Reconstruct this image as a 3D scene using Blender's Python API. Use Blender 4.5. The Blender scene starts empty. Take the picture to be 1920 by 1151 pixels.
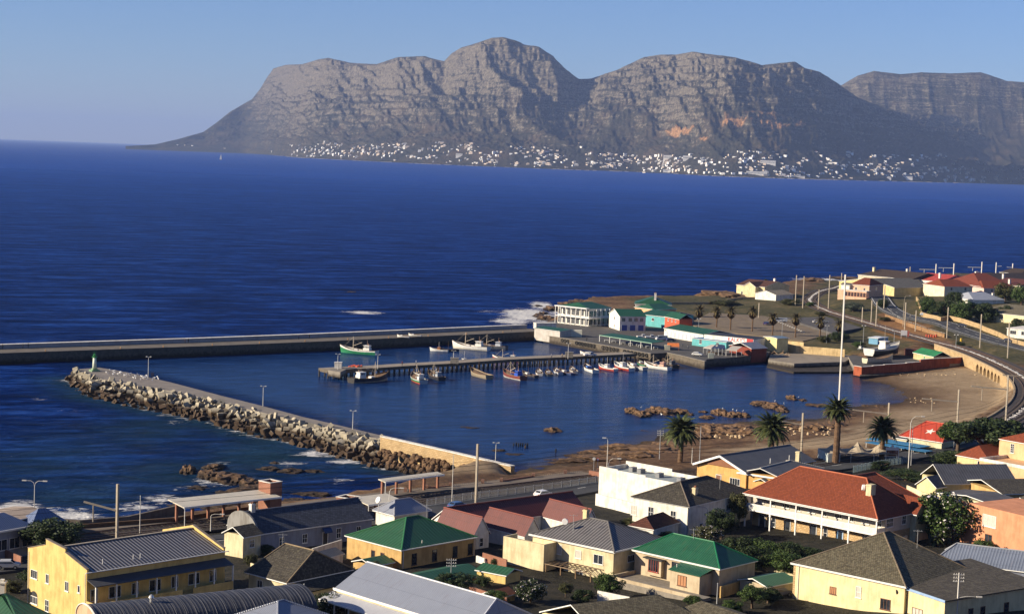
import bpy, bmesh, math, random
import numpy as np
from mathutils import Vector, Matrix, noise as mnoise

random.seed(7)
rng = np.random.RandomState(11)
sc = bpy.context.scene
COL = sc.collection
R = math.radians

FPX, HCAM = 3400.0, 75.0
ROLL = math.atan(0.036)
PITCH = math.atan((575.5 - 292.3) / FPX * math.cos(ROLL))
cF = Vector((0, math.cos(PITCH), -math.sin(PITCH)))
_R = Vector((1, 0, 0)); _U = Vector((0, math.sin(PITCH), math.cos(PITCH)))
cR = _R * math.cos(ROLL) + _U * math.sin(ROLL)
cU = _U * math.cos(ROLL) - _R * math.sin(ROLL)
CP = Vector((0, 0, HCAM))
cam_d = bpy.data.cameras.new('camera'); cam = bpy.data.objects.new('camera', cam_d); COL.objects.link(cam)
cam_d.sensor_width = 36.0; cam_d.lens = 36.0 * FPX / 1920.0
cam_d.clip_start = 1.0; cam_d.clip_end = 200000.0
cam.matrix_world = Matrix(((cR.x, cU.x, -cF.x, 0), (cR.y, cU.y, -cF.y, 0), (cR.z, cU.z, -cF.z, HCAM), (0, 0, 0, 1)))
sc.camera = cam

SUN_EL, SUN_AZ = R(22), (-0.978, -0.208)           # direction towards the sun
sun_dir = Vector((SUN_AZ[0], SUN_AZ[1], 0)).normalized() * math.cos(SUN_EL) + Vector((0, 0, math.sin(SUN_EL)))
world = bpy.data.worlds.new('World'); sc.world = world; world.use_nodes = True
wn = world.node_tree.nodes; wl = world.node_tree.links; wn.clear()
sky = wn.new('ShaderNodeTexSky'); sky.sky_type = 'NISHITA'; sky.sun_disc = False
sky.sun_elevation = SUN_EL; sky.sun_rotation = math.atan2(SUN_AZ[0], SUN_AZ[1])
sky.air_density = 1.0; sky.dust_density = 0.0; sky.ozone_density = 6.0; sky.altitude = 800
bg = wn.new('ShaderNodeBackground'); bg.inputs['Strength'].default_value = 0.056
wo = wn.new('ShaderNodeOutputWorld')
tin = wn.new('ShaderNodeMix'); tin.data_type = 'RGBA'; tin.blend_type = 'MULTIPLY'; tin.inputs[0].default_value = 1.0; tin.inputs[7].default_value = (1.0, 0.98, 1.2, 1)
wl.new(sky.outputs[0], tin.inputs[6]); wl.new(tin.outputs[2], bg.inputs[0]); wl.new(bg.outputs[0], wo.inputs[0])
sun_d = bpy.data.lights.new('sun', 'SUN'); sun_d.energy = 5.0; sun_d.angle = R(0.5); sun_d.color = (1.0, 0.88, 0.70)
sun_o = bpy.data.objects.new('sun', sun_d); COL.objects.link(sun_o)
sun_o.rotation_euler = sun_dir.to_track_quat('Z', 'Y').to_euler()
sc.view_settings.view_transform = 'Standard'; sc.view_settings.look = 'None'
sc.view_settings.exposure = 0.86; sc.view_settings.gamma = 1.0
sc.render.engine = 'CYCLES'
try:
    sc.cycles.use_denoising = True; sc.cycles.denoiser = 'OPENIMAGEDENOISE'
except Exception: pass
sc.cycles.max_bounces = 6; sc.cycles.diffuse_bounces = 2; sc.cycles.glossy_bounces = 3
sc.cycles.transmission_bounces = 3; sc.cycles.volume_bounces = 0; sc.cycles.caustics_reflective = False

def ray(px, py):
    return (cF * FPX + cR * (px - 960.0) + cU * (575.5 - py))
def at(px, py, z=0.0):
    d = ray(px, py); t = (z - HCAM) / d.z
    return CP + d * t
def at_dist(px, py, dist):
    d = ray(px, py); t = dist / d.y
    return CP + d * t
def proj(p):
    q = Vector(p) - CP; w = q.dot(cF)
    return (960 + FPX * q.dot(cR) / w, 575.5 - FPX * q.dot(cU) / w)
def z_for_y(x, y, py):
    lo, hi = -20.0, 400.0
    for _ in range(40):
        m = (lo + hi) / 2
        if proj((x, y, m))[1] > py: lo = m
        else: hi = m
    return lo

MATS = {}
def nmat(name):
    m = bpy.data.materials.new(name); m.use_nodes = True
    nt = m.node_tree; nt.nodes.clear()
    o = nt.nodes.new('ShaderNodeOutputMaterial'); b = nt.nodes.new('ShaderNodeBsdfPrincipled')
    nt.links.new(b.outputs[0], o.inputs[0])
    return m, nt, b
class NT:
    """tiny node helper"""
    def __init__(s, nt): s.nt = nt
    def n(s, t, **k):
        x = s.nt.nodes.new(t)
        for a, v in k.items(): setattr(x, a, v)
        return x
    def l(s, a, b): s.nt.links.new(a, b)
    def math(s, op, a, b=0.0, c=None, clamp=False):
        x = s.n('ShaderNodeMath', operation=op, use_clamp=clamp)
        for i, v in enumerate((a, b, c)):
            if v is None: continue
            if hasattr(v, 'links'): s.l(v, x.inputs[i])
            else: x.inputs[i].default_value = v
        return x.outputs[0]
    def noise(s, vec, scale, detail=3, rough=0.55, dist=0.0):
        x = s.n('ShaderNodeTexNoise'); x.inputs['Scale'].default_value = scale
        x.inputs['Detail'].default_value = detail; x.inputs['Roughness'].default_value = rough
        x.inputs['Distortion'].default_value = dist
        if vec is not None: s.l(vec, x.inputs['Vector'])
        return x.outputs['Fac']
    def mapping(s, vec, sc_=(1, 1, 1), rot=(0, 0, 0), loc=(0, 0, 0)):
        x = s.n('ShaderNodeMapping'); x.inputs['Scale'].default_value = sc_; x.inputs['Rotation'].default_value = rot
        x.inputs['Location'].default_value = loc
        s.l(vec, x.inputs['Vector']); return x.outputs[0]
    def ramp(s, fac, stops, interp='LINEAR'):
        x = s.n('ShaderNodeValToRGB'); x.color_ramp.interpolation = interp
        e = x.color_ramp.elements
        while len(e) < len(stops): e.new(0.5)
        for i, (p, c) in enumerate(stops):
            e[i].position = p; e[i].color = (*c, 1) if len(c) == 3 else c
        s.l(fac, x.inputs[0]); return x.outputs[0]
    def mix(s, fac, a, b, mode='MIX'):
        x = s.n('ShaderNodeMix', data_type='RGBA', blend_type=mode)
        for i, v in ((0, fac), (6, a), (7, b)):
            if hasattr(v, 'links'): s.l(v, x.inputs[i])
            elif i == 0: x.inputs[0].default_value = v
            else: x.inputs[i].default_value = (*v, 1)
        return x.outputs[2]
    def geo(s): return s.n('ShaderNodeNewGeometry')
    def uv(s): return s.n('ShaderNodeTexCoord').outputs['UV']
    def obj(s): return s.n('ShaderNodeTexCoord').outputs['Object']
    def pos(s): return s.geo().outputs['Position']
    def attr(s, name):
        x = s.n('ShaderNodeAttribute'); x.attribute_name = name; return x.outputs['Fac']
    def bump(s, h, b, strength=0.4, dist=0.05):
        x = s.n('ShaderNodeBump'); x.inputs['Strength'].default_value = strength; x.inputs['Distance'].default_value = dist
        s.l(h, x.inputs['Height']); s.l(x.outputs[0], b.inputs['Normal'])
    def sep(s, v):
        x = s.n('ShaderNodeSeparateXYZ'); s.l(v, x.inputs[0]); return x.outputs
def dk(c, k): return tuple(max(0.0, min(1.0, v * k)) for v in c)

def paint(c, rough=0.6, var=0.18, scale=1.2, metal=0.0, bump=0.0, spec=0.4):
    """plain coated surface with uneven wear"""
    key = ('paint', c, rough, var, scale, metal, bump)
    if key in MATS: return MATS[key]
    m, nt, b = nmat('painted_surface'); t = NT(nt)
    v = t.pos(); n1 = t.noise(v, scale, 4); n2 = t.noise(v, scale * 6, 3)
    f = t.math('ADD', t.math('MULTIPLY', n1, 0.65), t.math('MULTIPLY', n2, 0.35))
    col = t.ramp(f, [(0.3, dk(c, 1 - var)), (0.62, dk(c, 1 + var * 0.5))])
    t.l(col, b.inputs['Base Color']); b.inputs['Roughness'].default_value = rough; b.inputs['Metallic'].default_value = metal
    b.inputs['Specular IOR Level'].default_value = spec
    if bump: t.bump(n2, b, bump, 0.03)
    MATS[key] = m; return m
def plaster(c, dirt=0.35):
    """painted plaster: rain streaks and blotches"""
    key = ('plaster', c, dirt)
    if key in MATS: return MATS[key]
    m, nt, b = nmat('painted_plaster'); t = NT(nt)
    uv = t.uv()
    streak = t.noise(t.mapping(uv, (1.6, 0.22, 1)), 1.0, 5, 0.65)
    blot = t.noise(t.pos(), 0.5, 4); fine = t.noise(t.pos(), 7.0, 3)
    f = t.math('ADD', t.math('MULTIPLY', streak, 0.5), t.math('MULTIPLY', blot, 0.5))
    mask = t.ramp(f, [(0.40, (1, 1, 1)), (0.56, (0, 0, 0))])
    col = t.mix(t.math('MULTIPLY', mask, min(.85, dirt * 1.5)), c, dk((c[0] * 0.95, c[1] * 0.88, c[2] * 0.8), 0.62))
    col = t.mix(t.math('MULTIPLY', fine, 0.12), col, dk(c, 0.6))
    t.l(col, b.inputs['Base Color']); b.inputs['Roughness'].default_value = 0.85; b.inputs['Specular IOR Level'].default_value = 0.25
    t.bump(fine, b, 0.25, 0.02)
    MATS[key] = m; return m
def ribbed(c, period=0.9, stripe=0.35, rough=0.55, var=0.4, rust=0.2, bump=0.6, hi=2.1):
    """sheet roofing with standing ribs running up the slope"""
    key = ('rib', c, period, stripe, rough, rust, bump, hi)
    if key in MATS: return MATS[key]
    m, nt, b = nmat('ribbed_sheet_roofing'); t = NT(nt)
    uv = t.uv(); s = t.sep(uv)
    w = t.math('PINGPONG', t.math('DIVIDE', s[0], period), 0.5)
    prof = t.ramp(t.math('MULTIPLY', w, 2.0), [(0.0, (0, 0, 0)), (0.45, (0.05, 0.05, 0.05)), (0.75, (1, 1, 1)), (1.0, (1, 1, 1))])
    rows = t.math('PINGPONG', t.math('DIVIDE', s[1], 3.4), 0.5)
    lap = t.math('GREATER_THAN', rows, 0.488)
    n1 = t.noise(t.pos(), 0.45, 5, 0.6); n2 = t.noise(t.mapping(uv, (2.2, 0.25, 1)), 1.0, 4)
    base = t.ramp(t.math('ADD', t.math('MULTIPLY', n1, .6), t.math('MULTIPLY', n2, .4)), [(0.32, dk(c, 1 - var)), (0.66, dk(c, 1 + var))])
    col = t.mix(t.math('MULTIPLY', prof, stripe), base, dk(c, hi))  # ribs lightened: their sunlit sides are put into the colour
    col = t.mix(t.math('MULTIPLY', lap, 0.4), col, dk(c, 0.35))
    if rust:
        rm = t.ramp(n2, [(0.55, (0, 0, 0)), (0.7, (1, 1, 1))])
        col = t.mix(t.math('MULTIPLY', rm, rust), col, (0.10, 0.045, 0.02))
    t.l(col, b.inputs['Base Color']); b.inputs['Roughness'].default_value = rough
    t.bump(prof, b, bump, 0.06)
    MATS[key] = m; return m
def tiled(c, w=0.34, h=0.36, var=0.3, lichen=0.0, bump=0.8):
    """rows of roof tiles"""
    key = ('tile', c, w, h, lichen)
    if key in MATS: return MATS[key]
    m, nt, b = nmat('roof_tiles'); t = NT(nt)
    uv = t.uv()
    br = t.n('ShaderNodeTexBrick'); br.offset = 0.5
    br.inputs['Scale'].default_value = 1.0; br.inputs['Brick Width'].default_value = w; br.inputs['Row Height'].default_value = h
    br.inputs['Mortar Size'].default_value = 0.035; br.inputs['Mortar Smooth'].default_value = 0.6
    br.inputs['Color1'].default_value = (*dk(c, 1 - var), 1); br.inputs['Color2'].default_value = (*dk(c, 1 + var), 1)
    br.inputs['Mortar'].default_value = (*dk(c, 0.3), 1)
    t.l(uv, br.inputs['Vector'])
    n1 = t.noise(t.pos(), 0.55, 5, 0.62); n3 = t.noise(t.pos(), 3.0, 4)
    col = t.mix(t.math('MULTIPLY', n1, 0.55), br.outputs[0], dk(c, 0.55))
    if lichen:
        lm = t.ramp(n3, [(0.52, (0, 0, 0)), (0.66, (1, 1, 1))])
        col = t.mix(t.math('MULTIPLY', lm, lichen), col, (0.16, 0.145, 0.09))
    t.l(col, b.inputs['Base Color']); b.inputs['Roughness'].default_value = 0.85; b.inputs['Specular IOR Level'].default_value = 0.25
    saw = t.math('FRACT', t.math('DIVIDE', t.sep(uv)[1], h))
    hh = t.math('SUBTRACT', t.math('MULTIPLY', br.outputs['Fac'], -0.5), saw)
    t.bump(hh, b, bump, 0.06)
    MATS[key] = m; return m
def masonry(c1, c2, mortar, w=0.6, h=0.3, bump=0.6, ms=0.02, stain=0.3):
    key = ('mas', c1, c2, w, h, stain)
    if key in MATS: return MATS[key]
    m, nt, b = nmat('masonry'); t = NT(nt)
    br = t.n('ShaderNodeTexBrick'); br.offset = 0.5
    br.inputs['Scale'].default_value = 1.0; br.inputs['Brick Width'].default_value = w; br.inputs['Row Height'].default_value = h
    br.inputs['Mortar Size'].default_value = ms; br.inputs['Mortar Smooth'].default_value = 0.3
    br.inputs['Color1'].default_value = (*c1, 1); br.inputs['Color2'].default_value = (*c2, 1); br.inputs['Mortar'].default_value = (*mortar, 1)
    uv = t.uv(); n0 = t.noise(uv, 1.5, 3)
    vv = t.n('ShaderNodeVectorMath', operation='ADD'); t.l(uv, vv.inputs[0])
    cmb = t.n('ShaderNodeCombineXYZ'); t.l(t.math('MULTIPLY', n0, w * 0.4), cmb.inputs[0]); t.l(t.math('MULTIPLY', n0, h * 0.4), cmb.inputs[1])
    t.l(cmb.outputs[0], vv.inputs[1]); t.l(vv.outputs[0], br.inputs['Vector'])
    n1 = t.noise(t.pos(), 0.3, 5, 0.65); n2 = t.noise(t.pos(), 5, 3)
    col = t.mix(t.math('MULTIPLY', t.ramp(n1, [(0.4, (0, 0, 0)), (0.65, (1, 1, 1))]), stain), br.outputs[0], dk(c1, 0.35))
    col = t.mix(t.math('MULTIPLY', n2, 0.3), col, dk(c2, 0.7))
    t.l(col, b.inputs['Base Color']); b.inputs['Roughness'].default_value = 0.9; b.inputs['Specular IOR Level'].default_value = 0.2
    t.bump(t.math('ADD', t.math('MULTIPLY', br.outputs['Fac'], -1.0), n2), b, bump, 0.05)
    MATS[key] = m; return m
def tidal(c, wet=(0.03, 0.022, 0.014), z0=0.9, z1=2.0, scale=0.6, var=0.3):
    """concrete or stone with a weed-stained tide line (by true height)"""
    key = ('tidal', c, wet, z0, z1)
    if key in MATS: return MATS[key]
    m, nt, b = nmat('tide_stained_concrete'); t = NT(nt)
    p = t.pos(); z = t.sep(p)[2]
    n1 = t.noise(p, scale, 5, 0.65); n2 = t.noise(p, 3.5, 4)
    zz = t.math('ADD', z, t.math('MULTIPLY', t.math('SUBTRACT', n1, 0.5), 2.2))
    mr = t.n('ShaderNodeMapRange'); mr.inputs['From Min'].default_value = z0; mr.inputs['From Max'].default_value = z1
    t.l(zz, mr.inputs[0])
    col = t.ramp(t.math('ADD', t.math('MULTIPLY', n1, .5), t.math('MULTIPLY', n2, .5)), [(0.35, dk(c, 1 - var)), (0.65, dk(c, 1 + var * .6))])
    oi = t.n('ShaderNodeObjectInfo'); col = t.mix(t.math('MULTIPLY', oi.outputs['Random'], 0.5), col, dk(c, 0.4))
    col = t.mix(mr.outputs[0], wet, col)
    t.l(col, b.inputs['Base Color']); b.inputs['Roughness'].default_value = 0.85; b.inputs['Specular IOR Level'].default_value = 0.3
    t.bump(n2, b, 0.5, 0.12)
    MATS[key] = m; return m
def glass(c=(0.012, 0.014, 0.018), rough=0.12):
    key = ('glass', c)
    if key in MATS: return MATS[key]
    m, nt, b = nmat('window_glass'); t = NT(nt)
    n1 = t.noise(t.pos(), 0.9, 2)
    t.l(t.ramp(n1, [(0.4, c), (0.6, dk(c, 2.6))]), b.inputs['Base Color'])
    b.inputs['Roughness'].default_value = rough; b.inputs['Specular IOR Level'].default_value = 0.6
    MATS[key] = m; return m
def leafy(c1, c2, c3=None, rough=0.6):
    key = ('leaf', c1, c2, c3)
    if key in MATS: return MATS[key]
    m, nt, b = nmat('leaves'); t = NT(nt)
    g = t.geo(); n1 = t.noise(t.pos(), 0.8, 3); 
    f = t.math('ADD', t.math('MULTIPLY', g.outputs['Random Per Island'], 0.55), t.math('MULTIPLY', n1, 0.45))
    st = [(0.25, c1), (0.75, c2)]
    if c3: st.append((0.9, c3))
    t.l(t.ramp(f, st), b.inputs['Base Color']); b.inputs['Roughness'].default_value = rough
    b.inputs['Specular IOR Level'].default_value = 0.2
    MATS[key] = m; return m

class MB:
    def __init__(s, M=None):
        s.v = []; s.f = []; s.mi = []; s.M = M
    def add(s, pts, faces, mi=0):
        o = len(s.v)
        for p in pts:
            s.v.append(tuple(s.M @ Vector(p)) if s.M is not None else tuple(p))
        for f in faces:
            s.f.append(tuple(i + o for i in f)); s.mi.append(mi)
        return s
    def box(s, x0, x1, y0, y1, z0, z1, mi=0):
        p = [(x0, y0, z0), (x1, y0, z0), (x1, y1, z0), (x0, y1, z0), (x0, y0, z1), (x1, y0, z1), (x1, y1, z1), (x0, y1, z1)]
        return s.add(p, [(0, 3, 2, 1), (4, 5, 6, 7), (0, 1, 5, 4), (1, 2, 6, 5), (2, 3, 7, 6), (3, 0, 4, 7)], mi)
    def obox(s, c, ax, ay, az, hx, hy, hz, mi=0):
        c = Vector(c); p = []
        for k in (-1, 1):
            for a, b in ((-1, -1), (1, -1), (1, 1), (-1, 1)):
                p.append(c + ax * hx * a + ay * hy * b + az * hz * k)
        return s.add(p, [(0, 3, 2, 1), (4, 5, 6, 7), (0, 1, 5, 4), (1, 2, 6, 5), (2, 3, 7, 6), (3, 0, 4, 7)], mi)
    def beam(s, p0, p1, w, h=None, mi=0):
        p0 = Vector(p0); p1 = Vector(p1); d = (p1 - p0); L = d.length
        if L < 1e-6: return s
        d /= L; h = h or w
        up = Vector((0, 0, 1)) if abs(d.z) < 0.95 else Vector((0, 1, 0))
        a = d.cross(up).normalized(); b = a.cross(d).normalized()
        return s.obox((p0 + p1) / 2, a, b, d, w / 2, h / 2, L / 2, mi)
    def cyl(s, p0, p1, r0, r1=None, n=8, mi=0, cap=True):
        p0 = Vector(p0); p1 = Vector(p1); d = (p1 - p0).normalized(); r1 = r0 if r1 is None else r1
        up = Vector((0, 0, 1)) if abs(d.z) < 0.95 else Vector((0, 1, 0))
        a = d.cross(up).normalized(); b = d.cross(a).normalized(); pts = []
        for i in range(n):
            t = 2 * math.pi * i / n; e = a * math.cos(t) + b * math.sin(t)
            pts.append(p0 + e * r0); pts.append(p1 + e * r1)
        fs = [(2 * i, 2 * i + 1, 2 * ((i + 1) % n) + 1, 2 * ((i + 1) % n)) for i in range(n)]
        if cap:
            fs.append(tuple(2 * i for i in range(n))); fs.append(tuple(2 * i + 1 for i in reversed(range(n))))
        return s.add(pts, fs, mi)
    def tube(s, pts, rad, n=6, mi=0):
        pts = [Vector(p) for p in pts]; rings = []
        for k, p in enumerate(pts):
            d = (pts[min(k + 1, len(pts) - 1)] - pts[max(k - 1, 0)]).normalized()
            up = Vector((0, 0, 1)) if abs(d.z) < 0.95 else Vector((0, 1, 0))
            a = d.cross(up).normalized(); b = d.cross(a).normalized()
            r = rad[k] if isinstance(rad, (list, tuple)) else rad
            rings.append([p + (a * math.cos(2 * math.pi * i / n) + b * math.sin(2 * math.pi * i / n)) * r for i in range(n)])
        fl = [q for r_ in rings for q in r_]
        fs = [(k * n + i, (k + 1) * n + i, (k + 1) * n + (i + 1) % n, k * n + (i + 1) % n) for k in range(len(pts) - 1) for i in range(n)]
        fs.append(tuple(range(n))); fs.append(tuple(reversed(range((len(pts) - 1) * n, len(pts) * n))))
        return s.add(fl, fs, mi)
    def prism(s, poly, z0, z1, mi=0, mtop=None):
        """poly: list of (x,y); z1 may be a list of per-vertex heights"""
        n = len(poly); zt = z1 if isinstance(z1, (list, tuple)) else [z1] * n; zb = z0 if isinstance(z0, (list, tuple)) else [z0] * n
        ar = sum(poly[i][0] * poly[(i + 1) % n][1] - poly[(i + 1) % n][0] * poly[i][1] for i in range(n))
        idx = list(range(n)) if ar > 0 else list(reversed(range(n)))
        P = [(poly[i][0], poly[i][1], zb[i]) for i in idx] + [(poly[i][0], poly[i][1], zt[i]) for i in idx]
        fs = [(i, (i + 1) % n, n + (i + 1) % n, n + i) for i in range(n)]
        s.add(P, fs + [tuple(reversed(range(n)))], mi)
        s.add([P[n + i] for i in range(n)], [tuple(range(n))], mi if mtop is None else mtop)
        return s
    def build(s, name, mat, parent=None, smooth=False, loc=None):
        me = bpy.data.meshes.new(name)
        me.from_pydata(s.v, [], s.f)
        mats = mat if isinstance(mat, (list, tuple)) else [mat]
        for m in mats: me.materials.append(m)
        if len(mats) > 1: me.polygons.foreach_set('material_index', s.mi)
        uvl = me.uv_layers.new(name='UVMap')
        nf = len(me.polygons)
        if nf and len(s.v):
            V = np.array(s.v, dtype=np.float64)
            nrm = np.zeros(nf * 3); me.polygons.foreach_get('normal', nrm); nrm = nrm.reshape(-1, 3)
            tot = np.zeros(nf, dtype=np.int32); me.polygons.foreach_get('loop_total', tot)
            lv = np.zeros(len(me.loops), dtype=np.int32); me.loops.foreach_get('vertex_index', lv)
            N = np.repeat(nrm, tot, axis=0)
            T = np.stack([-N[:, 1], N[:, 0], np.zeros(len(N))], 1)
            ln = np.linalg.norm(T, axis=1); flat = ln < 1e-3
            T[flat] = (1, 0, 0); ln[flat] = 1; T /= ln[:, None]
            B = np.cross(N, T)
            P = V[lv]
            uv = np.stack([(P * T).sum(1), (P * B).sum(1)], 1)
            uvl.data.foreach_set('uv', uv.astype(np.float32).ravel())
        if smooth: me.polygons.foreach_set('use_smooth', [True] * nf)
        me.update()
        o = bpy.data.objects.new(name, me); COL.objects.link(o)
        if loc is not None: o.location = loc
        if parent is not None: o.parent = parent
        return o
def tag(o, label=None, cat=None, group=None, kind=None):
    if label: o['label'] = label
    if cat: o['category'] = cat
    if group: o['group'] = group
    if kind: o['kind'] = kind
    return o
def empty(name, loc, rz=0.0, label=None, cat=None, group=None):
    o = bpy.data.objects.new(name, None); o.location = loc; o.rotation_euler = (0, 0, rz)
    o.empty_display_size = 0.5; COL.objects.link(o)
    return tag(o, label, cat, group)
def copy_tree(o, parent=None):
    c = o.copy(); COL.objects.link(c)
    if parent is not None: c.parent = parent
    for ch in list(o.children): copy_tree(ch, c)
    return c

def _hash(ix, iy, seed):
    h = (ix.astype(np.int64) * 374761393 + iy.astype(np.int64) * 668265263 + seed * 1442695041) & 0x7fffffff
    h = ((h ^ (h >> 13)) * 1274126177) & 0x7fffffff
    return ((h ^ (h >> 16)) & 0xffff) / 65535.0
def vnoise(x, y, seed=0):
    ix = np.floor(x); iy = np.floor(y); fx = x - ix; fy = y - iy
    fx = fx * fx * fx * (fx * (fx * 6 - 15) + 10); fy = fy * fy * fy * (fy * (fy * 6 - 15) + 10)
    a = _hash(ix, iy, seed); b = _hash(ix + 1, iy, seed); c = _hash(ix, iy + 1, seed); d = _hash(ix + 1, iy + 1, seed)
    return (a * (1 - fx) + b * fx) * (1 - fy) + (c * (1 - fx) + d * fx) * fy
def fbm(x, y, oct=5, seed=0, gain=0.5):
    s = 0; a = 1; t = 0
    for i in range(oct):
        s = s + a * vnoise(x, y, seed + i * 17); t += a; a *= gain; x = x * 2.03 + 7.1; y = y * 2.03 + 3.7
    return s / t
def ridged(x, y, oct=5, seed=0, gain=0.5):
    s = 0; a = 1; t = 0
    for i in range(oct):
        n = 1 - np.abs(2 * vnoise(x, y, seed + i * 31) - 1); s = s + a * n * n; t += a; a *= gain; x = x * 2.05 + 5.3; y = y * 2.05 + 1.9
    return s / t
def sstep(a, b, x):
    t = np.clip((x - a) / (b - a), 0, 1); return t * t * (3 - 2 * t)
def seg_dist(X, Y, pts, closed=False):
    d = np.full(X.shape, 1e18); n = len(pts)
    for i in range(n if closed else n - 1):
        ax, ay = pts[i][:2]; bx, by = pts[(i + 1) % n][:2]
        dx, dy = bx - ax, by - ay; L = dx * dx + dy * dy + 1e-12
        t = np.clip(((X - ax) * dx + (Y - ay) * dy) / L, 0, 1)
        d = np.minimum(d, (X - ax - t * dx) ** 2 + (Y - ay - t * dy) ** 2)
    return np.sqrt(d)
def inside(X, Y, pts):
    c = np.zeros(X.shape, bool); n = len(pts)
    for i in range(n):
        ax, ay = pts[i][:2]; bx, by = pts[(i + 1) % n][:2]
        if ay == by: continue
        m = ((ay > Y) != (by > Y)) & (X < (bx - ax) * (Y - ay) / (by - ay) + ax)
        c ^= m
    return c
def grid_mesh(name, xs, ys, Z, mat, attrs=None, smooth=True, keep=None):
    nx, ny = len(xs), len(ys); X, Y = np.meshgrid(xs, ys)
    co = np.stack([X, Y, Z], 2).reshape(-1, 3)
    return raw_grid(name, co, nx, ny, mat, attrs, smooth, keep)
def raw_grid(name, co, nx, ny, mat, attrs=None, smooth=True, keep=None):
    i = np.arange(ny - 1)[:, None] * nx + np.arange(nx - 1)[None, :]
    q = np.stack([i, i + 1, i + nx + 1, i + nx], 2).reshape(-1, 4)
    if keep is not None: q = q[keep.reshape(-1)]
    me = bpy.data.meshes.new(name)
    me.vertices.add(len(co)); me.vertices.foreach_set('co', co.astype(np.float32).ravel())
    me.loops.add(len(q) * 4); me.loops.foreach_set('vertex_index', q.astype(np.int32).ravel())
    me.polygons.add(len(q)); me.polygons.foreach_set('loop_start', np.arange(len(q), dtype=np.int32) * 4)
    if smooth: me.polygons.foreach_set('use_smooth', np.ones(len(q), bool))
    for k, a in (attrs or {}).items():
        at_ = me.attributes.new(k, 'FLOAT', 'POINT'); at_.data.foreach_set('value', a.astype(np.float32).ravel())
    me.materials.append(mat); me.update(calc_edges=True)
    o = bpy.data.objects.new(name, me); COL.objects.link(o)
    return o
def W(lst, z=0.0): return [tuple(at(p[0], p[1], p[2] if len(p) > 2 else z))[:2] for p in lst]

COAST_PX = [(-60, 1022), (60, 1016), (150, 1010), (250, 1003), (330, 990), (420, 974), (530, 964), (600, 958), (660, 945),
            (720, 928), (790, 908), (840, 896), (905, 893), (965, 884), (1000, 879), (1060, 868), (1090, 852), (1150, 838),
            (1200, 832), (1245, 812), (1299, 800), (1415, 790), (1518, 786), (1552, 780), (1600, 762), (1690, 755),
            (1705, 745), (1690, 735), (1665, 722), (1620, 712), (1615, 704), (1588, 684), (1560, 676), (1440, 668), (1300, 655),
            (1250, 640), (1100, 628), (1022, 620), (1010, 612), (1022, 601), (1040, 592), (1050, 580), (1080, 571), (1140, 566),
            (1250, 566), (1310, 567), (1380, 560), (1395, 554), (1430, 545), (1470, 538), (1560, 539), (1610, 533), (1680, 532),
            (1760, 531), (1850, 530), (1920, 529), (2100, 526)]
COAST = W(COAST_PX, 0.0)
POLY = COAST + [(900, 1700), (900, -300), (-600, -300), (-600, COAST[0][1] - 20)]
LOW = W([(950, 905, 3), (950, 872, 0), (1060, 857, 0), (1095, 841, 0), (1150, 826, 0), (1240, 805, 0), (1420, 775, 0), (1520, 770, 0), (1600, 740, 0), (1602, 690, 0),
         (1640, 680, 2), (1818, 668, 2), (1850, 690, 2), (1876, 708, 2), (1893, 725, 2), (1893, 745, 2), (1872, 768, 3), (1840, 786, 3), (1790, 803, 3),
         (1720, 822, 3), (1600, 838, 3), (1480, 848, 3), (1330, 862, 3), (1230, 872, 3), (1130, 880, 3)])
CTRL = [(1015, 925, 5), (700, 960, 5), (500, 975, 5), (200, 1000, 5), (0, 1010, 5), (165, 1151, 6), (600, 1151, 7), (960, 1151, 8),
        (1200, 1110, 7), (1300, 1140, 8), (1480, 1120, 8), (1800, 1151, 10), (1400, 1010, 6), (1600, 1040, 7), (1200, 960, 5.5), (1750, 960, 7.5),
        (1900, 930, 8), (1900, 830, 7), (1800, 850, 6), (1700, 860, 5), (1500, 870, 4.5), (1350, 880, 4.5), (1820, 800, 5.5), (1900, 770, 6),
        (1915, 700, 6), (1900, 650, 6.3), (1800, 630, 6.2), (1720, 638, 6), (1700, 600, 7), (1640, 570, 9), (1650, 560, 10), (1600, 565, 9),
        (1580, 600, 5.6), (1530, 575, 5.5), (1500, 600, 3.4), (1550, 620, 3.4), (1400, 600, 3.2), (1350, 580, 3.4), (1300, 600, 2.8),
        (1200, 620, 2.8), (1100, 600, 2.8), (1250, 650, 2.8), (1420, 555, 4.5), (1480, 560, 4.5), (1640, 640, 4.2), (1700, 665, 2.9), (1800, 665, 2.9),
        (1600, 655, 4.4), (1650, 672, 2.8), (1780, 600, 9), (1740, 570, 10.5), (1850, 560, 12), (1900, 600, 9.5), (1860, 625, 7), (1800, 530, 7), (1900, 525, 7.5), (1690, 540, 7.5), (1600, 535, 5), (1560, 540, 4.5)]
CW = [(*tuple(at(a, b, c))[:2], c) for a, b, c in CTRL]
def hill(y):
    y = np.asarray(y, float)
    return 62.0 * np.clip((205 - y) / 205, 0, 1.25) ** 1.35
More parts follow.
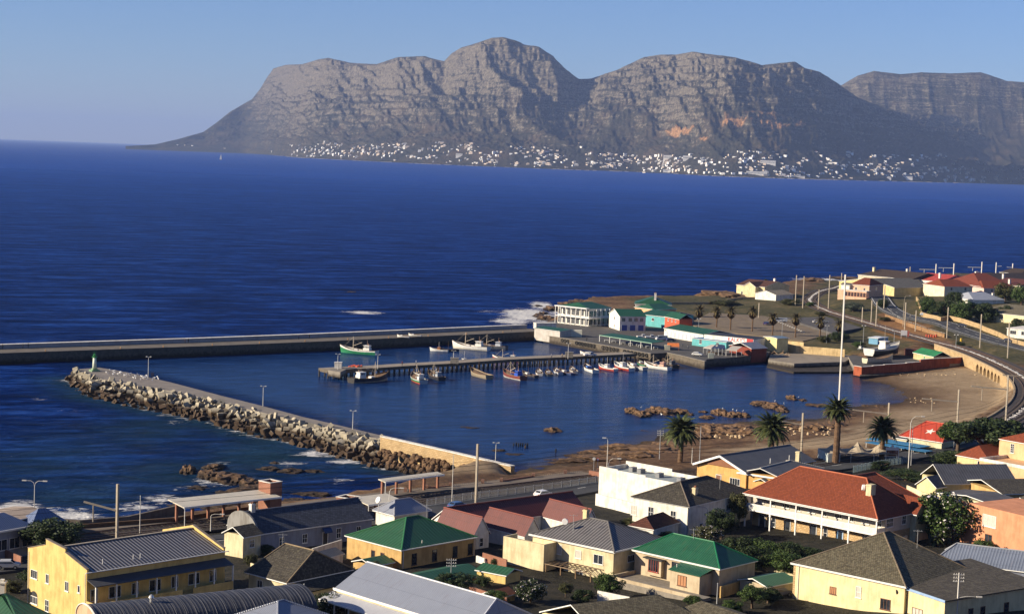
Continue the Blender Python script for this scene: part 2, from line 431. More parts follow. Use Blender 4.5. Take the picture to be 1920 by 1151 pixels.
def terrain_z(X, Y, detail=True):
    X = np.asarray(X, float); Y = np.asarray(Y, float)
    num = 0; den = 0
    for cx, cy, cz in CW:
        w = 1.0 / ((X - cx) ** 2 + ((Y - cy) * 0.5) ** 2 + 60.0) ** 1.6
        num = num + w * cz; den = den + w
    P = num / den + hill(Y)
    d = seg_dist(X, Y, COAST) * np.where(inside(X, Y, POLY), 1, -1)
    low = inside(X, Y, LOW); dl = seg_dist(X, Y, LOW, True)
    m = sstep(-1.5, 2.5, np.where(low, dl, -dl))
    wdt = 7 + 6 * fbm(X / 20, Y / 20, 3, 5)
    rocky = -2.2 + (P + 2.2) * sstep(-4, wdt, d)
    lowh = np.clip(0.05 * d, -2.2, 2.6)
    h = rocky * (1 - m) + np.minimum(lowh, rocky + 3) * m
    h = np.where(d < -4, np.maximum(-2.2 + 0 * d, -2.2), h)
    if detail:
        n = fbm(X / 3.1, Y / 3.1, 4, 3) - 0.5
        coastal = np.clip(1 - np.abs(d) / 26, 0, 1)
        h = h + n * (0.12 + 1.5 * coastal * (1 - 0.7 * m))
    return h, d, m
def gz(x, y):
    return float(terrain_z(np.array([x]), np.array([y]), False)[0][0])
def ground(px, py, dz=0.0):
    """pixel -> point on the terrain"""
    z = 5.0
    for _ in range(14):
        p = at(px, py, z); z = 0.5 * z + 0.5 * gz(p.x, p.y)
    p = at(px, py, z); return Vector((p.x, p.y, z + dz))

def ground_material():
    m, nt, b = nmat('ground'); t = NT(nt)
    p = t.pos(); z = t.sep(p)[2]
    n1 = t.noise(p, 0.05, 5, 0.6); n2 = t.noise(p, 0.5, 6, 0.65); n3 = t.noise(p, 3.0, 4, 0.6)
    f = t.math('ADD', t.math('MULTIPLY', n1, 0.35), t.math('ADD', t.math('MULTIPLY', n2, 0.4), t.math('MULTIPLY', n3, 0.25)))
    rock = t.ramp(f, [(0.36, (0.035, 0.022, 0.013)), (0.5, (0.12, 0.066, 0.032)), (0.6, (0.24, 0.15, 0.075)), (0.7, (0.36, 0.27, 0.17))])
    sand = t.ramp(f, [(0.38, (0.21, 0.145, 0.08)), (0.62, (0.36, 0.265, 0.16))])
    sandwet = t.ramp(f, [(0.4, (0.10, 0.06, 0.03)), (0.6, (0.17, 0.105, 0.055))])
    zr = t.n('ShaderNodeMapRange'); zr.inputs['From Min'].default_value = 0.25; zr.inputs['From Max'].default_value = 1.35
    t.l(t.math('ADD', z, t.math('MULTIPLY', t.math('SUBTRACT', n1, 0.5), 1.0)), zr.inputs[0])
    sand = t.mix(zr.outputs[0], sandwet, sand)
    grass = t.ramp(f, [(0.36, (0.022, 0.026, 0.010)), (0.5, (0.07, 0.062, 0.026)), (0.62, (0.16, 0.115, 0.055)), (0.72, (0.25, 0.18, 0.10))])
    shade_soil = t.ramp(f, [(0.40, (0.012, 0.011, 0.009)), (0.5, (0.028, 0.026, 0.018)), (0.64, (0.065, 0.052, 0.036))])  # garden soil darkened, with the houses' shade put into its colour
    col = t.mix(t.attr('a_sand'), rock, sand)
    col = t.mix(t.attr('a_grass'), col, grass)
    col = t.mix(t.attr('a_town'), col, shade_soil)
    clay = t.ramp(f, [(0.4, (0.12, 0.06, 0.025)), (0.6, (0.30, 0.155, 0.06))])
    col = t.mix(t.attr('a_clay'), col, clay)
    wet = t.n('ShaderNodeMapRange'); wet.inputs['From Min'].default_value = -0.1; wet.inputs['From Max'].default_value = 0.5
    t.l(z, wet.inputs[0])
    col = t.mix(wet.outputs[0], t.mix(t.attr('a_sand'), (0.018, 0.016, 0.010), (0.075, 0.045, 0.022)), col)
    t.l(col, b.inputs['Base Color']); b.inputs['Roughness'].default_value = 0.92; b.inputs['Specular IOR Level'].default_value = 0.15
    t.bump(t.math('ADD', t.math('MULTIPLY', n2, 2.0), n3), b, 0.6, 0.25)
    return m
GM = ground_material()
xs = np.arange(-340, 640, 2.6); ys = np.concatenate([np.arange(-60, 120, 8.0), np.arange(120, 1560, 2.6)])
X, Y = np.meshgrid(xs, ys)
H, D, M = terrain_z(X, Y)
def blob(pts, soft, z=3.0):
    pw = W(pts, z); s = np.where(inside(X, Y, pw), 1, -1) * seg_dist(X, Y, pw, True)
    return sstep(-soft, soft, s + (fbm(X / 6, Y / 6, 3, 9) - 0.5) * soft * 3)
A_sand = blob([(1300, 838), (1420, 832), (1560, 820), (1600, 796), (1640, 775), (1700, 735), (1680, 712), (1615, 700), (1818, 690), (1900, 700), (1910, 745), (1850, 795), (1780, 830),
               (1600, 860), (1430, 862), (1290, 860), (1370, 838)], 3.0, 2)
A_sand = np.maximum(A_sand, blob([(800, 900), (860, 888), (1000, 892), (1060, 880), (960, 912), (830, 918)], 2.5, 2) * 0.8)
A_grass = blob([(1170, 560), (1400, 548), (1500, 555), (1560, 520), (2000, 480), (2100, 700), (1900, 690), (1760, 640), (1640, 660), (1440, 655), (1300, 615)], 5, 4)
A_town = blob([(-400, 1000), (330, 972), (480, 962), (700, 945), (1130, 905), (1300, 880), (1700, 850), (1900, 790), (2300, 760), (2300, 1400), (-400, 1400)], 3, 5)
A_clay = blob([(1650, 590), (1690, 590), (1760, 620), (1780, 640), (1700, 632), (1640, 612)], 2.0, 7)
tree_soil = np.zeros_like(H)
g_ = grid_mesh('ground', xs, ys, H, GM, {'a_sand': A_sand, 'a_grass': A_grass, 'a_town': A_town, 'a_clay': A_clay})
tag(g_, kind='structure')


def sea_material():
    m, nt, b = nmat('sea_water'); t = NT(nt)
    p = t.pos(); cal = t.attr('a_calm'); shal = t.attr('a_shallow'); fo = t.attr('a_foam'); kelp = t.attr('a_kelp'); bed = t.attr('a_bed')
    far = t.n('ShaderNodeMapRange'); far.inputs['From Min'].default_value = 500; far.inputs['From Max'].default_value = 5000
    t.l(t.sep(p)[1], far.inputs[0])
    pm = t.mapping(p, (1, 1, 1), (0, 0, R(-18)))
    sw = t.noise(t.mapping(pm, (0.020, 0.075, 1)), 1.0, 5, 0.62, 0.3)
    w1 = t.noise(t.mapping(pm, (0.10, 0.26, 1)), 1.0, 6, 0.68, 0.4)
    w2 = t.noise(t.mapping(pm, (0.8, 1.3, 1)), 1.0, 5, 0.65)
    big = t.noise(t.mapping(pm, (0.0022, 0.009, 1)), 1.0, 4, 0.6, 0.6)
    deep = t.ramp(t.math('ADD', t.math('MULTIPLY', sw, .55), t.math('MULTIPLY', w1, .45)), [(0.36, (0.0008, 0.004, 0.024)), (0.5, (0.003, 0.017, 0.095)), (0.62, (0.014, 0.058, 0.25))])  # ripple light, shade and sparkle put into the water colour along the waves
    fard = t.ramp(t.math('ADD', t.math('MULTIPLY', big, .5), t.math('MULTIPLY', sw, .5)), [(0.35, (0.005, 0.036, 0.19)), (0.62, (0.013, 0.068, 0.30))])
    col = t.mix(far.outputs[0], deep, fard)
    har = t.ramp(w1, [(0.35, (0.002, 0.012, 0.050)), (0.65, (0.009, 0.036, 0.125))])
    col = t.mix(cal, col, har)
    col = t.mix(shal, col, (0.014, 0.040, 0.052))
    col = t.mix(bed, col, (0.075, 0.050, 0.026))
    kn = t.ramp(t.noise(t.mapping(pm, (0.05, 0.16, 1)), 1.0, 5, 0.75, 0.5), [(0.52, (0, 0, 0)), (0.6, (1, 1, 1))])
    col = t.mix(t.math('MULTIPLY', kn, kelp), col, (0.004, 0.005, 0.007))
    fn = t.noise(t.mapping(pm, (0.20, 0.42, 1)), 1.0, 8, 0.74, 1.6)
    fn2 = t.noise(t.mapping(pm, (0.06, 0.13, 1)), 1.0, 3, 0.6, 1.0)
    thr = t.math('SUBTRACT', 0.80, t.math('MULTIPLY', fo, 0.40))
    fmix = t.math('ADD', t.math('MULTIPLY', fn, 0.72), t.math('MULTIPLY', fn2, 0.28))
    fm = t.math('MULTIPLY', t.math('SUBTRACT', fmix, thr), 14.0, clamp=True)
    col = t.mix(fm, col, (0.62, 0.60, 0.56))
    rgh = t.math('ADD', 0.08, t.math('MULTIPLY', far.outputs[0], 0.22))
    nt.nodes.remove(b); b = t.n('ShaderNodeBsdfDiffuse'); gl = t.n('ShaderNodeBsdfGlossy'); fr = t.n('ShaderNodeFresnel'); fr.inputs['IOR'].default_value = 1.333
    t.l(col, b.inputs['Color']); t.l(rgh, gl.inputs['Roughness']); gl.inputs['Color'].default_value = (0.9, 0.95, 1, 1)
    k = t.math('ADD', t.math('SUBTRACT', 0.15, t.math('MULTIPLY', far.outputs[0], 0.04)), t.math('MULTIPLY', cal, 0.22))
    fac = t.math('MULTIPLY', t.math('MULTIPLY', fr.outputs[0], k), t.math('SUBTRACT', 1.0, fm))
    mx = t.n('ShaderNodeMixShader'); t.l(fac, mx.inputs[0]); t.l(b.outputs[0], mx.inputs[1]); t.l(gl.outputs[0], mx.inputs[2]); t.l(mx.outputs[0], nt.nodes['Material Output'].inputs[0])
    amp = t.math('SUBTRACT', 1.0, t.math('MULTIPLY', cal, 0.93))
    hh = t.math('ADD', t.math('MULTIPLY', sw, 3.2), t.math('ADD', t.math('MULTIPLY', w1, 1.6), t.math('MULTIPLY', w2, 0.28)))
    hh = t.math('MULTIPLY', hh, amp)
    hh = t.math('ADD', hh, t.math('MULTIPLY', t.math('MULTIPLY', w2, cal), 0.035))
    t.bump(hh, b, 1.0, 1.0); bn_ = nt.nodes[-1]; t.l(bn_.outputs[0], gl.inputs['Normal']); t.l(bn_.outputs[0], fr.inputs['Normal'])
    return m
SEA = sea_material()
def spaced(a, b, step, lim0, lim1, g=1.22):
    mid = list(np.arange(a, b, step)); lo = []; x = a; s = step
    while x > lim0: s *= g; x -= s; lo.append(x)
    hi = []; x = mid[-1]; s = step
    while x < lim1: s *= g; x += s; hi.append(x)
    return np.array(lo[::-1] + mid + hi)
sx = spaced(-270, 440, 3.0, -42000, 42000); sy = spaced(300, 1300, 3.0, -1500, 62000)
SX, SY = np.meshgrid(sx, sy)
near = (np.abs(SX) < 700) & (SY < 2500) & (SY > 150)
dco = np.full(SX.shape, 999.0)
dco[near] = seg_dist(SX[near], SY[near], COAST)
HARB = W([(150, 690), (20, 668), (400, 660), (1010, 615), (1300, 640), (1640, 680), (1760, 735), (1600, 800), (1250, 850), (1000, 885), (960, 880), (719, 826), (595, 792), (413, 745), (230, 700)], 0)
hin = np.where(inside(SX, SY, HARB), 1, -1) * seg_dist(SX, SY, HARB, True)
calm = sstep(-10, 12, hin)
def gpx(lst):
    a = np.zeros_like(SX)
    for px, py, rx, ry, k in lst:
        c = at(px, py, 0); sx_ = (at(px + rx, py, 0) - c).length; e = abs(at(px, py - ry, 0).y - c.y)
        a = np.maximum(a, k * np.exp(-(((SX - c.x) / sx_) ** 2 + ((SY - c.y) / e) ** 2)))
    return a
exposed = 1 - calm
foam = 1.15 * gpx([(990, 590, 60, 16, 1.1), (1015, 572, 30, 10, 1.0), (960, 602, 50, 8, 1.0), (930, 585, 90, 8, .6), (680, 586, 62, 4, .9), (760, 590, 60, 4, .5), (820, 592, 50, 5, .45), (70, 748, 34, 5, .7), (130, 770, 90, 7, .55), (340, 790, 60, 9, .6), (150, 820, 160, 12, .35), (20, 790, 120, 12, .4),
            (590, 850, 50, 12, .85), (640, 865, 40, 10, .9), (540, 868, 60, 10, .8), (470, 905, 60, 12, .8), (420, 870, 50, 7, .6), (520, 925, 60, 10, .6), (300, 935, 60, 14, .85), (260, 950, 60, 12, .9),
            (120, 965, 110, 18, 1.0), (30, 950, 70, 18, 1.0), (420, 905, 90, 16, .8), (640, 900, 50, 14, .6), (340, 915, 40, 9, .8), (380, 900, 30, 14, .7), (10, 985, 60, 16, .8), (200, 905, 160, 20, .38), (60, 890, 120, 16, .42), (1545, 525, 70, 5, .9), (1490, 533, 50, 4, .6),
            (1180, 560, 60, 3, .55), (1350, 552, 50, 2.5, .5), (875, 799, 14, 3, .8), (500, 550, 40, 4, .5), (650, 547, 50, 3, .4), (510, 553, 30, 3, .5)])
BWL = W([(122, 711), (178, 743), (282, 768), (387, 791), (465, 815), (569, 836), (600, 838), (687, 871), (760, 886)], 0)
dbw = np.full(SX.shape, 999.0); dbw[near] = seg_dist(SX[near], SY[near], BWL)
foam = np.maximum(foam, 0.78 * np.exp(-(dbw / 5.0) ** 2))
foam = np.maximum(foam, 0.25 * np.exp(-(dbw / 28.0) ** 2))
foam = np.maximum(foam, exposed * 0.85 * np.exp(-(dco / 7.0) ** 2))
foam = np.maximum(foam, 0.37 * exposed * (SY < 1600) * np.clip(1.2 - (SY - 350) / 700, .3, 1))
foam = foam * (1 - 0.95 * calm * (1 - gpx([(875, 799, 14, 3, 1.0)])))
shal = np.maximum(gpx([(300, 800, 130, 45, .55), (500, 850, 130, 40, .8), (100, 860, 160, 60, .45), (350, 890, 200, 40, .6), (150, 930, 160, 40, .6), (600, 880, 70, 24, .5)]) * exposed, 0.75 * np.exp(-(dbw / 10.0) ** 2) * exposed)
bed = np.maximum(gpx([(1690, 735, 70, 20, .95), (1600, 712, 90, 12, .45), (1560, 775, 80, 8, .5), (1450, 715, 120, 16, .15), (800, 893, 60, 8, .6)]), 0.6 * np.exp(-(dco / 5.0) ** 2) * calm)
kelp = gpx([(1200, 520, 260, 8, 1.0), (1380, 516, 120, 6, 1.0), (1450, 530, 90, 8, .9), (1150, 515, 120, 5, .8), (660, 546, 30, 4, .9), (1100, 540, 90, 8, .6), (700, 900, 50, 14, .5), (600, 900, 60, 12, .6), (560, 930, 90, 12, .9)])
SZ = np.zeros_like(SX)
amp = np.clip(1 - calm * 1.3, 0, 1) * (SY < 1600) * (np.abs(SX) < 900)
c_, s_ = math.cos(R(-18)), math.sin(R(-18))
ux = SX * c_ - SY * s_; uy = SX * s_ + SY * c_
SZ = amp * (0.55 * (fbm(ux / 30, uy / 10, 4, 21) - 0.5) + 0.9 * foam * (fbm(ux / 9, uy / 4, 3, 22) - 0.45))
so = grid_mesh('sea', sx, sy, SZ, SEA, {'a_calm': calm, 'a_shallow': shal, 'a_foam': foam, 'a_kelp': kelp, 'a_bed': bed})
tag(so, kind='structure')


RIDGE1 = [(240, 274), (290, 271), (330, 262), (380, 248), (405, 230), (430, 210), (470, 186), (485, 166), (497, 145), (508, 128), (530, 122), (562, 120),
          (585, 113), (610, 109), (650, 118), (700, 121), (740, 108), (790, 105), (827, 115), (840, 101), (860, 90), (890, 79), (915, 70), (940, 70), (960, 75), (975, 82),
          (1003, 87), (1030, 105), (1055, 130), (1080, 148), (1102, 147), (1150, 131), (1200, 106), (1230, 101), (1260, 101), (1290, 97), (1340, 104), (1370, 107), (1420, 122),
          (1450, 119), (1482, 117), (1500, 128), (1528, 135), (1562, 156), (1600, 182), (1650, 203), (1690, 212), (1760, 214), (1840, 214), (1920, 222), (2050, 226)]
RIDGE2 = [(1440, 240), (1500, 205), (1572, 159), (1600, 142), (1630, 133), (1680, 139), (1720, 136), (1770, 138), (1830, 136), (1850, 142), (1880, 152), (1920, 154), (2050, 160)]
SHORE = [(240, 277), (290, 275.5), (330, 277), (480, 288), (560, 296), (700, 303), (780, 307), (900, 312), (1050, 318), (1200, 323), (1350, 331), (1500, 336), (1700, 341), (1920, 346), (2050, 349)]
def interp(L, x): return np.interp(x, [p[0] for p in L], [p[1] for p in L])
def hill_material():
    m, nt, b = nmat('mountain_rock_and_scrub'); t = NT(nt)
    p = t.pos(); z = t.sep(p)[2]; hf = t.attr('a_h')
    n1 = t.noise(p, 0.0035, 6, 0.65); n2 = t.noise(p, 0.02, 5, 0.7); n3 = t.noise(p, 0.06, 4, 0.7)
    zb = t.math('ADD', t.math('MULTIPLY', z, 0.045), t.math('MULTIPLY', n1, 3.0))
    band = t.noise(None, 1.0, 6, 0.75)
    bn = nt.nodes[-1]; cm = t.n('ShaderNodeCombineXYZ'); t.l(zb, cm.inputs[2]); t.l(t.math('MULTIPLY', t.sep(p)[0], 0.0011), cm.inputs[0]); t.l(cm.outputs[0], bn.inputs['Vector'])
    stk = t.noise(t.mapping(p, (0.005, 0.005, 0.05)), 1.0, 6, 0.7, 0.4)
    slope = t.sep(t.geo().outputs['Normal'])[2]
    mk = t.math('ADD', t.math('ADD', t.math('MULTIPLY', band, 0.35), t.math('MULTIPLY', stk, 0.75)), t.math('ADD', t.math('MULTIPLY', n2, 0.20), t.math('MULTIPLY', n3, 0.45)))
    mk = t.math('ADD', mk, t.math('MULTIPLY', t.math('SUBTRACT', hf, 0.5), 0.26)); mk = t.math('SUBTRACT', mk, t.math('MULTIPLY', slope, 0.22))
    rockm = t.ramp(mk, [(0.745, (0, 0, 0)), (0.84, (1, 1, 1))])
    scrub = t.ramp(t.math('ADD', t.math('MULTIPLY', n1, .6), t.math('MULTIPLY', n3, .4)), [(0.38, (0.016, 0.017, 0.009)), (0.5, (0.036, 0.031, 0.016)), (0.62, (0.075, 0.052, 0.027))])
    rock = t.ramp(n3, [(0.35, (0.06, 0.050, 0.035)), (0.5, (0.12, 0.100, 0.068)), (0.65, (0.24, 0.20, 0.14))])
    col = t.mix(rockm, scrub, rock)
    qu = t.attr('a_quarry'); qc = t.ramp(n3, [(0.38, (0.16, 0.075, 0.03)), (0.6, (0.50, 0.27, 0.11))])
    col = t.mix(qu, col, qc)
    t.l(col, b.inputs['Base Color']); b.inputs['Roughness'].default_value = 0.95; b.inputs['Specular IOR Level'].default_value = 0.1
    t.bump(t.math('ADD', t.math('MULTIPLY', n2, 1.0), t.math('MULTIPLY', n3, 0.4)), b, 1.0, 14.0)
    return m
HM = hill_material()
NX, NY = 900, 230
pxs = np.linspace(235, 2050, NX); T = np.linspace(0, 1.35, NY)
def dist_at(px, py): return at(px, py, 0.0).y
Dsh = np.array([min(18500.0, dist_at(x, y)) for x, y in zip(pxs, interp(SHORE, pxs))])
k_ = 22; Dsh = np.convolve(np.pad(Dsh, k_, mode='edge'), np.ones(2 * k_ + 1) / (2 * k_ + 1), 'valid')
def ridge_h(px, py, D): 
    d = ray(px, py); return HCAM + d.z / d.y * D
dep = np.interp(pxs, [240, 330, 480, 700, 930, 1100, 1300, 1600, 2050], [300, 900, 2400, 2900, 2600, 2700, 2300, 2500, 2200])
Drd = Dsh + dep
Hr = np.array([ridge_h(x, y, d) for x, y, d in zip(pxs, interp(RIDGE1, pxs), Drd)])
Hr = np.maximum(Hr, 8)
PX, TT = np.meshgrid(pxs, T)
DD = Dsh[None, :] + dep[None, :] * TT
dirs = np.array([[ray(x, 300).x / ray(x, 300).y] for x in pxs])[:, 0]
HX = dirs[None, :] * DD
jit = (fbm(PX / 60, TT * 3, 3, 41) - 0.5) * 0.10
t_ = np.clip(TT + jit * np.clip(TT * 3, 0, 1) * np.clip((1 - TT) * 6, 0, 1), 0, 1)
prof = 0.07 * sstep(0, 0.22, t_) + 0.47 * np.clip((t_ - 0.06) / 0.94, 0, 1) ** 1.1 + 0.18 * sstep(0.42, 0.74, t_) + 0.28 * sstep(0.74, 0.98, t_)
rr_ = sstep(1040, 1160, PX); prof = np.clip(prof * (1 - rr_) + (0.06 * sstep(0, .2, t_) + .62 * np.clip((t_ - .06) / .94, 0, 1) ** 1.05 + .32 * np.sin(np.pi / 2 * np.clip((t_ - .35) / .65, 0, 1))) * rr_, 0, 1)
lows = np.interp(PX, [1560, 1700], [0, 1])
prof = prof * (1 - lows) + np.clip(t_, 0, 1) ** 0.85 * lows
Hs = np.convolve(np.pad(Hr, 75, mode='edge'), np.hanning(151) / np.hanning(151).sum(), 'valid'); wb = sstep(.35, .95, t_)
HH = (Hs[None, :] * (1 - wb) + Hr[None, :] * wb) * prof
wp = fbm(PX / 90, TT * 4, 3, 31) * 1.2; gx = (PX / 1815 * 13 + TT * 2.0 + wp * .5)
g1 = ridged(gx, TT * 1.1, 3, 55); g2 = ridged(PX / 1815 * 44 + TT * 5.0 + wp * 1.6, TT * 6.5 + wp, 5, 77); g3 = ridged(PX / 9, TT * 26, 4, 99)
env = np.clip(TT / 0.22, 0, 1) * np.clip((1.02 - TT) / 0.22, 0, 1)
env2 = np.clip(TT / 0.3, 0, 1) * np.clip((1.0 - TT) / 0.10, 0, 1)
rel = Hr[None, :] / 600.0
HH = HH + rel * (env * ((g1 - 0.45) * 115 * (0.35 + 0.65 * TT)) + env2 * ((g2 - 0.42) * 74 * (0.25 + 0.75 * TT) + (g3 - 0.4) * 26 * (.3 + TT)))
hn = HH + 40 * (fbm(PX / 70, TT * 4, 3, 12) - .5)
stp = 58.0; fr = hn / stp - np.floor(hn / stp); ter = (sstep(0.28, 0.72, fr) - fr) * stp
HH = HH + ter * 0.55 * np.clip((TT - 0.3) / 0.3, 0, 1) * np.clip((1.0 - TT) / 0.05, 0, 1) * (1 - 0.6 * lows)
back = np.clip((TT - 1.0) / 0.35, 0, 1); HH = HH * (1 - 0.6 * back) 
lim = (HCAM + (Hr[None, :] - HCAM) * DD / Drd[None, :])
HH = np.where(TT < 0.995, np.minimum(HH, lim - 3 * np.clip((1 - TT) * 20, 0, 1) + 0.0), HH)
quar = np.zeros_like(HH)
for qx, qy, rx, ry, kk in ((1372, 229, 22, 8, 1), (1440, 227, 36, 10, 1), (1497, 231, 13, 9, .8), (1272, 243, 26, 6, .8), (1318, 261, 9, 4, .7), (1440, 214, 50, 3, .4)):
    ci = int(np.argmin(np.abs(pxs - qx)))
    ys_ = [proj((HX[j, ci], DD[j, ci], HH[j, ci]))[1] for j in range(0, 165)]
    j = int(np.argmin(np.abs(np.array(ys_) - qy)))
    j1 = int(np.argmin(np.abs(np.array(ys_) - qy + ry))); yw = max(abs(T[j1] - T[j]), .008)
    q = np.clip(1.25 - np.sqrt(((PX - qx) / rx) ** 2 + ((TT - T[j]) / yw) ** 2) + (fbm(PX / 5, TT * 60, 3, 8) - .5) * .9, 0, 1)
    quar = np.maximum(quar, sstep(0.15, 0.5, q) * kk)
edge = np.clip(TT / 0.02, 0, 1); HH = HH * edge + (-6) * (1 - edge)
HH[0, :] = -30
co = np.stack([HX, DD, HH], 2).reshape(-1, 3)
hm = raw_grid('hills', co, NX, NY, HM, {'a_h': np.clip(TT - .55 * (1 - sstep(430, 640, PX)), 0, 1), 'a_quarry': quar}, smooth=False)
tag(hm, kind='structure')
MT = dict(HX=HX, DD=DD, HH=HH, pxs=pxs)
px2 = np.linspace(1380, 2050, 340); T2 = np.linspace(0, 1.2, 90)
PX2, TT2 = np.meshgrid(px2, T2)
D0 = 12600.0; D1 = 15600.0
H2 = np.array([ridge_h(x, y, D1) for x, y in zip(px2, interp(RIDGE2, px2))])
prof2 = np.clip(TT2, 0, 1) ** 1.2 * 0.55 + 0.45 * sstep(0.5, 1.0, TT2)
HH2 = 150 + (H2[None, :] - 150) * prof2 + (ridged(PX2 / 90 + TT2, TT2 * 1.5, 3, 5) - .45) * 60 * np.clip((1.02 - TT2) / .15, 0, 1) + (ridged(PX2 / 22 + TT2 * 2, TT2 * 6, 4, 6) - .42) * 22 * np.clip((1.0 - TT2) / .08, 0, 1)
HH2 *= (1 - 0.5 * np.clip((TT2 - 1) / .2, 0, 1))
DD2 = D0 + (D1 - D0) * TT2
HX2 = np.array([ray(x, 300).x / ray(x, 300).y for x in px2])[None, :] * DD2
hm2 = raw_grid('hills', np.stack([HX2, DD2, HH2], 2).reshape(-1, 3), 340, 90, HM, {'a_h': np.clip(TT2, 0, 1), 'a_quarry': HH2 * 0}, smooth=False)
tag(hm2, kind='structure')


bm = MB().box(-45000, 45000, -1600, 64000, -40, 900)
m, nt, b = nmat('air'); nt.nodes.remove(b)
vol = nt.nodes.new('ShaderNodeVolumePrincipled'); vol.inputs['Density'].default_value = 2.6e-5
vol.inputs['Color'].default_value = (0.37, 0.50, 0.85, 1); vol.inputs['Anisotropy'].default_value = 0.0
nt.links.new(vol.outputs[0], nt.nodes['Material Output'].inputs['Volume'])
hz = bm.build('haze', m); tag(hz, kind='stuff')

CONC = tidal((0.27, 0.235, 0.185)); DARKSTONE = tidal((0.13, 0.105, 0.075), z0=0.6, z1=1.8, scale=0.9, var=0.5)
DECK = paint((0.13, 0.108, 0.082), 0.9, 0.35, 0.25); WHITEWASH = plaster((0.72, 0.68, 0.60), 0.5); GREYMET = paint((0.33, 0.33, 0.32), 0.5, 0.15)
WHITE = paint((0.74, 0.71, 0.65), 0.55, 0.12); BLACK = paint((0.018, 0.017, 0.016), 0.6, 0.2); RUSTY = paint((0.20, 0.07, 0.03), 0.8, 0.4)
WOOD = paint((0.20, 0.12, 0.06), 0.8, 0.35); POLEC = paint((0.36, 0.30, 0.22), 0.85, 0.2); POLEW = paint((0.62, 0.58, 0.50), 0.6, 0.15)
BRICKRED = masonry((0.26, 0.085, 0.045), (0.34, 0.13, 0.07), (0.30, 0.24, 0.19), 0.24, 0.086, 0.3, 0.012, 0.35)
SANDSTONE = masonry((0.42, 0.28, 0.13), (0.56, 0.40, 0.21), (0.24, 0.16, 0.09), 0.9, 0.42, 0.8, 0.04, 0.4)
CREAMWALL = plaster((0.60, 0.44, 0.22), 0.55)
def perp(pts):
    o = []
    for i in range(len(pts)):
        a = Vector(pts[max(i - 1, 0)]); b = Vector(pts[min(i + 1, len(pts) - 1)]); d = (b - a).normalized(); o.append(Vector((-d.y, d.x)))
    return o
def offset(pts, w):
    return [tuple(Vector(p) + n * w) for p, n in zip(pts, perp(pts))]
def resample(pts, step):
    pts = [Vector(p) for p in pts]; out = [pts[0]]
    for a, b in zip(pts, pts[1:]):
        n = max(1, int((b - a).length / step))
        for i in range(1, n + 1): out.append(a.lerp(b, i / n))
    return out
def smooth_path(pts, it=2):
    pts = [Vector(p) for p in pts]
    for _ in range(it):
        o = [pts[0]]
        for a, b in zip(pts, pts[1:]): o += [a.lerp(b, .25), a.lerp(b, .75)]
        pts = o + [pts[-1]]
    return pts

fr = W([(-220, 670), (0, 662), (400, 648), (600, 640), (850, 628.5), (1022, 620.5)], 3.7)
bk = offset(fr, 11.5)
pier = empty('stone_pier', (fr[3][0], fr[3][1], 0), 0, 'long outer harbour wall of dark stone with a white-capped parapet on its seaward side', 'pier')
o3 = Vector((fr[3][0], fr[3][1], 0))
def rel(pts, o=o3): return [(p[0] - o.x, p[1] - o.y) for p in pts]
MB().prism(rel(fr) + rel(bk)[::-1], -3, 3.7, 0, 1).build('pier_body', [DARKSTONE, DECK], pier)
b2 = offset(fr, 13.4)
MB().prism(rel(bk) + rel(b2)[::-1], -3, 5.05).build('parapet', paint((0.33, 0.31, 0.30), .85, .25, .3), pier)
MB().prism(rel(offset(fr, 11.3)) + rel(offset(fr, 13.6))[::-1], 5.053, 5.22).build('coping', WHITEWASH, pier)
def bollard_proto():
    b = MB().cyl((0, 0, 0), (0, 0, .45), .17, .14, 8).cyl((0, 0, .45), (0, 0, .62), .24, .2, 8)
    return b.build('bollard', paint((0.42, 0.22, 0.08), .7, .3))
bol = None
fl = resample(fr, 1.0)
for i, q in enumerate((0.12, 0.2, 0.3, 0.36, 0.43, 0.5, 0.57, 0.64, 0.71, 0.78, 0.85, 0.92)):
    p = fl[int(q * (len(fl) - 1))]; n = perp(fr)[3]
    if bol is None: bol = bollard_proto(); c = bol
    else: c = bol.copy(); COL.objects.link(c)
    c.location = (p.x + n.x * .6, p.y + n.y * .6, 3.7)
    tag(c, 'small rusty mooring bollard on the inner edge of the long outer harbour wall', 'bollard', 'bollards along the outer harbour wall')
pe = at(1010, 616, 3.7)
wb = MB().box(-4, 5, -2.0, 1.2, 0, 2.3).box(-4.2, 5.2, -2.2, 1.4, 2.3, 2.5)
e = wb.build('wall_end', WHITEWASH, None, loc=(pe.x + 2, pe.y + 2, 3.6)); e.rotation_euler[2] = 0.35; e.name = 'low_white_building'
tag(e, 'low white flat-topped block where the outer harbour wall meets the quay', 'building')

E = W([(143, 695), (194, 711), (288, 727), (360, 741), (439, 761), (517, 779), (600, 797), (650, 809), (714, 824)], 3.2)
Bk = W([(150, 691.5), (186, 689), (230, 696), (322, 717), (413, 741), (491, 760.5), (569, 781.5), (600, 788.5), (719, 817)], 3.2)
Wl = W([(122, 711), (160, 743), (250, 763), (325, 779), (410, 801), (490, 821), (575, 838), (630, 855), (710, 876)], 0)
o = Vector((E[4][0], E[4][1], 0))
bw = empty('breakwater', o, 0, 'breakwater with flat concrete top running from the sandstone sea wall to the small lighthouse', 'breakwater')
MB().prism(rel(E, o) + rel(Bk, o)[::-1], -3, 3.2, 0, 1).build('causeway', [CONC, paint((0.20, 0.17, 0.14), .9, .3, .3)], bw)
core = MB()
for i in range(len(E) - 1):
    a, b, c, d = E[i], E[i + 1], Wl[i + 1], Wl[i]
    core.add([(a[0] - o.x, a[1] - o.y, 2.2), (b[0] - o.x, b[1] - o.y, 2.2), (c[0] - o.x, c[1] - o.y, -1.2), (d[0] - o.x, d[1] - o.y, -1.2)], [(0, 3, 2, 1)])
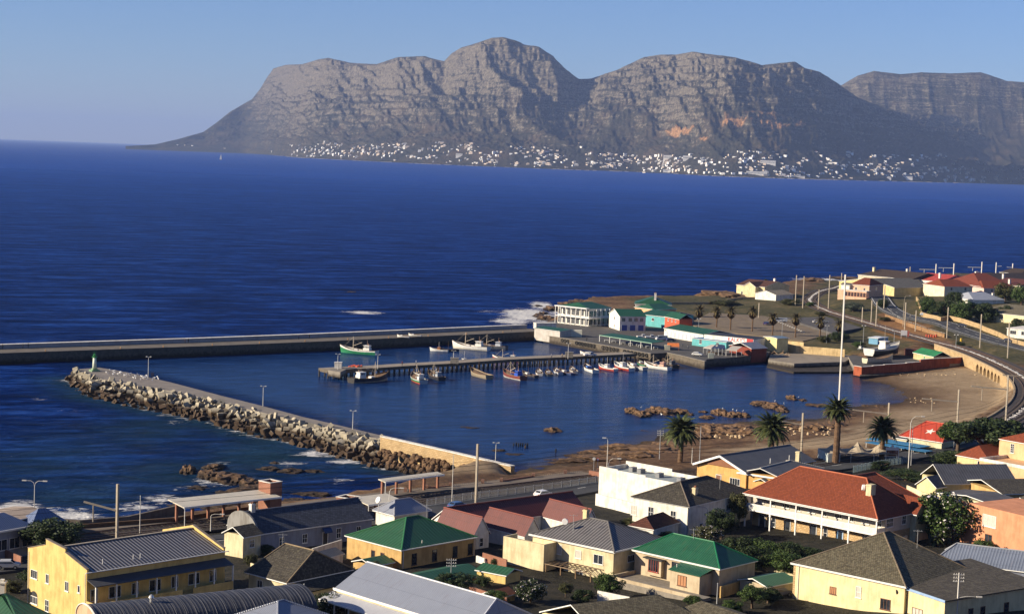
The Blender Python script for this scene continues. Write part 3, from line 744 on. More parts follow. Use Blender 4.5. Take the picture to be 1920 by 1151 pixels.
core.build('rubble_slope', DARKSTONE, bw)
ARM = tidal((0.44, 0.38, 0.27), (0.060, 0.036, 0.018), 1.5, 2.7, 0.3, 0.35)
def armour(kind):
    b = MB()
    if kind == 0:
        b.box(-.95, .95, -.95, .95, -.95, -.3).box(-.95, .95, -.95, .95, .3, .95).box(-.95, -.25, -.95, .95, -.3, .3).box(.25, .95, -.95, .95, -.3, .3)
    elif kind == 1:
        b.box(-.42, .42, -.42, .42, -1.25, 1.25).box(-1.2, 1.2, -.42, .42, .55, 1.251).box(-.42, .42, -1.2, 1.2, -1.251, -.55)
    elif kind == 2:
        b.prism([(-.95, -.7), (-.7, -.95), (.7, -.95), (.95, -.7), (.95, .7), (.7, .95), (-.7, .95), (-.95, .7)], -.9, .9)
    else:
        b.box(-1.05, 1.05, -.7, .7, -.75, -.1).box(-1.05, -.3, -.7, .7, -.1, .75).box(.3, 1.05, -.7, .7, -.1, .75)
    return b.build('armour_block', ARM)
protos = [armour(k) for k in range(4)]; used_p = [False] * 4
Ev = [Vector(p) for p in E]; Wv = [Vector(p) for p in Wl]
NB = 288
for i in range(NB):
    s = (i + rng.rand() * .8) / NB * (len(E) - 1.02); k = int(s); f = s - k
    a = Ev[k].lerp(Ev[k + 1], f); w_ = Wv[k].lerp(Wv[k + 1], f); r = [0.08, 0.36, 0.66, 0.95, 0.22, 0.8, .5][i % 7] + rng.uniform(-.09, .09)
    p = a.lerp(w_, r); z = 3.0 - 3.2 * r + rng.uniform(-.15, .45)
    kk = int(rng.choice([0, 0, 1, 2, 3, 2]))
    c = protos[kk] if not used_p[kk] else protos[kk].copy()
    if used_p[kk]: COL.objects.link(c)
    used_p[kk] = True
    c.location = (p.x, p.y, z); c.rotation_euler = tuple(rng.uniform(0, 6.28, 3)); s_ = rng.uniform(.66, 1.02); c.scale = (s_, s_, s_)
    tag(c, 'pale concrete armour block tumbled on the seaward slope of the breakwater', 'concrete block', 'concrete armour blocks heaped along the breakwater')

def boulder_mesh(name, seed, sx_=1, sy_=1, sz_=1, sub=2, rough=.35, mat=None, freq=1.3):
    bm = bmesh.new(); bmesh.ops.create_icosphere(bm, subdivisions=sub, radius=1.0)
    for v in bm.verts:
        n = mnoise.noise(v.co * freq + Vector((seed * 3.1, seed, 0))); n2 = mnoise.noise(v.co * freq * 3 + Vector((seed, 9, 1)))
        c = v.co * (1 + rough * n + rough * .45 * n2)
        c.z = round(c.z * 3.2) / 3.2 * .35 + c.z * .65
        v.co = Vector((c.x * sx_, c.y * sy_, c.z * sz_))
    me = bpy.data.meshes.new(name); bm.to_mesh(me); bm.free(); me.materials.append(mat)
    ob = bpy.data.objects.new(name, me); COL.objects.link(ob); return ob
BROCK = tidal((0.16, 0.092, 0.045), (0.035, 0.022, 0.012), 0.5, 1.4, 0.7, 0.55)
TROCK = tidal((0.19, 0.108, 0.052), (0.06, 0.034, 0.016), 0.15, 0.9, 0.9, 0.5)
bp = [boulder_mesh('boulder', k, 1, .8, .7, 2, .35, BROCK) for k in range(4)]; ub = [False] * 4
WT = W([(720, 843), (780, 856), (840, 868), (900, 884)], 2.6); WB_ = W([(690, 870), (755, 884), (820, 890), (880, 893)], 0.3)
for i in range(130):
    s = rng.uniform(0, 2.98); k = int(s); f = s - k; r = rng.rand()
    p = Vector(WT[k]).lerp(Vector(WT[k + 1]), f).lerp(Vector(WB_[k]).lerp(Vector(WB_[k + 1]), f), r)
    j = i % 4; c = bp[j] if not ub[j] else bp[j].copy()
    if ub[j]: COL.objects.link(c)
    ub[j] = True; q = rng.uniform(.55, 1.15)
    c.location = (p.x, p.y, 2.5 - 2.5 * r + .1); c.rotation_euler = tuple(rng.uniform(0, 6.28, 3)); c.scale = (q, q, q)
    tag(c, 'dark brown boulder piled against the foot of the sandstone sea wall', 'boulder', 'boulders at the foot of the sandstone sea wall')

wt = W([(713, 817), (780, 832), (860, 850), (958, 873)], 5.4)
swp = Vector((wt[0][0], wt[0][1], 0)); sw_ = empty('sandstone_sea_wall', swp, 0, 'tall weathered sandstone sea wall with white coping between boulders and harbour', 'wall')
tk = offset(wt, 1.1)
MB().prism(rel(wt, swp) + rel(tk, swp)[::-1], -1, 5.2).build('stonework', SANDSTONE, sw_)
MB().prism(rel(offset(wt, -.15), swp) + rel(offset(wt, 1.25), swp)[::-1], 5.203, 5.4).build('coping', WHITEWASH, sw_)
wl2 = W([(955, 875), (962, 880), (975, 884)], 4.0)

OUT = [(352, 884, 16, 6, 1.4), (395, 893, 26, 8, 1.5), (430, 900, 40, 10, 1.6), (468, 906, 22, 8, 1.2), (400, 877, 22, 6, 1.2), (440, 925, 40, 8, 1.0), (505, 879, 22, 4, .8), (545, 882, 28, 5, .8), (480, 915, 40, 9, .9), (370, 912, 26, 5, .5), (515, 868, 16, 3, .6), (590, 882, 20, 3, .6),
       (350, 945, 30, 7, .8), (420, 950, 40, 7, .9), (470, 940, 40, 7, .9), (520, 952, 40, 7, 1.0), (600, 950, 40, 6, 1.0), (660, 944, 30, 5, 1.2), (740, 925, 40, 5, .9), (395, 935, 30, 6, .8), (585, 925, 36, 5, .7), (640, 940, 50, 6, 1.0), (560, 940, 40, 7, .8), (700, 926, 34, 4, .8),
       (1185, 771, 14, 5, 1.2), (1205, 776, 17, 6, 1.3), (1228, 770, 16, 5, 1.4), (1250, 773, 18, 5, 1.3), (1275, 772, 16, 5, 1.1), (1292, 776, 8, 3, .7), (1318, 771, 10, 2.5, .6), (1325, 782, 16, 3, .7),
       (1350, 774, 16, 6, 1.2), (1372, 778, 16, 5, 1.2), (1390, 778, 15, 5, 1.1), (1330, 800, 30, 5, .8), (1425, 757, 20, 4, 1.0), (1450, 762, 20, 6, 1.2), (1465, 768, 12, 5, 1.0), (1484, 746, 10, 4, 1.0), (1505, 749, 8, 3, .6), (1535, 759, 26, 3.5, .6), (1606, 772, 12, 3, .5),
       (1625, 760, 10, 3, .5), (1650, 762, 14, 3, .6), (1672, 760, 6, 2, .4), (1585, 778, 24, 4, .8), (1560, 775, 14, 6, 1.0), (1035, 806, 16, 4, .9), (880, 800, 22, 2.5, .4), (985, 838, 2, 1.5, .8), (935, 843, 16, 2.5, .5), (965, 850, 22, 3, .4), (1035, 860, 20, 3, .35),
       (1080, 853, 20, 3, .4), (1100, 856, 24, 4, .5), (1150, 850, 30, 4, .6), (1050, 866, 20, 2.5, .4), (1120, 849, 30, 5, .6), (1170, 840, 40, 6, .8), (1225, 848, 40, 7, .8), (1130, 862, 44, 6, .7), (1075, 864, 30, 4, .6), (1190, 858, 40, 6, .9), (1250, 838, 30, 6, .9), (1290, 800, 24, 3.5, .4), (1210, 806, 14, 2, .3),
       (1360, 815, 30, 6, 1.1), (1330, 812, 24, 6, 1.3), (1385, 808, 26, 6, 1.1), (1400, 818, 26, 5, .9), (1310, 822, 30, 6, .9), (1520, 812, 22, 5, 1.0), (1545, 806, 20, 5, .8), (1480, 806, 26, 5, .8), (1500, 800, 26, 4, .6), (1568, 800, 16, 5, .7),
       (1010, 592, 10, 4, 1.0), (1025, 598, 16, 4, 1.6), (1018, 588, 10, 3, 1.0), (1035, 580, 14, 3, 1.6), (1060, 572, 14, 3, 1.6), (1085, 566, 16, 3, 1.4), (1010, 573, 8, 2, .6), (975, 580, 9, 1.5, .4), (1120, 560, 16, 2, 1.2), (1160, 558, 20, 2, 1), (1260, 562, 30, 4, 1.6), (1300, 565, 30, 4, 2.0), (1345, 567, 30, 4, 1.8), (1375, 572, 20, 4, 1.6),
       (1500, 533, 20, 2, 1.0), (1525, 540, 16, 3, 1.2), (1590, 522, 30, 3, 1.2), (1560, 535, 16, 3, 1.2), (660, 547, 10, 1.2, .5)]
def ordn(n):
    a = ['first', 'second', 'third', 'fourth', 'fifth', 'sixth', 'seventh', 'eighth', 'ninth', 'tenth', 'eleventh', 'twelfth', 'thirteenth', 'fourteenth', 'fifteenth', 'sixteenth', 'seventeenth', 'eighteenth', 'nineteenth']
    return a[n] if n < 19 else (('twentieth', 'thirtieth', 'fortieth', 'fiftieth')[(n + 1) // 10 - 2] if (n + 1) % 10 == 0 else ('twenty-', 'thirty-', 'forty-', 'fifty-')[(n + 1) // 10 - 2] + a[n % 10])
ocount = {}; OUT.sort()
for i, (px, py, rx, ry, h) in enumerate(OUT):
    c = at(px, py, .2); ex = rx / (c - CP).length * FPX * 0
    wx = (at(px + rx, py, .2) - c).length; wy = max(abs(at(px, py - ry, .2).y - c.y) * .8, wx * .25)
    base = gz(c.x, c.y) if (py > 780 and px > 1000) or (px > 1000 and py < 600) else -.3
    ob = boulder_mesh('rock_outcrop', i + 20, wx, wy, h * 1.25, 4, .42, TROCK if px > 1000 and py > 700 else BROCK, 2.0)
    ob.location = (c.x, c.y, max(base, -.3) - .05); 
    if px < 1000 and py > 860: lab = ('brown wave-washed rock among foam in front of the railway station', 'wave-washed rocks in front of the station')
    elif py < 700 and px > 1000: lab = ('low brown rock on the outer shore beyond the harbour buildings', 'rocks on the outer shore')
    else: lab = ('low reddish brown rock in the shallow end of the harbour cove', 'rocks in the shallow end of the harbour')
    if px < 900 and 700 < py < 860 or (py < 560 and px < 700): lab = ('small isolated rock just breaking the open water', 'isolated rocks')
    ocount[lab[1]] = ocount.get(lab[1], -1) + 1
    tag(ob, ordn(ocount[lab[1]]) + ' from the left, ' + lab[0], 'rock', lab[1])
sb = [boulder_mesh('beach_boulder', 50 + k, 1, .8, .7, 1, .3, paint((0.42, 0.30, 0.17), .9, .35, 1.0)) for k in range(3)]; us = [False] * 3
for i in range(150):
    if i < 70: px, py = rng.uniform(1300, 1400), rng.uniform(797, 822)
    elif i < 115: px, py = rng.uniform(1450, 1560), rng.uniform(797, 816)
    else: px, py = rng.uniform(1660, 1830), 700 + rng.uniform(0, 5)
    if i >= 135: px, py = rng.uniform(1700, 1760), rng.uniform(746, 756)
    g = ground(px, py); j = i % 3; c = sb[j] if not us[j] else sb[j].copy()
    if us[j]: COL.objects.link(c)
    us[j] = True; q = rng.uniform(.3, .95) * (.5 if i >= 115 else 1)
    c.location = g; c.rotation_euler = tuple(rng.uniform(0, 6.28, 3)); c.scale = (q, q, q)
    tag(c, 'pale rounded boulder strewn on the little harbour beach', 'boulder', 'pale boulders strewn on the beach')

def slab(name, pts, z0, z1, mats, label, cat, **k):
    pw = W(pts, z1); o = Vector((sum(p[0] for p in pw) / len(pw), sum(p[1] for p in pw) / len(pw), 0))
    ob = MB().prism(rel(pw, o), z0, z1, 0, 1).build(name, mats, None, loc=o)
    return tag(ob, label, cat, **k)
APRON = paint((0.075, 0.068, 0.06), .9, .35, .25)
Q1 = [(1019, 628), (1128, 646.5), (1220, 663), (1250, 661), (1273, 666), (1321, 677.5), (1325, 673.5), (1438, 665), (1452, 652), (1440, 640), (1330, 622), (1260, 600), (1150, 583), (1030, 602), (1008, 617)]
slab('fishing_quay', Q1, -3, 3.0, [DARKSTONE, APRON], 'broad fishing quay of dark stone with tarred apron below the green-roofed buildings', 'quay')
Q1e = W(Q1[:6], 3.05); o = Vector((Q1e[1][0], Q1e[1][1], 0))
MB().prism(rel(Q1e, o) + rel(offset(Q1e, .9), o)[::-1], 3.0, 3.12).build('quay_kerb', CONC, None, loc=o)['kind'] = 'structure'
slab('slipway_dock', [(1440.5, 674.5), (1489, 681.5), (1584, 678), (1600, 668), (1580, 664), (1490, 662), (1445, 664)], -3, 2.3, [CONC, paint((0.24, 0.195, 0.14), .9, .3, .3)], 'low sandy-coloured concrete dock below the buff retaining wall', 'dock')
slab('slipway_step', [(1438, 686), (1488, 697), (1590, 697), (1612, 692), (1600, 668), (1445, 670)], -3, .7, [CONC, DARKSTONE], 'weed-stained lower step at the foot of the concrete dock', 'dock')
slab('boat_yard_quay', [(1587, 690), (1614, 697), (1612, 705), (1700, 700), (1819, 688), (1822, 668), (1700, 655), (1600, 668)], -2, 1.0, [CONC, CONC], 'stained concrete footing below the red harbour wall', 'quay')
slab('boat_yard', [(1602, 688), (1616, 691), (1700, 686), (1818, 680), (1822, 662), (1760, 650), (1640, 652), (1590, 668)], 0.5, 2.9, [CONC, APRON], 'paved boat yard behind the red harbour wall', 'yard')
rw = W([(1601, 684), (1616, 686.5), (1700, 681.5), (1752, 678), (1818, 674.5)], 4.0); o = Vector((rw[1][0], rw[1][1], 0))
e = empty('red_harbour_wall', o, 0, 'red painted harbour wall with stepped white coping around the boat yard', 'wall')
hz_ = [3.7, 3.7, 4.0, 4.1, 5.0]
for nm, w0, w1, z0, z1, mt in (('wall', 0, .6, .3, 0, plaster((0.34, 0.085, 0.035), .6)), ('coping', -.1, .7, 0, .12, WHITEWASH)):
    b = MB()
    segs = resample(rw, 6.0)
    for i in range(len(segs) - 1):
        a, c = segs[i], segs[i + 1]; q = i / (len(segs) - 2); h = 3.7 + .35 * int(q * 6) * (q > 0) * .5; h = h if q < .66 else 5.1
        if nm == 'wall' and i > len(segs) * .98: pass
        n = Vector((-(c - a).y, (c - a).x)).normalized()
        P = [a - n * -w0, c - n * -w0, c + n * w1, a + n * w1]
        b.prism([(p.x - o.x, p.y - o.y) for p in P], z0 if nm == 'wall' else h + .003, h if nm == 'wall' else h + .12)
    b.build(nm, mt, e)
ty = None
def torus(r=.45, t=.17, n=14, m=6):
    b = MB(); pts = []; fs = []
    for i in range(n):
        a = 2 * math.pi * i / n
        for j in range(m):
            c = 2 * math.pi * j / m; rr = r + t * math.cos(c); pts.append((rr * math.cos(a), t * math.sin(c), rr * math.sin(a)))
    for i in range(n):
        for j in range(m): fs.append((i * m + j, ((i + 1) % n) * m + j, ((i + 1) % n) * m + (j + 1) % m, i * m + (j + 1) % m))
    return b.add(pts, fs)
q3 = [Vector(p) for p in W([(1055, 634), (1128, 646.7), (1220, 663)], 3.0)]
for i in range(27):
    if i in (3, 4, 12, 13, 19): continue
    f = i / 27 * 2; k = min(1, int(f)); p = q3[k].lerp(q3[k + 1], f - k); d = (q3[k + 1] - q3[k]).normalized()
    if ty is None: ty = torus(.62, .2).build('tyre_fender', BLACK); c = ty
    else: c = ty.copy(); COL.objects.link(c)
    c.location = (p.x + d.y * .25, p.y - d.x * .25, 2.1); c.rotation_euler = (0, 0, math.atan2(d.y, d.x))
    tag(c, 'old black tyre hung as a fender on the stone face of the fishing quay', 'tyre', 'tyres hung along the quay face')
def wallrun(name, pts, z0, z1, th, mat, label, cat='wall', coping=None, ztop_px=None):
    pw = W(pts, z1 if not isinstance(z1, (list,)) else 4); o = Vector((pw[0][0], pw[0][1], 0))
    e = empty(name, o, 0, label, cat)
    MB().prism(rel(pw, o) + rel(offset(pw, th), o)[::-1], z0, z1).build('wall_body', mat, e)
    if coping: MB().prism(rel(offset(pw, -.08), o) + rel(offset(pw, th + .08), o)[::-1], z1 + .003, z1 + .13).build('coping', coping, e)
    return e
wallrun('retaining_wall', [(1455, 640), (1492, 648), (1540, 651.5), (1584, 655)], 1, 5.2, .6, CREAMWALL, 'smooth buff retaining wall behind the concrete dock')
wallrun('terrace_wall', [(1306, 612), (1345, 624), (1400, 631), (1440, 635), (1507, 642)], 2, 5.6, .5, CREAMWALL, 'long low ochre wall between the quay and the palm-lined parking ground')
JF = W([(616, 694), (700, 690), (760, 686), (850, 681), (950, 674), (1100, 667.5), (1192, 663)], 2.8); o = Vector((JF[0][0], JF[0][1], 0))
jt = empty('timber_jetty', o, 0, 'long narrow jetty on piles reaching out into the middle of the harbour', 'jetty')
JB = offset(JF, 6.5)
MB().prism(rel(JF, o) + rel(JB, o)[::-1], 1.75, 2.8, 0, 1).build('deck', [DARKSTONE, paint((0.26, 0.215, 0.16), .9, .3, .4)], jt)  # edge made deep and dark to stand for the shade under the jetty
b = MB()
MB().prism(rel(offset(JF, -.12), o)[:2] + rel(offset(JF, .0), o)[:2][::-1], 1.5, 2.85).build('fender_beam', WOOD, jt)
st = resample(offset(JF, .3), 2.0); st2 = resample(offset(JF, 5.9), 2.0)
for L in (st, st2):
    for p in L[::1]: b.cyl((p.x - o.x, p.y - o.y, -3), (p.x - o.x, p.y - o.y, 2.2), .28, n=6)
pl_ = b.build('pile', paint((0.06, 0.05, 0.04), .9, .3), jt); pl_['kind'] = 'stuff'
hd = W([(615, 695), (638, 699), (652, 692), (630, 688)], 2.6)
MB().prism(rel(hd, o), .9, 2.85).build('pier_head', CONC, jt)
bx = MB().box(-1.2, 1.2, -1, 1, 0, 1.9).box(-1.3, 1.3, -1.1, 1.1, 1.9, 2.0).build('white_kiosk', WHITEWASH, None, loc=at(634, 690, 2.85)); tag(bx, 'small white box on the head of the jetty', 'kiosk')
bx = MB().box(-1.2, 1.6, -1, 1, 0, 1.8).box(-1.3, 1.7, -1.1, 1.1, 1.8, 1.95).build('concrete_kiosk', CONC, None, loc=at(851, 681, 2.8)); tag(bx, 'pale square box left of middle on the jetty deck', 'kiosk')
bx = MB().box(-1.2, 1.6, -1, 1, 0, 1.9).box(-1.3, 1.7, -1.1, 1.1, 1.9, 2.0).build('concrete_kiosk', CONC, None, loc=at(1066, 670, 2.8)); tag(bx, 'square grey box on the jetty deck beside the white pickup', 'kiosk')
p = at(177, 696, 3.2)
lh = empty('lighthouse', p, .6, 'small white harbour light with green base and green lantern at the tip of the breakwater', 'lighthouse')
GREEN = paint((0.03, 0.20, 0.05), .5, .2); LHW = paint((0.62, 0.66, 0.52), .6, .2)
MB().box(-1.3, 1.3, -1.3, 1.3, 0, .5).box(-.8, .8, -.8, .8, .5, .9).build('plinth', paint((0.20, 0.30, 0.16), .7, .3), lh)
MB().cyl((0, 0, .9), (0, 0, 4.4), .66, .5, 16).build('tower', LHW, lh, True)
g = MB().cyl((0, 0, 4.4), (0, 0, 4.6), .85, .85, 16).cyl((0, 0, 4.6), (0, 0, 5.3), .42, .42, 10).cyl((0, 0, 5.3), (0, 0, 5.5), .6, .1, 10)
g.build('lantern', GREEN, lh)
g = MB()
for i in range(8):
    a = i * .785; g.cyl((.8 * math.cos(a), .8 * math.sin(a), 4.6), (.8 * math.cos(a), .8 * math.sin(a), 5.15), .03, n=4)
g.box(-.8, .8, -.02, .02, 5.1, 5.16).box(-.02, .02, -.8, .8, 5.1, 5.16).cyl((0, 0, 5.5), (0, 0, 6.2), .04, n=5).box(-.5, .5, -.06, .06, 5.85, 6.0)
g.build('railing', GREEN, lh)
tag(MB().box(-.45, .45, -.4, .4, 0, 1.2).box(-.5, .5, -.45, .45, 1.2, 1.3).build('utility_box', paint((0.02, 0.025, 0.06), .5), None, loc=at(286, 706, 3.2)), 'dark square bin standing beside the first lamp on the breakwater', 'bin')

def gull():
    b = MB(); b.tube([(-.30, 0, .30), (-.18, 0, .27), (0, 0, .27), (.13, 0, .34), (.2, 0, .42), (.26, 0, .42)], [.02, .08, .11, .08, .055, .03], 6)
    b.cyl((0.02, .04, 0), (0.02, .04, .2), .012, n=3).cyl((0.02, -.04, 0), (0.02, -.04, .2), .012, n=3).cyl((.26, 0, .42), (.33, 0, .40), .018, .004, 4)
    return b.build('seagull', WHITE)
gu = None
def put_gull(p, grp, lab):
    global gu
    if gu is None: gu = gull(); c = gu
    else: c = gu.copy(); COL.objects.link(c)
    c.location = p; c.rotation_euler = (0, 0, rng.uniform(0, 6.28)); c.scale = (1.5,) * 3; tag(c, lab, 'gull', grp)
for i in range(46):
    f = rng.uniform(.0, 1) ** 1.3; px = 200 + 95 * f + rng.uniform(-4, 4); py = 697.5 + 14 * f + rng.uniform(-3.5, 6)
    put_gull(at(px, py, 3.2), 'gulls resting on the breakwater', 'white gull resting on the flat top of the breakwater')
for px, py in ((1202, 766), (1355, 768), (1374, 770), (1381, 772), (1393, 773), (1453, 754), (1470, 758), (1497, 747), (1240, 779)):
    q = at(px, py, 1.3); put_gull(q, 'gulls on the harbour rocks', 'white gull perched on a low rock in the harbour')

g = MB()
for px, py in ((963, 836), (968, 836), (972, 837), (976, 836), (980, 837), (985, 836), (989, 837), (1042, 848)):
    q = at(px, py, 0); o_ = at(963, 836, 0); g.cyl(q - o_ + Vector((0, 0, -1)), q - o_ + Vector((0, 0, .7 + .3 * rng.rand())), .2, n=6)
tag(g.build('pile_stumps', BLACK, None, loc=at(963, 836, 0)), 'row of black broken pile stumps sticking out of the harbour water', 'pile stumps', kind='stuff')


def ribbon(name, pts3, w, mat, thick=.0, lift=.12, kind='structure', crown=0):
    """pts3: world (x,y) path draped over the terrain"""
    P = resample([(p[0], p[1]) for p in pts3], 3.0); N = perp([tuple(p) for p in P])
    L = [p + n * w / 2 for p, n in zip(P, N)]; Rr = [p - n * w / 2 for p, n in zip(P, N)]
    Z = []
    for f in np.linspace(-.6, .6, 7):
        xx = np.array([p.x + n.x * w * f for p, n in zip(P, N)]); yy = np.array([p.y + n.y * w * f for p, n in zip(P, N)])
        Z.append(terrain_z(xx, yy)[0])
    Z = np.max(Z, axis=0); k = 7
    Z = np.convolve(np.pad(Z, k // 2 + 1, mode='edge'), np.ones(k) / k, 'same')[k // 2 + 1:-(k // 2 + 1)] + .25 + lift
    v = []; f = []
    for i, (a, b) in enumerate(zip(L, Rr)):
        v += [(a.x, a.y, Z[i]), (b.x, b.y, Z[i]), (a.x, a.y, Z[i] - 1.2), (b.x, b.y, Z[i] - 1.2)]
    for i in range(len(L) - 1):
        o = 4 * i; f += [(o + 1, o + 5, o + 4, o), (o, o + 4, o + 6, o + 2), (o + 5, o + 1, o + 3, o + 7)]
    ob = MB().add(v, f).build(name, mat)
    if kind: ob['kind'] = kind
    return P, N, Z, ob
ASPH = paint((0.045, 0.045, 0.046), .9, .3, .4); 
def strips(name, P, N, Z, offs, w, mat, dz=.012, dash=None):
    b = MB()
    for off in offs:
        for i in range(len(P) - 1):
            if dash and (i % dash[0]) >= dash[1]: continue
            a0 = P[i] + N[i] * (off - w / 2); a1 = P[i] + N[i] * (off + w / 2); c0 = P[i + 1] + N[i + 1] * (off - w / 2); c1 = P[i + 1] + N[i + 1] * (off + w / 2)
            b.add([(a0.x, a0.y, Z[i] + dz), (c0.x, c0.y, Z[i + 1] + dz), (c1.x, c1.y, Z[i + 1] + dz), (a1.x, a1.y, Z[i] + dz)], [(0, 1, 2, 3)])
    o = b.build(name, mat); o['kind'] = 'structure'; return o
ROADW = paint((0.68, 0.66, 0.60), .8, .2)
rd = smooth_path(W([(1640, 545, 9.5), (1650, 560, 9.8), (1662, 575, 9.5), (1690, 588, 8.5), (1730, 600, 8.0), (1770, 610, 7.4), (1815, 624, 6.9), (1870, 640, 6.6), (1990, 668, 6.5)]))
P_, N_, Z_, ob = ribbon('coast_road', rd, 10, ASPH); strips('road_markings', P_, N_, Z_, [-4.3, 4.3], .28, ROADW); strips('road_centre_line', P_, N_, Z_, [0], .2, ROADW, dash=(3, 1))
rd2 = smooth_path(W([(-120, 1075, 5.2), (300, 1035, 5.2), (620, 985, 5.2), (900, 948, 5.2), (1060, 923, 5.2), (1120, 914, 5.2), (1250, 905, 5.2), (1500, 880, 5.2), (1700, 858, 5.4), (1900, 815, 6)]))
Pm, Nm, Zm, ob = ribbon('main_road', rd2, 9, ASPH); strips('road_markings', Pm, Nm, Zm, [0], .16, ROADW, dash=(3, 1))
def ground_poly(name, pts, z, mat, lift=.35):
    pw = [at(p[0], p[1], z) for p in pts]; o = pw[0]
    zz = float(np.max(terrain_z(np.array([p.x for p in pw] + [sum(p.x for p in pw) / len(pw)]), np.array([p.y for p in pw] + [sum(p.y for p in pw) / len(pw)]))[0])) + lift
    ob = MB().prism([(p.x - o.x, p.y - o.y) for p in pw], zz - 3 - o.z, zz - o.z).build(name, mat, None, loc=o); ob['kind'] = 'structure'; return zz
TARK = paint((0.075, 0.068, 0.062), .9, .3, .3); GRAVEL = paint((0.17, 0.125, 0.075), .95, .4, .3)
zc = ground_poly('gravel_parking', [(1290, 612), (1345, 625), (1440, 636), (1505, 644), (1560, 630), (1500, 605), (1430, 596), (1330, 590)], 3.4, GRAVEL, .25)
zc2 = ground_poly('tarred_parking', [(1470, 603), (1560, 632), (1615, 622), (1550, 601)], 3.5, TARK, .36)
CARZ = zc2
dz_ = MB()
for i in range(14):
    q = at(1452 + i * 4.2, 601 + i * 1.7, zc); dz_.box(q.x - .3, q.x + .3, q.y - .25, q.y + .25, q.z - .3, q.z + .45)
sp = dz_.build('parking_kerb_stones', WHITEWASH); tag(sp, 'row of whitewashed kerb stones edging the tarred parking ground', 'kerb stones', kind='stuff')

VZ = 6.6
vt = smooth_path(W([(1752, 644), (1808, 663), (1844, 680), (1870, 693), (1888, 705), (1899, 718), (1902, 732), (1896, 748), (1880, 763), (1855, 779), (1830, 790), (1790, 806)], VZ), 3)
VS = resample(vt, .5)
S = [0.0]
for a, b in zip(VS, VS[1:]): S.append(S[-1] + (b - a).length)
S = np.array(S)
def vpt(s, off=0.0):
    i = int(np.clip(np.searchsorted(S, s) - 1, 0, len(VS) - 2)); f = (s - S[i]) / max(S[i + 1] - S[i], 1e-6); p = VS[i].lerp(VS[i + 1], f)
    j0 = VS[max(i - 4, 0)]; j1 = VS[min(i + 5, len(VS) - 1)]; d = (j1 - j0).normalized(); n = Vector((-d.y, d.x)); return p + n * off
oV = Vector((VS[0].x, VS[0].y, 0))
via = empty('railway_viaduct', oV, 0, 'curved sandstone railway viaduct with round arches behind the little beach', 'viaduct')
def vv(s, off, z): q = vpt(s, off); return (q.x - oV.x, q.y - oV.y, z)
s_start = S[int(np.argmin([abs(proj((p.x, p.y, VZ))[0] - 1829) + (0 if p.y > 480 else 50) for p in VS[:len(VS) // 2]]))]
NARC = 7; PW, AW = 1.5, 4.2
wallb = MB(); back = MB(); sof = MB()
def wall_strip(s0, s1, z0, z1, b=wallb):
    n = max(1, int((s1 - s0) / 1.5))
    for i in range(n):
        a = s0 + (s1 - s0) * i / n; c = s0 + (s1 - s0) * (i + 1) / n
        b.add([vv(a, 0, z0), vv(c, 0, z0), vv(c, 0, z1), vv(a, 0, z1)], [(0, 1, 2, 3)])
wall_strip(0, s_start, -1, VZ - .6); s = s_start; ZB = -.5; ZS = 3.1
for k in range(NARC):
    wall_strip(s, s + PW, ZB, VZ - .6); s += PW
    n = 10; r = AW / 2
    for i in range(n):
        a0 = math.pi * i / n; a1 = math.pi * (i + 1) / n
        x0 = s + r - r * math.cos(a0); x1 = s + r - r * math.cos(a1); h0 = ZS + r * .95 * math.sin(a0); h1 = ZS + r * .95 * math.sin(a1)
        wallb.add([vv(x0, 0, h0), vv(x1, 0, h1), vv(x1, 0, VZ - .6), vv(x0, 0, VZ - .6)], [(0, 1, 2, 3)])
        sof.add([vv(x0, 0, h0), vv(x0, 2.4, h0), vv(x1, 2.4, h1), vv(x1, 0, h1)], [(0, 1, 2, 3)])
    for e_ in (0, AW): sof.add([vv(s + e_, 0, ZB), vv(s + e_, 2.4, ZB), vv(s + e_, 2.4, ZS), vv(s + e_, 0, ZS)], [(0, 1, 2, 3)])
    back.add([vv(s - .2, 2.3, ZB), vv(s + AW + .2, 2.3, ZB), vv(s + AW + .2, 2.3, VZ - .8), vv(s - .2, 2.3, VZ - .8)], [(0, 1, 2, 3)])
    s += AW
wall_strip(s, S[-1] - .1, ZB, VZ - .6)
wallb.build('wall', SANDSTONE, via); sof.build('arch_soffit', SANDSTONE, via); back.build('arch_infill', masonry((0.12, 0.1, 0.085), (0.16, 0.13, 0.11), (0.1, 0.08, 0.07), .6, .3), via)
pb = MB(); n = int(S[-1] / 1.5)
for i in range(n):
    a = S[-1] * i / n; c = S[-1] * (i + 1) / n
    P8 = [vv(a, -.12, VZ - .6), vv(c, -.12, VZ - .6), vv(c, .5, VZ - .6), vv(a, .5, VZ - .6), vv(a, -.12, VZ), vv(c, -.12, VZ), vv(c, .5, VZ), vv(a, .5, VZ)]
    pb.add(P8, [(0, 1, 5, 4), (4, 5, 6, 7), (2, 3, 7, 6)])
pb.build('parapet', masonry((0.36, 0.26, 0.15), (0.46, 0.34, 0.20), (0.2, 0.15, 0.1), .7, .3), via)
db = MB()
for i in range(n):
    a = S[-1] * i / n; c = S[-1] * (i + 1) / n
    db.add([vv(a, .5, VZ - .62), vv(c, .5, VZ - .62), vv(c, 13, VZ - .62), vv(a, 13, VZ - .62), vv(c, 15, 3), vv(a, 15, 3)], [(0, 1, 2, 3), (3, 2, 4, 5)])
db.build('deck_fill', paint((0.055, 0.043, 0.034), .95, .4, .5), via)
BAL = paint((0.040, 0.030, 0.024), .95, .45, .8); WBAL = paint((0.62, 0.58, 0.52), .9, .3, 1.5)
far_line = W([(1575, 536, 5.2), (1540, 548, 5.3), (1518, 559, 5.5), (1518, 569, 5.7), (1545, 583, 6), (1600, 598, 6), (1650, 612, 6.2)])
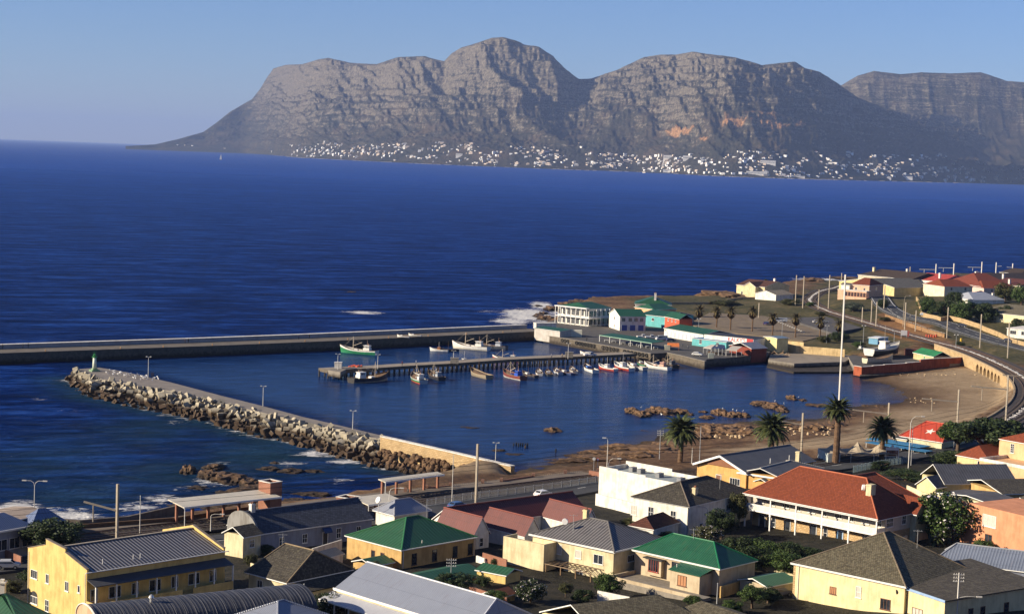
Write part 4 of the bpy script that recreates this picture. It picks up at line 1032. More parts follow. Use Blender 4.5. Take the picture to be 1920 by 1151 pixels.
vc = [tuple(vpt(q, 6.0)) for q in np.linspace(6, S[-1] - 2, 46)]
near_line = W([(1700, 838, 6), (1500, 874, 5.4), (1300, 890, 5.3), (1120, 898, 5.3), (860, 930, 5.3), (600, 964, 5.3), (300, 995, 5.3), (0, 1022, 5.3), (-200, 1040, 5.3)])
full = smooth_path([*far_line, *vc, *near_line], 1)
TP = resample(full, 2.0); TN = perp([tuple(p) for p in TP])
zt = terrain_z(np.array([p.x for p in TP]), np.array([p.y for p in TP]))[0]
TZ = []
vcn = np.array(vc)
for p, z in zip(TP, zt):
    dv = float(np.min(np.hypot(vcn[:, 0] - p.x, vcn[:, 1] - p.y))); k = 1 - min(1, max(0, (dv - 6) / 25)); TZ.append(max(z + .35, 0) * (1 - k) + (VZ - .5) * k)
TZ = np.convolve(np.pad(np.array(TZ), 6, mode='edge'), np.ones(13) / 13, 'valid')
rt = empty('railway_track', (TP[0].x, TP[0].y, 0), 0, 'double railway track curving from the far cutting over the viaduct to the station', 'railway track')
oT = Vector((TP[0].x, TP[0].y, 0))
def tstrip(name, offs, w, h, mat, z0=0.0):
    b = MB()
    for off in offs:
        for i in range(len(TP) - 1):
            A = TP[i] + TN[i] * (off - w / 2); B = TP[i] + TN[i] * (off + w / 2); C2 = TP[i + 1] + TN[i + 1] * (off - w / 2); D2 = TP[i + 1] + TN[i + 1] * (off + w / 2)
            q0, q1 = TZ[i] + z0, TZ[i + 1] + z0
            v = [(A.x, A.y, q0), (C2.x, C2.y, q1), (D2.x, D2.y, q1), (B.x, B.y, q0), (A.x, A.y, q0 + h), (C2.x, C2.y, q1 + h), (D2.x, D2.y, q1 + h), (B.x, B.y, q0 + h)]
            b.add([(x - oT.x, y - oT.y, z) for x, y, z in v], [(4, 5, 6, 7), (0, 1, 5, 4), (2, 3, 7, 6)])
    return b.build(name, mat, rt)
tstrip('ballast_bed', [0], 9.5, .35, BAL, -.15)
tstrip('rail', [-2.9, -1.4, 1.4, 2.9], .14, .16, paint((0.12, 0.07, 0.045), .5, .3), .33)
wbm = MB()
for i in range(0, len(TP) - 1):
    px_, py_ = proj((TP[i].x, TP[i].y, TZ[i]))
    if 1515 < px_ and (py_ < 800):
        for _ in range(5):
            f = rng.rand(); c = TP[i].lerp(TP[i + 1], f) + TN[i] * rng.normal(-0.1, .28); q = rng.uniform(.18, .38)
            if py_ > 725 and rng.rand() < .6: continue
            wbm.box(c.x - q - oT.x, c.x + q - oT.x, c.y - q - oT.y, c.y + q - oT.y, TZ[i] + .1, TZ[i] + .3 + .12 * rng.rand())
wbm.build('white_ballast', WBAL, rt)
sl = MB()
for i in range(0, len(TP) - 1):
    d = (TP[i + 1] - TP[i]).normalized(); d3 = Vector((d.x, d.y, 0)); n3_ = Vector((-d.y, d.x, 0))
    for ff in (0, .5):
        for off in (-2.15, 2.15):
            c = TP[i].lerp(TP[i + 1], ff) + TN[i] * off; sl.obox((c.x - oT.x, c.y - oT.y, TZ[i] + .22), d3, n3_, Vector((0, 0, 1)), .12, 1.2, .06)
s_ = sl.build('sleeper', paint((0.10, 0.08, 0.06), .9, .3), rt); s_['kind'] = 'stuff'

wr = MB()
for off in (-2.15, 2.15):
    L = [(p.x + n.x * off - oT.x, p.y + n.y * off - oT.y, z + 5.4) for p, n, z in zip(TP, TN, TZ)][::4]
    wr.tube(L, .035, 3); wr.tube([(x, y, z + 1.0 + .25 * math.cos(i * 1.2)) for i, (x, y, z) in enumerate(L)], .03, 3)
w_ = wr.build('overhead_wires', BLACK, None, loc=oT); tag(w_, 'thin black overhead wires strung above the double railway track', 'overhead wires', kind='stuff')

FW = paint((0.72, 0.70, 0.64), .6, .1); FBR = paint((0.16, 0.07, 0.035), .6, .25); FDK = paint((0.03, 0.028, 0.026), .6, .2)
GL = glass(); CURT = paint((0.50, 0.46, 0.38), .9, .2, 2.0); ORPANE = paint((0.42, 0.19, 0.08), .6, .2)
def roof_mesh(x0, x1, y0, y1, z, rise, axis='v', in0=None, in1=None, over=.45, th=.16, roff=.5, og=.3):
    b = MB(); 
    if axis == 'v': L, Wd = x1 - x0, y1 - y0
    else: L, Wd = y1 - y0, x1 - x0
    in0 = Wd / 2 if in0 is None else in0; in1 = Wd / 2 if in1 is None else in1
    sl = rise / (Wd * min(roff, 1 - roff) if Wd else 1); dz = over * rise / (Wd * .5)
    e0 = over if in0 > 0 else og; e1 = over if in1 > 0 else og
    def P(l, w, zz): return (x0 + l, y0 + w, zz) if axis == 'v' else (x0 + w, y0 + l, zz)
    a = [P(-e0, -over, z - dz), P(L + e1, -over, z - dz), P(L + e1, Wd + over, z - dz), P(-e0, Wd + over, z - dz)]
    r0 = P(in0 if in0 > 0 else -e0, Wd * roff, z + rise); r1 = P(L - in1 if in1 > 0 else L + e1, Wd * roff, z + rise)
    v = a + [r0, r1]; fs = [(0, 1, 5, 4), (2, 3, 4, 5)]
    if in0 > 0: fs.append((3, 0, 4))
    if in1 > 0: fs.append((1, 2, 5))
    if axis == 'u': fs = [tuple(reversed(f)) for f in fs]
    b.add(v, fs)
    vb = [(p[0], p[1], p[2] - th) for p in v]; b.add(vb, [tuple(reversed(f)) for f in fs])
    loop = [0, 1] + ([5] if in1 == 0 else []) + [2, 3] + ([4] if in0 == 0 else [])
    n = len(v); q = []
    for i in range(len(loop)):
        i0, i1 = loop[i], loop[(i + 1) % len(loop)]; q.append((i0, i0 + n, i1 + n, i1) if axis == 'v' else (i0, i1, i1 + n, i0 + n))
    b.add(v + vb, q, 1)
    edges = [(4, 5)] + ([(0, 4), (3, 4)] if in0 > 0 else []) + ([(1, 5), (2, 5)] if in1 > 0 else [])
    return b, v, edges
class House:
    def __init__(s, name, label, cat, A, B, C, zE, zG=None, rz=None, U=None, V=None, group=None):
        a = at(A[0], A[1], zE); s.zE = zE
        bp = at(B[0], B[1], zE) if B else None; cp = at(C[0], C[1], zE) if C else None
        angs = []
        if bp is not None: u = bp - a; angs.append((math.atan2(u.y, u.x) - math.pi / 2, u.length))
        if cp is not None: v = cp - a; angs.append((math.atan2(v.y, v.x), v.length))
        if rz is None:
            rz = sum(q * w for q, w in angs) / sum(w for q, w in angs) if len(angs) else 0
        cx = Vector((math.cos(rz), math.sin(rz), 0)); cy = Vector((-math.sin(rz), math.cos(rz), 0))
        s.V = V if V else (cp - a).length; s.U = U if U else (bp - a).length
        s.rz = rz; s.zG = gz(a.x, a.y) if zG is None else zG
        s.e = empty(name, (a.x, a.y, s.zG), rz, label, cat, group); s.h = zE - s.zG; s.cx = cx; s.cy = cy; s.o = Vector((a.x, a.y, s.zG))
        HLOG.append((name, round(s.V, 1), round(s.U, 1), round(s.h, 1), round(math.degrees(rz)), [round(math.degrees(q[0])) for q in angs]))
    def loc(s, px, py, z):
        p = at(px, py, z) - s.o; return Vector((p.dot(s.cx), p.dot(s.cy), p.z))
    def walls(s, mat, x0=0, y0=0, x1=None, y1=None, h=None, gable=None, rise=0, roff=.5, name='wall', zb=-2.5):
        x1 = s.V if x1 is None else x1; y1 = s.U if y1 is None else y1; h = s.h if h is None else h
        b = MB()
        b.box(x0, x1, y0, y1, zb, h)
        if gable == 'v':
            for xx, d in ((x0, 1), (x1, -1)):
                ym = y0 + (y1 - y0) * roff; t = .25 * d
                b.add([(xx, y0, h), (xx, y1, h), (xx, ym, h + rise), (xx + t, y0, h), (xx + t, y1, h), (xx + t, ym, h + rise)], [(0, 2, 1) if d > 0 else (0, 1, 2), (3, 4, 5) if d > 0 else (3, 5, 4), (0, 3, 5, 2), (1, 2, 5, 4)])
        if gable == 'u':
            for yy, d in ((y0, 1), (y1, -1)):
                xm = x0 + (x1 - x0) * roff; t = .25 * d
                b.add([(x0, yy, h), (x1, yy, h), (xm, yy, h + rise), (x0, yy + t, h), (x1, yy + t, h), (xm, yy + t, h + rise)], [(0, 1, 2) if d > 0 else (0, 2, 1), (3, 5, 4) if d > 0 else (3, 4, 5), (0, 2, 5, 3), (1, 4, 5, 2)])
        return b.build(name, mat, s.e)
    def roof(s, mat, rise, axis='v', in0=None, in1=None, over=.45, x0=0, y0=0, x1=None, y1=None, z=None, fascia=None, caps=None, roff=.5, og=.3, name='roof'):
        x1 = s.V if x1 is None else x1; y1 = s.U if y1 is None else y1; z = s.h if z is None else z
        b, v, ed = roof_mesh(x0, x1, y0, y1, z + .02, rise, axis, in0, in1, over, roff=roff, og=og)
        r = b.build(name, [mat, fascia or FW], s.e); s.r = r
        if caps:
            c = MB()
            for i, j in ed:
                c.tube([Vector(v[i]) + Vector((0, 0, .03)), Vector(v[j]) + Vector((0, 0, .03))], .13, 6)
            c.build('ridge_cap', caps, r)
        return r
    def slab(s, mat, x0, x1, y0, y1, z0, z1, name='roof'):
        return MB().box(x0, x1, y0, y1, z0, z1).build(name, mat, s.e)
    def face(s, face, f, z, out=0.0, off=0.0):
        if face == 'L': o = Vector((off, s.U * (1 - f), z)); a = Vector((0, -1, 0)); n = Vector((-1, 0, 0))
        else: o = Vector((s.V * f, off, z)); a = Vector((1, 0, 0)); n = Vector((0, -1, 0))
        return o + n * out, a, n
    def win(s, face, f, z, w, h, nx=2, ny=1, fr=None, pane=None, off=0.0, sill=True, name='window', t=.07, label=None):
        fr = fr or FW; pane = pane or GL
        o, a, n = s.face(face, f, z, 0, off); up = Vector((0, 0, 1)); b = MB()
        def bar(a0, a1, z0, z1, d0, d1, bb=b):
            c = o + a * ((a0 + a1) / 2) + up * ((z0 + z1) / 2) + n * ((d0 + d1) / 2)
            bb.obox(c, a, n, up, (a1 - a0) / 2, (d1 - d0) / 2, (z1 - z0) / 2)
        bar(-w / 2 - t, -w / 2, -t, h + t, -.05, .07); bar(w / 2, w / 2 + t, -t, h + t, -.05, .07)
        bar(-w / 2, w / 2, -t, 0, -.05, .07); bar(-w / 2, w / 2, h, h + t, -.05, .07)
        for i in range(1, nx): q = -w / 2 + w * i / nx; bar(q - .03, q + .03, 0, h, .0, .055)
        for i in range(1, ny): q = h * i / ny; bar(-w / 2, w / 2, q - .028, q + .028, .0, .05)
        if sill: bar(-w / 2 - .15, w / 2 + .15, -t - .08, -t - .003, -.05, .15)
        wn_ = b.build(name, fr, s.e)
        pb = MB(); bar(-w / 2, w / 2, 0, h, -.02, .018, pb); pb.build('pane', pane, wn_)
        if label: wn_['label'] = label
        return wn_
    def door(s, face, f, z, w, h, mat, off=0.0, fr=None, glassy=False):
        o, a, n = s.face(face, f, z, 0, off); up = Vector((0, 0, 1)); b = MB()
        b.obox(o + up * h / 2 + n * .02, a, n, up, w / 2, .03, h / 2); d = b.build('door', mat, s.e)
        b = MB()
        for q in (-1, 1): b.obox(o + a * (q * (w / 2 + .05)) + up * (h / 2) + n * .03, a, n, up, .05, .06, h / 2)
        b.obox(o + up * (h + .05) + n * .03, a, n, up, w / 2 + .1, .06, .05); b.build('door_frame', fr or FW, d)
        if glassy:
            b = MB(); b.obox(o + up * (h * .58) + n * .055, a, n, up, w * .34, .012, h * .32); b.build('pane', GL, d)
        return d
    def chimney(s, x, y, z0, z1, w=.9, d=.7, mat=None, pots=2, on=None):
        m = mat or WHITEWASH; b = MB().box(x - w / 2, x + w / 2, y - d / 2, y + d / 2, z0, z1).box(x - w / 2 - .08, x + w / 2 + .08, y - d / 2 - .08, y + d / 2 + .08, z1 - .28, z1 - .1)
        c = b.build('chimney', m, on or s.r)
        if pots and on is None or pots:
            b = MB()
            for i in range(pots):
                q = x + (i - (pots - 1) / 2) * .38; b.cyl((q, y, z1), (q, y, z1 + .35), .13, .11, 8)
            bb = b.build('chimney_pot', paint((0.30, 0.13, 0.07), .8, .2), s.e if on is None and False else (on or s.r))
            if pots > 1: bb['kind'] = 'stuff'; 
        return c
    def pipe(s, face, f, z0, z1, mat=None, off=0.0):
        o, a, n = s.face(face, f, 0, .09, off); return MB().cyl(o + Vector((0, 0, z0)), o + Vector((0, 0, z1)), .05, n=6).build('downpipe', mat or FW, s.e)
    def gutter(s, face, z=None, out=.5, mat=None, off=0.0):
        z = s.h - .12 if z is None else z
        o0, a, n = s.face(face, 0, z, out, off); o1, _, _ = s.face(face, 1, z, out, off)
        return MB().beam(o0 - a * .4, o1 + a * .4, .13, .12).build('gutter', mat or FW, s.e)
HLOG = []

def crown_mesh(seed, kind='round', n=7500):
    r = np.random.RandomState(seed); nc = 46
    if kind == 'hedge': C = r.uniform(-1, 1, (nc, 3)) * (1.0, .62, .62); C[:, 2] = r.uniform(-.5, .75, nc)
    else:
        d = r.normal(size=(nc, 3)); d /= np.linalg.norm(d, axis=1)[:, None]; rad = r.uniform(.25, .86, nc) ** .7; C = d * rad[:, None]
        C[:, 2] *= {'round': .8, 'wide': .38, 'flower': .75}[kind]
    cr = r.uniform(.16, .34, nc)
    k = r.randint(0, nc, n); d = r.normal(size=(n, 3)); d /= np.linalg.norm(d, axis=1)[:, None]
    P = C[k] + d * (cr[k] * r.uniform(.72, 1.06, n))[:, None]
    nr = d + r.normal(size=(n, 3)) * .55; nr /= np.linalg.norm(nr, axis=1)[:, None]
    t = np.cross(nr, r.normal(size=(n, 3))); t /= np.linalg.norm(t, axis=1)[:, None]; b = np.cross(nr, t)
    s1 = r.uniform(.034, .058, n)[:, None]; s2 = s1 * r.uniform(.5, .9, n)[:, None]
    V = np.stack([P - t * s1, P - b * s2, P + t * s1, P + b * s2], 1).reshape(-1, 3)
    me = bpy.data.meshes.new('crown')
    me.vertices.add(len(V)); me.vertices.foreach_set('co', V.astype(np.float32).ravel())
    q = np.arange(n * 4, dtype=np.int32); me.loops.add(n * 4); me.loops.foreach_set('vertex_index', q)
    me.polygons.add(n); me.polygons.foreach_set('loop_start', np.arange(n, dtype=np.int32) * 4)
    if kind == 'flower':
        mi = (r.rand(n) < .10).astype(np.int32); mi[(P[:, 0] > .1) & (r.rand(n) < .5)] = 0
    else: mi = np.zeros(n, np.int32)
    me.update(calc_edges=True); return me, mi
CR = {}
def crown(kind, tone, seed):
    key = (kind, tone, seed)
    if key not in CR:
        me, mi = crown_mesh(seed + hash(kind) % 1 + len(kind), kind)
        tones = {'dark': ((0.012, 0.022, 0.007), (0.045, 0.062, 0.018)), 'olive': ((0.028, 0.030, 0.010), (0.10, 0.10, 0.035)), 'green': ((0.016, 0.035, 0.008), (0.075, 0.11, 0.025)), 'grey': ((0.035, 0.045, 0.03), (0.12, 0.14, 0.09)), 'bronze': ((0.03, 0.018, 0.012), (0.09, 0.05, 0.03))}
        me.materials.append(leafy(*tones[tone])); me.materials.append(paint((0.70, 0.62, 0.60), .8, .1)); me.polygons.foreach_set('material_index', mi)
        CR[key] = me
    return CR[key]
BARK = paint((0.10, 0.065, 0.04), .95, .4, 3.0)
def plant(name, label, cat, px, py_base, py_top, wpx, kind='round', tone='dark', seed=1, group=None, trunk=True, depth=1.0, z=None, hfrac=None):
    g = ground(px, py_base) if z is None else at(px, py_base, z)
    zt_ = z_for_y(g.x, g.y, py_top); H = max(.5, zt_ - g.z); scale = FPX / (g - CP).length; wd = wpx / scale
    e = empty(name, g, rng.uniform(0, 6.28) if kind != 'hedge' else R(-25), label, cat, group)
    ch = H * (hfrac or (.92 if kind in ('hedge', 'flower') else .78)) 
    o = bpy.data.objects.new('crown', crown(kind, tone, seed)); COL.objects.link(o); o.parent = e
    o.location = (0, 0, H - ch / 2); zs = {'round': .86, 'wide': .5, 'flower': .82, 'hedge': .9}[kind]
    o.scale = (wd / 2, wd / 2 * depth, ch / 2 / zs)
    b = MB(); tr = max(.09, wd * .045)
    b.tube([(0, 0, -.6), (.05, 0, H * .3), (wd * .03, 0, H * .55)], [tr, tr * .8, tr * .6], 7)
    for i in range(5):
        a = i * 1.3 + seed; b.tube([(0, 0, H * .3), (math.cos(a) * wd * .18, math.sin(a) * wd * .18 * depth, H * .58), (math.cos(a) * wd * .34, math.sin(a) * wd * .34 * depth, H * .74)], [tr * .55, tr * .35, tr * .15], 5)
    b.build('trunk', BARK, e)
    return e
PALMLEAF = leafy((0.020, 0.030, 0.010), (0.085, 0.095, 0.03)); DEADLEAF = leafy((0.08, 0.05, 0.02), (0.20, 0.13, 0.06))
def palm_crown(R_, nf, seed, droop=1.0, leaf=.62):
    r = np.random.RandomState(seed); b = MB()
    for i in range(nf):
        az = i * 2.39996 + r.uniform(-.2, .2); el = math.radians(82 - 105 * ((i + .5) / nf) ** .8 + r.uniform(-6, 6)); L = R_ * r.uniform(.85, 1.12)
        d = Vector((math.cos(az), math.sin(az), 0)); p = Vector((0, 0, 0)); ns = 9; pts = [p.copy()]; e = el
        for k in range(ns):
            p = p + (d * math.cos(e) + Vector((0, 0, math.sin(e)))) * (L / ns); e -= droop * (.07 + .022 * k); pts.append(p.copy())
        side = Vector((-d.y, d.x, 0))
        b.tube(pts[::2] + [pts[-1]], [.05, .045, .035, .025, .015, .01][:len(pts[::2]) + 1], 3)
        for k in range(1, ns + 1):
            tang = (pts[k] - pts[k - 1]).normalized(); up = side.cross(tang).normalized()
            ll = leaf * math.sin(math.pi * min(1, .18 + k / ns * .8)) * R_ / 3.2
            for h in (0, .5):
                q = pts[k - 1].lerp(pts[k], h)
                for sg in (-1, 1):
                    tip = q + side * sg * ll * .8 + tang * ll * .62 - up * ll * (.22 if up.z > 0 else -.22); w_ = tang * (.055 * R_)
                    b.add([q - w_, q + w_, tip], [(0, 1, 2)])
    return b
SCRUFF = leafy((0.05, 0.04, 0.015), (0.16, 0.12, 0.05))
def palm(label, px, py_base, cx, cy, rpx, trunk_w, group=None, seed=1, nf=64, skirt=False, kind='palm_tree'):
    g = ground(px, py_base); zc_ = z_for_y(g.x, g.y, cy); H = max(1.0, zc_ - g.z); sc_ = FPX / (g - CP).length; R_ = rpx / sc_ * 1.08
    e = empty(kind, g, 0, label, 'palm tree', group)
    o = palm_crown(R_, nf, seed).build('crown', SCRUFF if skirt else PALMLEAF, e); o.location = (0, 0, H); o.rotation_euler = (rng.uniform(-.12, .12), rng.uniform(-.12, .12), 0)
    rs = []; ps = []; n = 18
    for i in range(n + 1):
        f = i / n; ps.append((math.sin(f * 2) * .12 * trunk_w, 0, -.5 + (H + .5) * f)); rs.append(trunk_w * (.5 + .10 * (1 - f) + (.07 if i % 2 else 0) + (.16 if f > .86 else 0)))
    MB().tube(ps, rs, 10).build('trunk', paint((0.13, 0.075, 0.04), .95, .45, 5.0, bump=.6), e)
    if skirt:
        k = MB(); r = np.random.RandomState(seed)
        for i in range(40):
            a = r.uniform(0, 6.28); q = Vector((math.cos(a), math.sin(a), 0)); z0 = H - r.uniform(0, .6); k.add([q * .15 + Vector((0, 0, z0)), q * R_ * .45 + Vector((-q.y * .1, q.x * .1, z0 - R_ * .5)), q * .3 + Vector((0, 0, z0 - R_ * .8))], [(0, 1, 2)])
        k.build('dead_fronds', DEADLEAF, e)
    return e

def pole(kind, name, label, px, yb, yt, cat, group=None, mat=None, arm=None, drop=None, z=None, r=.11, side=-1, armlen=2.2):
    g = ground(px, yb) if z is None else at(px, yb, z)
    H = z_for_y(g.x, g.y, yt) - g.z; e = empty(name, g, 0, label, cat, group); mat = mat or GREYMET
    if kind in ('cob', 'twin'):
        b = MB(); b.cyl((0, 0, -.3), (0, 0, H * .88), r, r * .55, 8)
        for sg in ((side,) if kind == 'cob' else (-1, 1)):
            b.tube([(0, 0, H * .86), (sg * armlen * .12, 0, H * .95), (sg * armlen * .45, 0, H), (sg * armlen, 0, H * 1.0)], [r * .5, r * .45, r * .4, r * .4], 6)
        b.build('post', mat, e)
        for sg in ((side,) if kind == 'cob' else (-1, 1)):
            MB().box(min(sg * armlen, sg * (armlen + .8)), max(sg * armlen, sg * (armlen + .8)), -.14, .14, H - .08, H + .1).build('lamp_head', POLEW, e)
    elif kind == 'flood':
        MB().cyl((0, 0, -.3), (0, 0, H * .96), r, r * .6, 8).box(-.7, .7, -.05, .05, H * .955, H * .975).build('post', mat, e)
        for sg in (-1, 1): MB().box(sg * .62 - .22, sg * .62 + .22, -.2, .25, H * .965, H * 1.0).build('lamp_head', POLEW, e)
    elif kind == 'mast':
        M_ = MB(Matrix.Rotation(-.6, 4, 'Z')); M_.box(-r, r, -r, r, -.3, H); M_.build('post', mat, e)
        if arm:
            q = at_dist(arm[0], arm[1], g.y) - g
            MB().beam((0, 0, (at_dist(px, arm[2], g.y) - g).z), (q.x, 0, q.z), .26, .3).build('beam', mat, e)
            if drop:
                a = at_dist(drop[0], drop[1], g.y) - g; c = at_dist(drop[0], drop[2], g.y) - g
                MB().cyl((a.x, 0, a.z), (a.x, 0, c.z), .11, n=6).build('drop_post', mat, e)
    elif kind == 'util':
        b = MB().cyl((0, 0, -.3), (0, 0, H), r, r * .75, 8); b.build('post', mat, e); b = MB()
        for k in range(3): b.box(-.8, .8, -.06, .06, H - .35 - k * .5, H - .25 - k * .5)
        b.build('crossarm', mat, e); b = MB()
        for k in range(3):
            for q in (-.7, -.35, .35, .7): b.cyl((q, 0, H - .25 - k * .5), (q, 0, H - .08 - k * .5), .05, .04, 6)
        c = b.build('insulator', POLEW, e); c['kind'] = 'stuff'
    elif kind == 'plain':
        MB().cyl((0, 0, -.3), (0, 0, H), r, r * .6, 8).build('post', mat, e)
        MB().cyl((0, 0, H), (0, 0, H + .15), r * .9, r * .5, 8).build('cap', mat, e)
    return e
def fence(name, label, pts, h, mat, post=2.6, picket=None, rails=(.3, .9), pw=.06, cat='fence', panel=None, zoff=0):
    P = resample(pts, post); o = Vector((P[0].x, P[0].y, 0)); e = empty(name, o, 0, label, cat)
    Z = [gz(p.x, p.y) + zoff for p in P]; b = MB(); r_ = MB()
    for i, p in enumerate(P):
        b.box(p.x - o.x - pw, p.x - o.x + pw, p.y - o.y - pw, p.y - o.y + pw, Z[i] - .4, Z[i] + h + .08)
        if i < len(P) - 1:
            q = P[i + 1]
            for k in rails: r_.beam((p.x - o.x, p.y - o.y, Z[i] + h * k), (q.x - o.x, q.y - o.y, Z[i + 1] + h * k), .05, .06)
            if picket:
                n = int((q - p).length / picket)
                for j in range(n):
                    c = p.lerp(q, (j + .5) / n); zz = Z[i] + (Z[i + 1] - Z[i]) * (j + .5) / n; r_.box(c.x - o.x - .035, c.x - o.x + .035, c.y - o.y - .015, c.y - o.y + .015, zz + .05, zz + h)
            if panel:
                zz = [(p.x - o.x, p.y - o.y, Z[i]), (q.x - o.x, q.y - o.y, Z[i + 1]), (q.x - o.x, q.y - o.y, Z[i + 1] + h), (p.x - o.x, p.y - o.y, Z[i] + h)]; r_.add(zz, [(0, 1, 2, 3)])
    c = b.build('post', mat, e); c['kind'] = 'stuff'
    if r_.v: r_.build('rail', panel or mat, e)['kind'] = 'stuff'
    return e

def car_mesh_parts(L=4.2, Wd=1.7, H=1.42, kind='hatch'):
    if kind == 'pickup': prof = [(-L / 2, .45), (-L / 2, .95), (-.35, .98), (-.35, 1.0), (-.25, H), (.75, H), (1.3, 1.02), (L / 2 - .1, .92), (L / 2, .6), (L / 2, .42)]; win = [(-.28, 1.02), (-.2, H - .07), (.72, H - .07), (1.2, 1.02)]
    elif kind == 'van': prof = [(-L / 2, .4), (-L / 2, H), (L / 2 - 1.1, H), (L / 2 - .35, 1.15), (L / 2, .9), (L / 2, .4)]; win = [(-L / 2 + .3, 1.2), (-L / 2 + .3, H - .18), (L / 2 - 1.15, H - .12), (L / 2 - .5, 1.2)]
    else: prof = [(-L / 2, .42), (-L / 2, .85), (-L / 2 + .25, .98), (-L / 2 + .75, H), (.45, H), (1.1, .98), (L / 2 - .15, .86), (L / 2, .6), (L / 2, .42)]; win = [(-L / 2 + .5, 1.0), (-L / 2 + .82, H - .06), (.42, H - .06), (.98, 1.0)]
    b = MB(); n = len(prof); v = []
    for sg in (-1, 1):
        for x, z in prof: v.append((x, sg * (Wd / 2 - (.16 if z > 1.05 else 0)), z))
    fs = [tuple(range(n)), tuple(reversed(range(n, 2 * n)))] + [(i, n + i, n + (i + 1) % n, (i + 1) % n) for i in range(n)]
    b.add(v, fs)
    g = MB()
    for sg in (-1, 1):
        k = [(x, sg * (Wd / 2 - (.15 if z > 1.05 else -.006) + .004), z) for x, z in win]; g.add(k, [(0, 1, 2, 3) if sg < 0 else (3, 2, 1, 0)])
    fx = [(p, q) for p, q in zip(prof, prof[1:]) if abs(q[1] - p[1]) > .25 and min(p[1], q[1]) > .85]
    for p, q in fx:
        a, c = Vector((p[0], 0, p[1])), Vector((q[0], 0, q[1])); d = c - a; nn = Vector((-d.z, 0, d.x)).normalized() * .012
        if nn.z < 0 and False: nn = -nn
        w0 = Wd / 2 - .2; P0 = a + d * .12 + nn; P1 = c - d * .1 + nn; g.add([(P0.x, -w0, P0.z), (P0.x, w0, P0.z), (P1.x, w0 - .05, P1.z), (P1.x, -w0 + .05, P1.z)], [(0, 1, 2, 3)])
    return b, g
CARP = {}
def car(kind, col, label, p, rz, group=None, name=None, L=None):
    L = L or {'hatch': 3.9, 'pickup': 4.9, 'van': 4.8}[kind]; H = {'hatch': 1.42, 'pickup': 1.65, 'van': 1.95}[kind]
    e = empty(name or {'hatch': 'parked_car', 'pickup': 'pickup_truck', 'van': 'van'}[kind], p, rz, label, {'hatch': 'car', 'pickup': 'pickup truck', 'van': 'van'}[kind], group)
    b, g = car_mesh_parts(L, 1.72, H, kind); m = paint(col, .3, .08, 1.0, spec=.6)
    b.build('body', m, e); g.build('windows', GL, e)
    for x in (-L * .31, L * .31):
        for y in (-.8, .8):
            w = MB().cyl((x, y - .1, .32), (x, y + .1, .32), .32, n=14).build('wheel', BLACK, e)
            MB().cyl((x, y - .12, .32), (x, y + .12, .32), .17, n=10).build('rim', GREYMET, w)
    for y in (-.6, .6):
        MB().box(L / 2 - .02, L / 2 + .015, y - .16, y + .16, .62, .76).build('headlight', paint((0.7, 0.7, 0.66), .2, .05), e)
        MB().box(-L / 2 - .015, -L / 2 + .02, y - .14, y + .14, .68, .82).build('tail_light', paint((0.35, 0.02, 0.015), .3, .05), e)
    return e

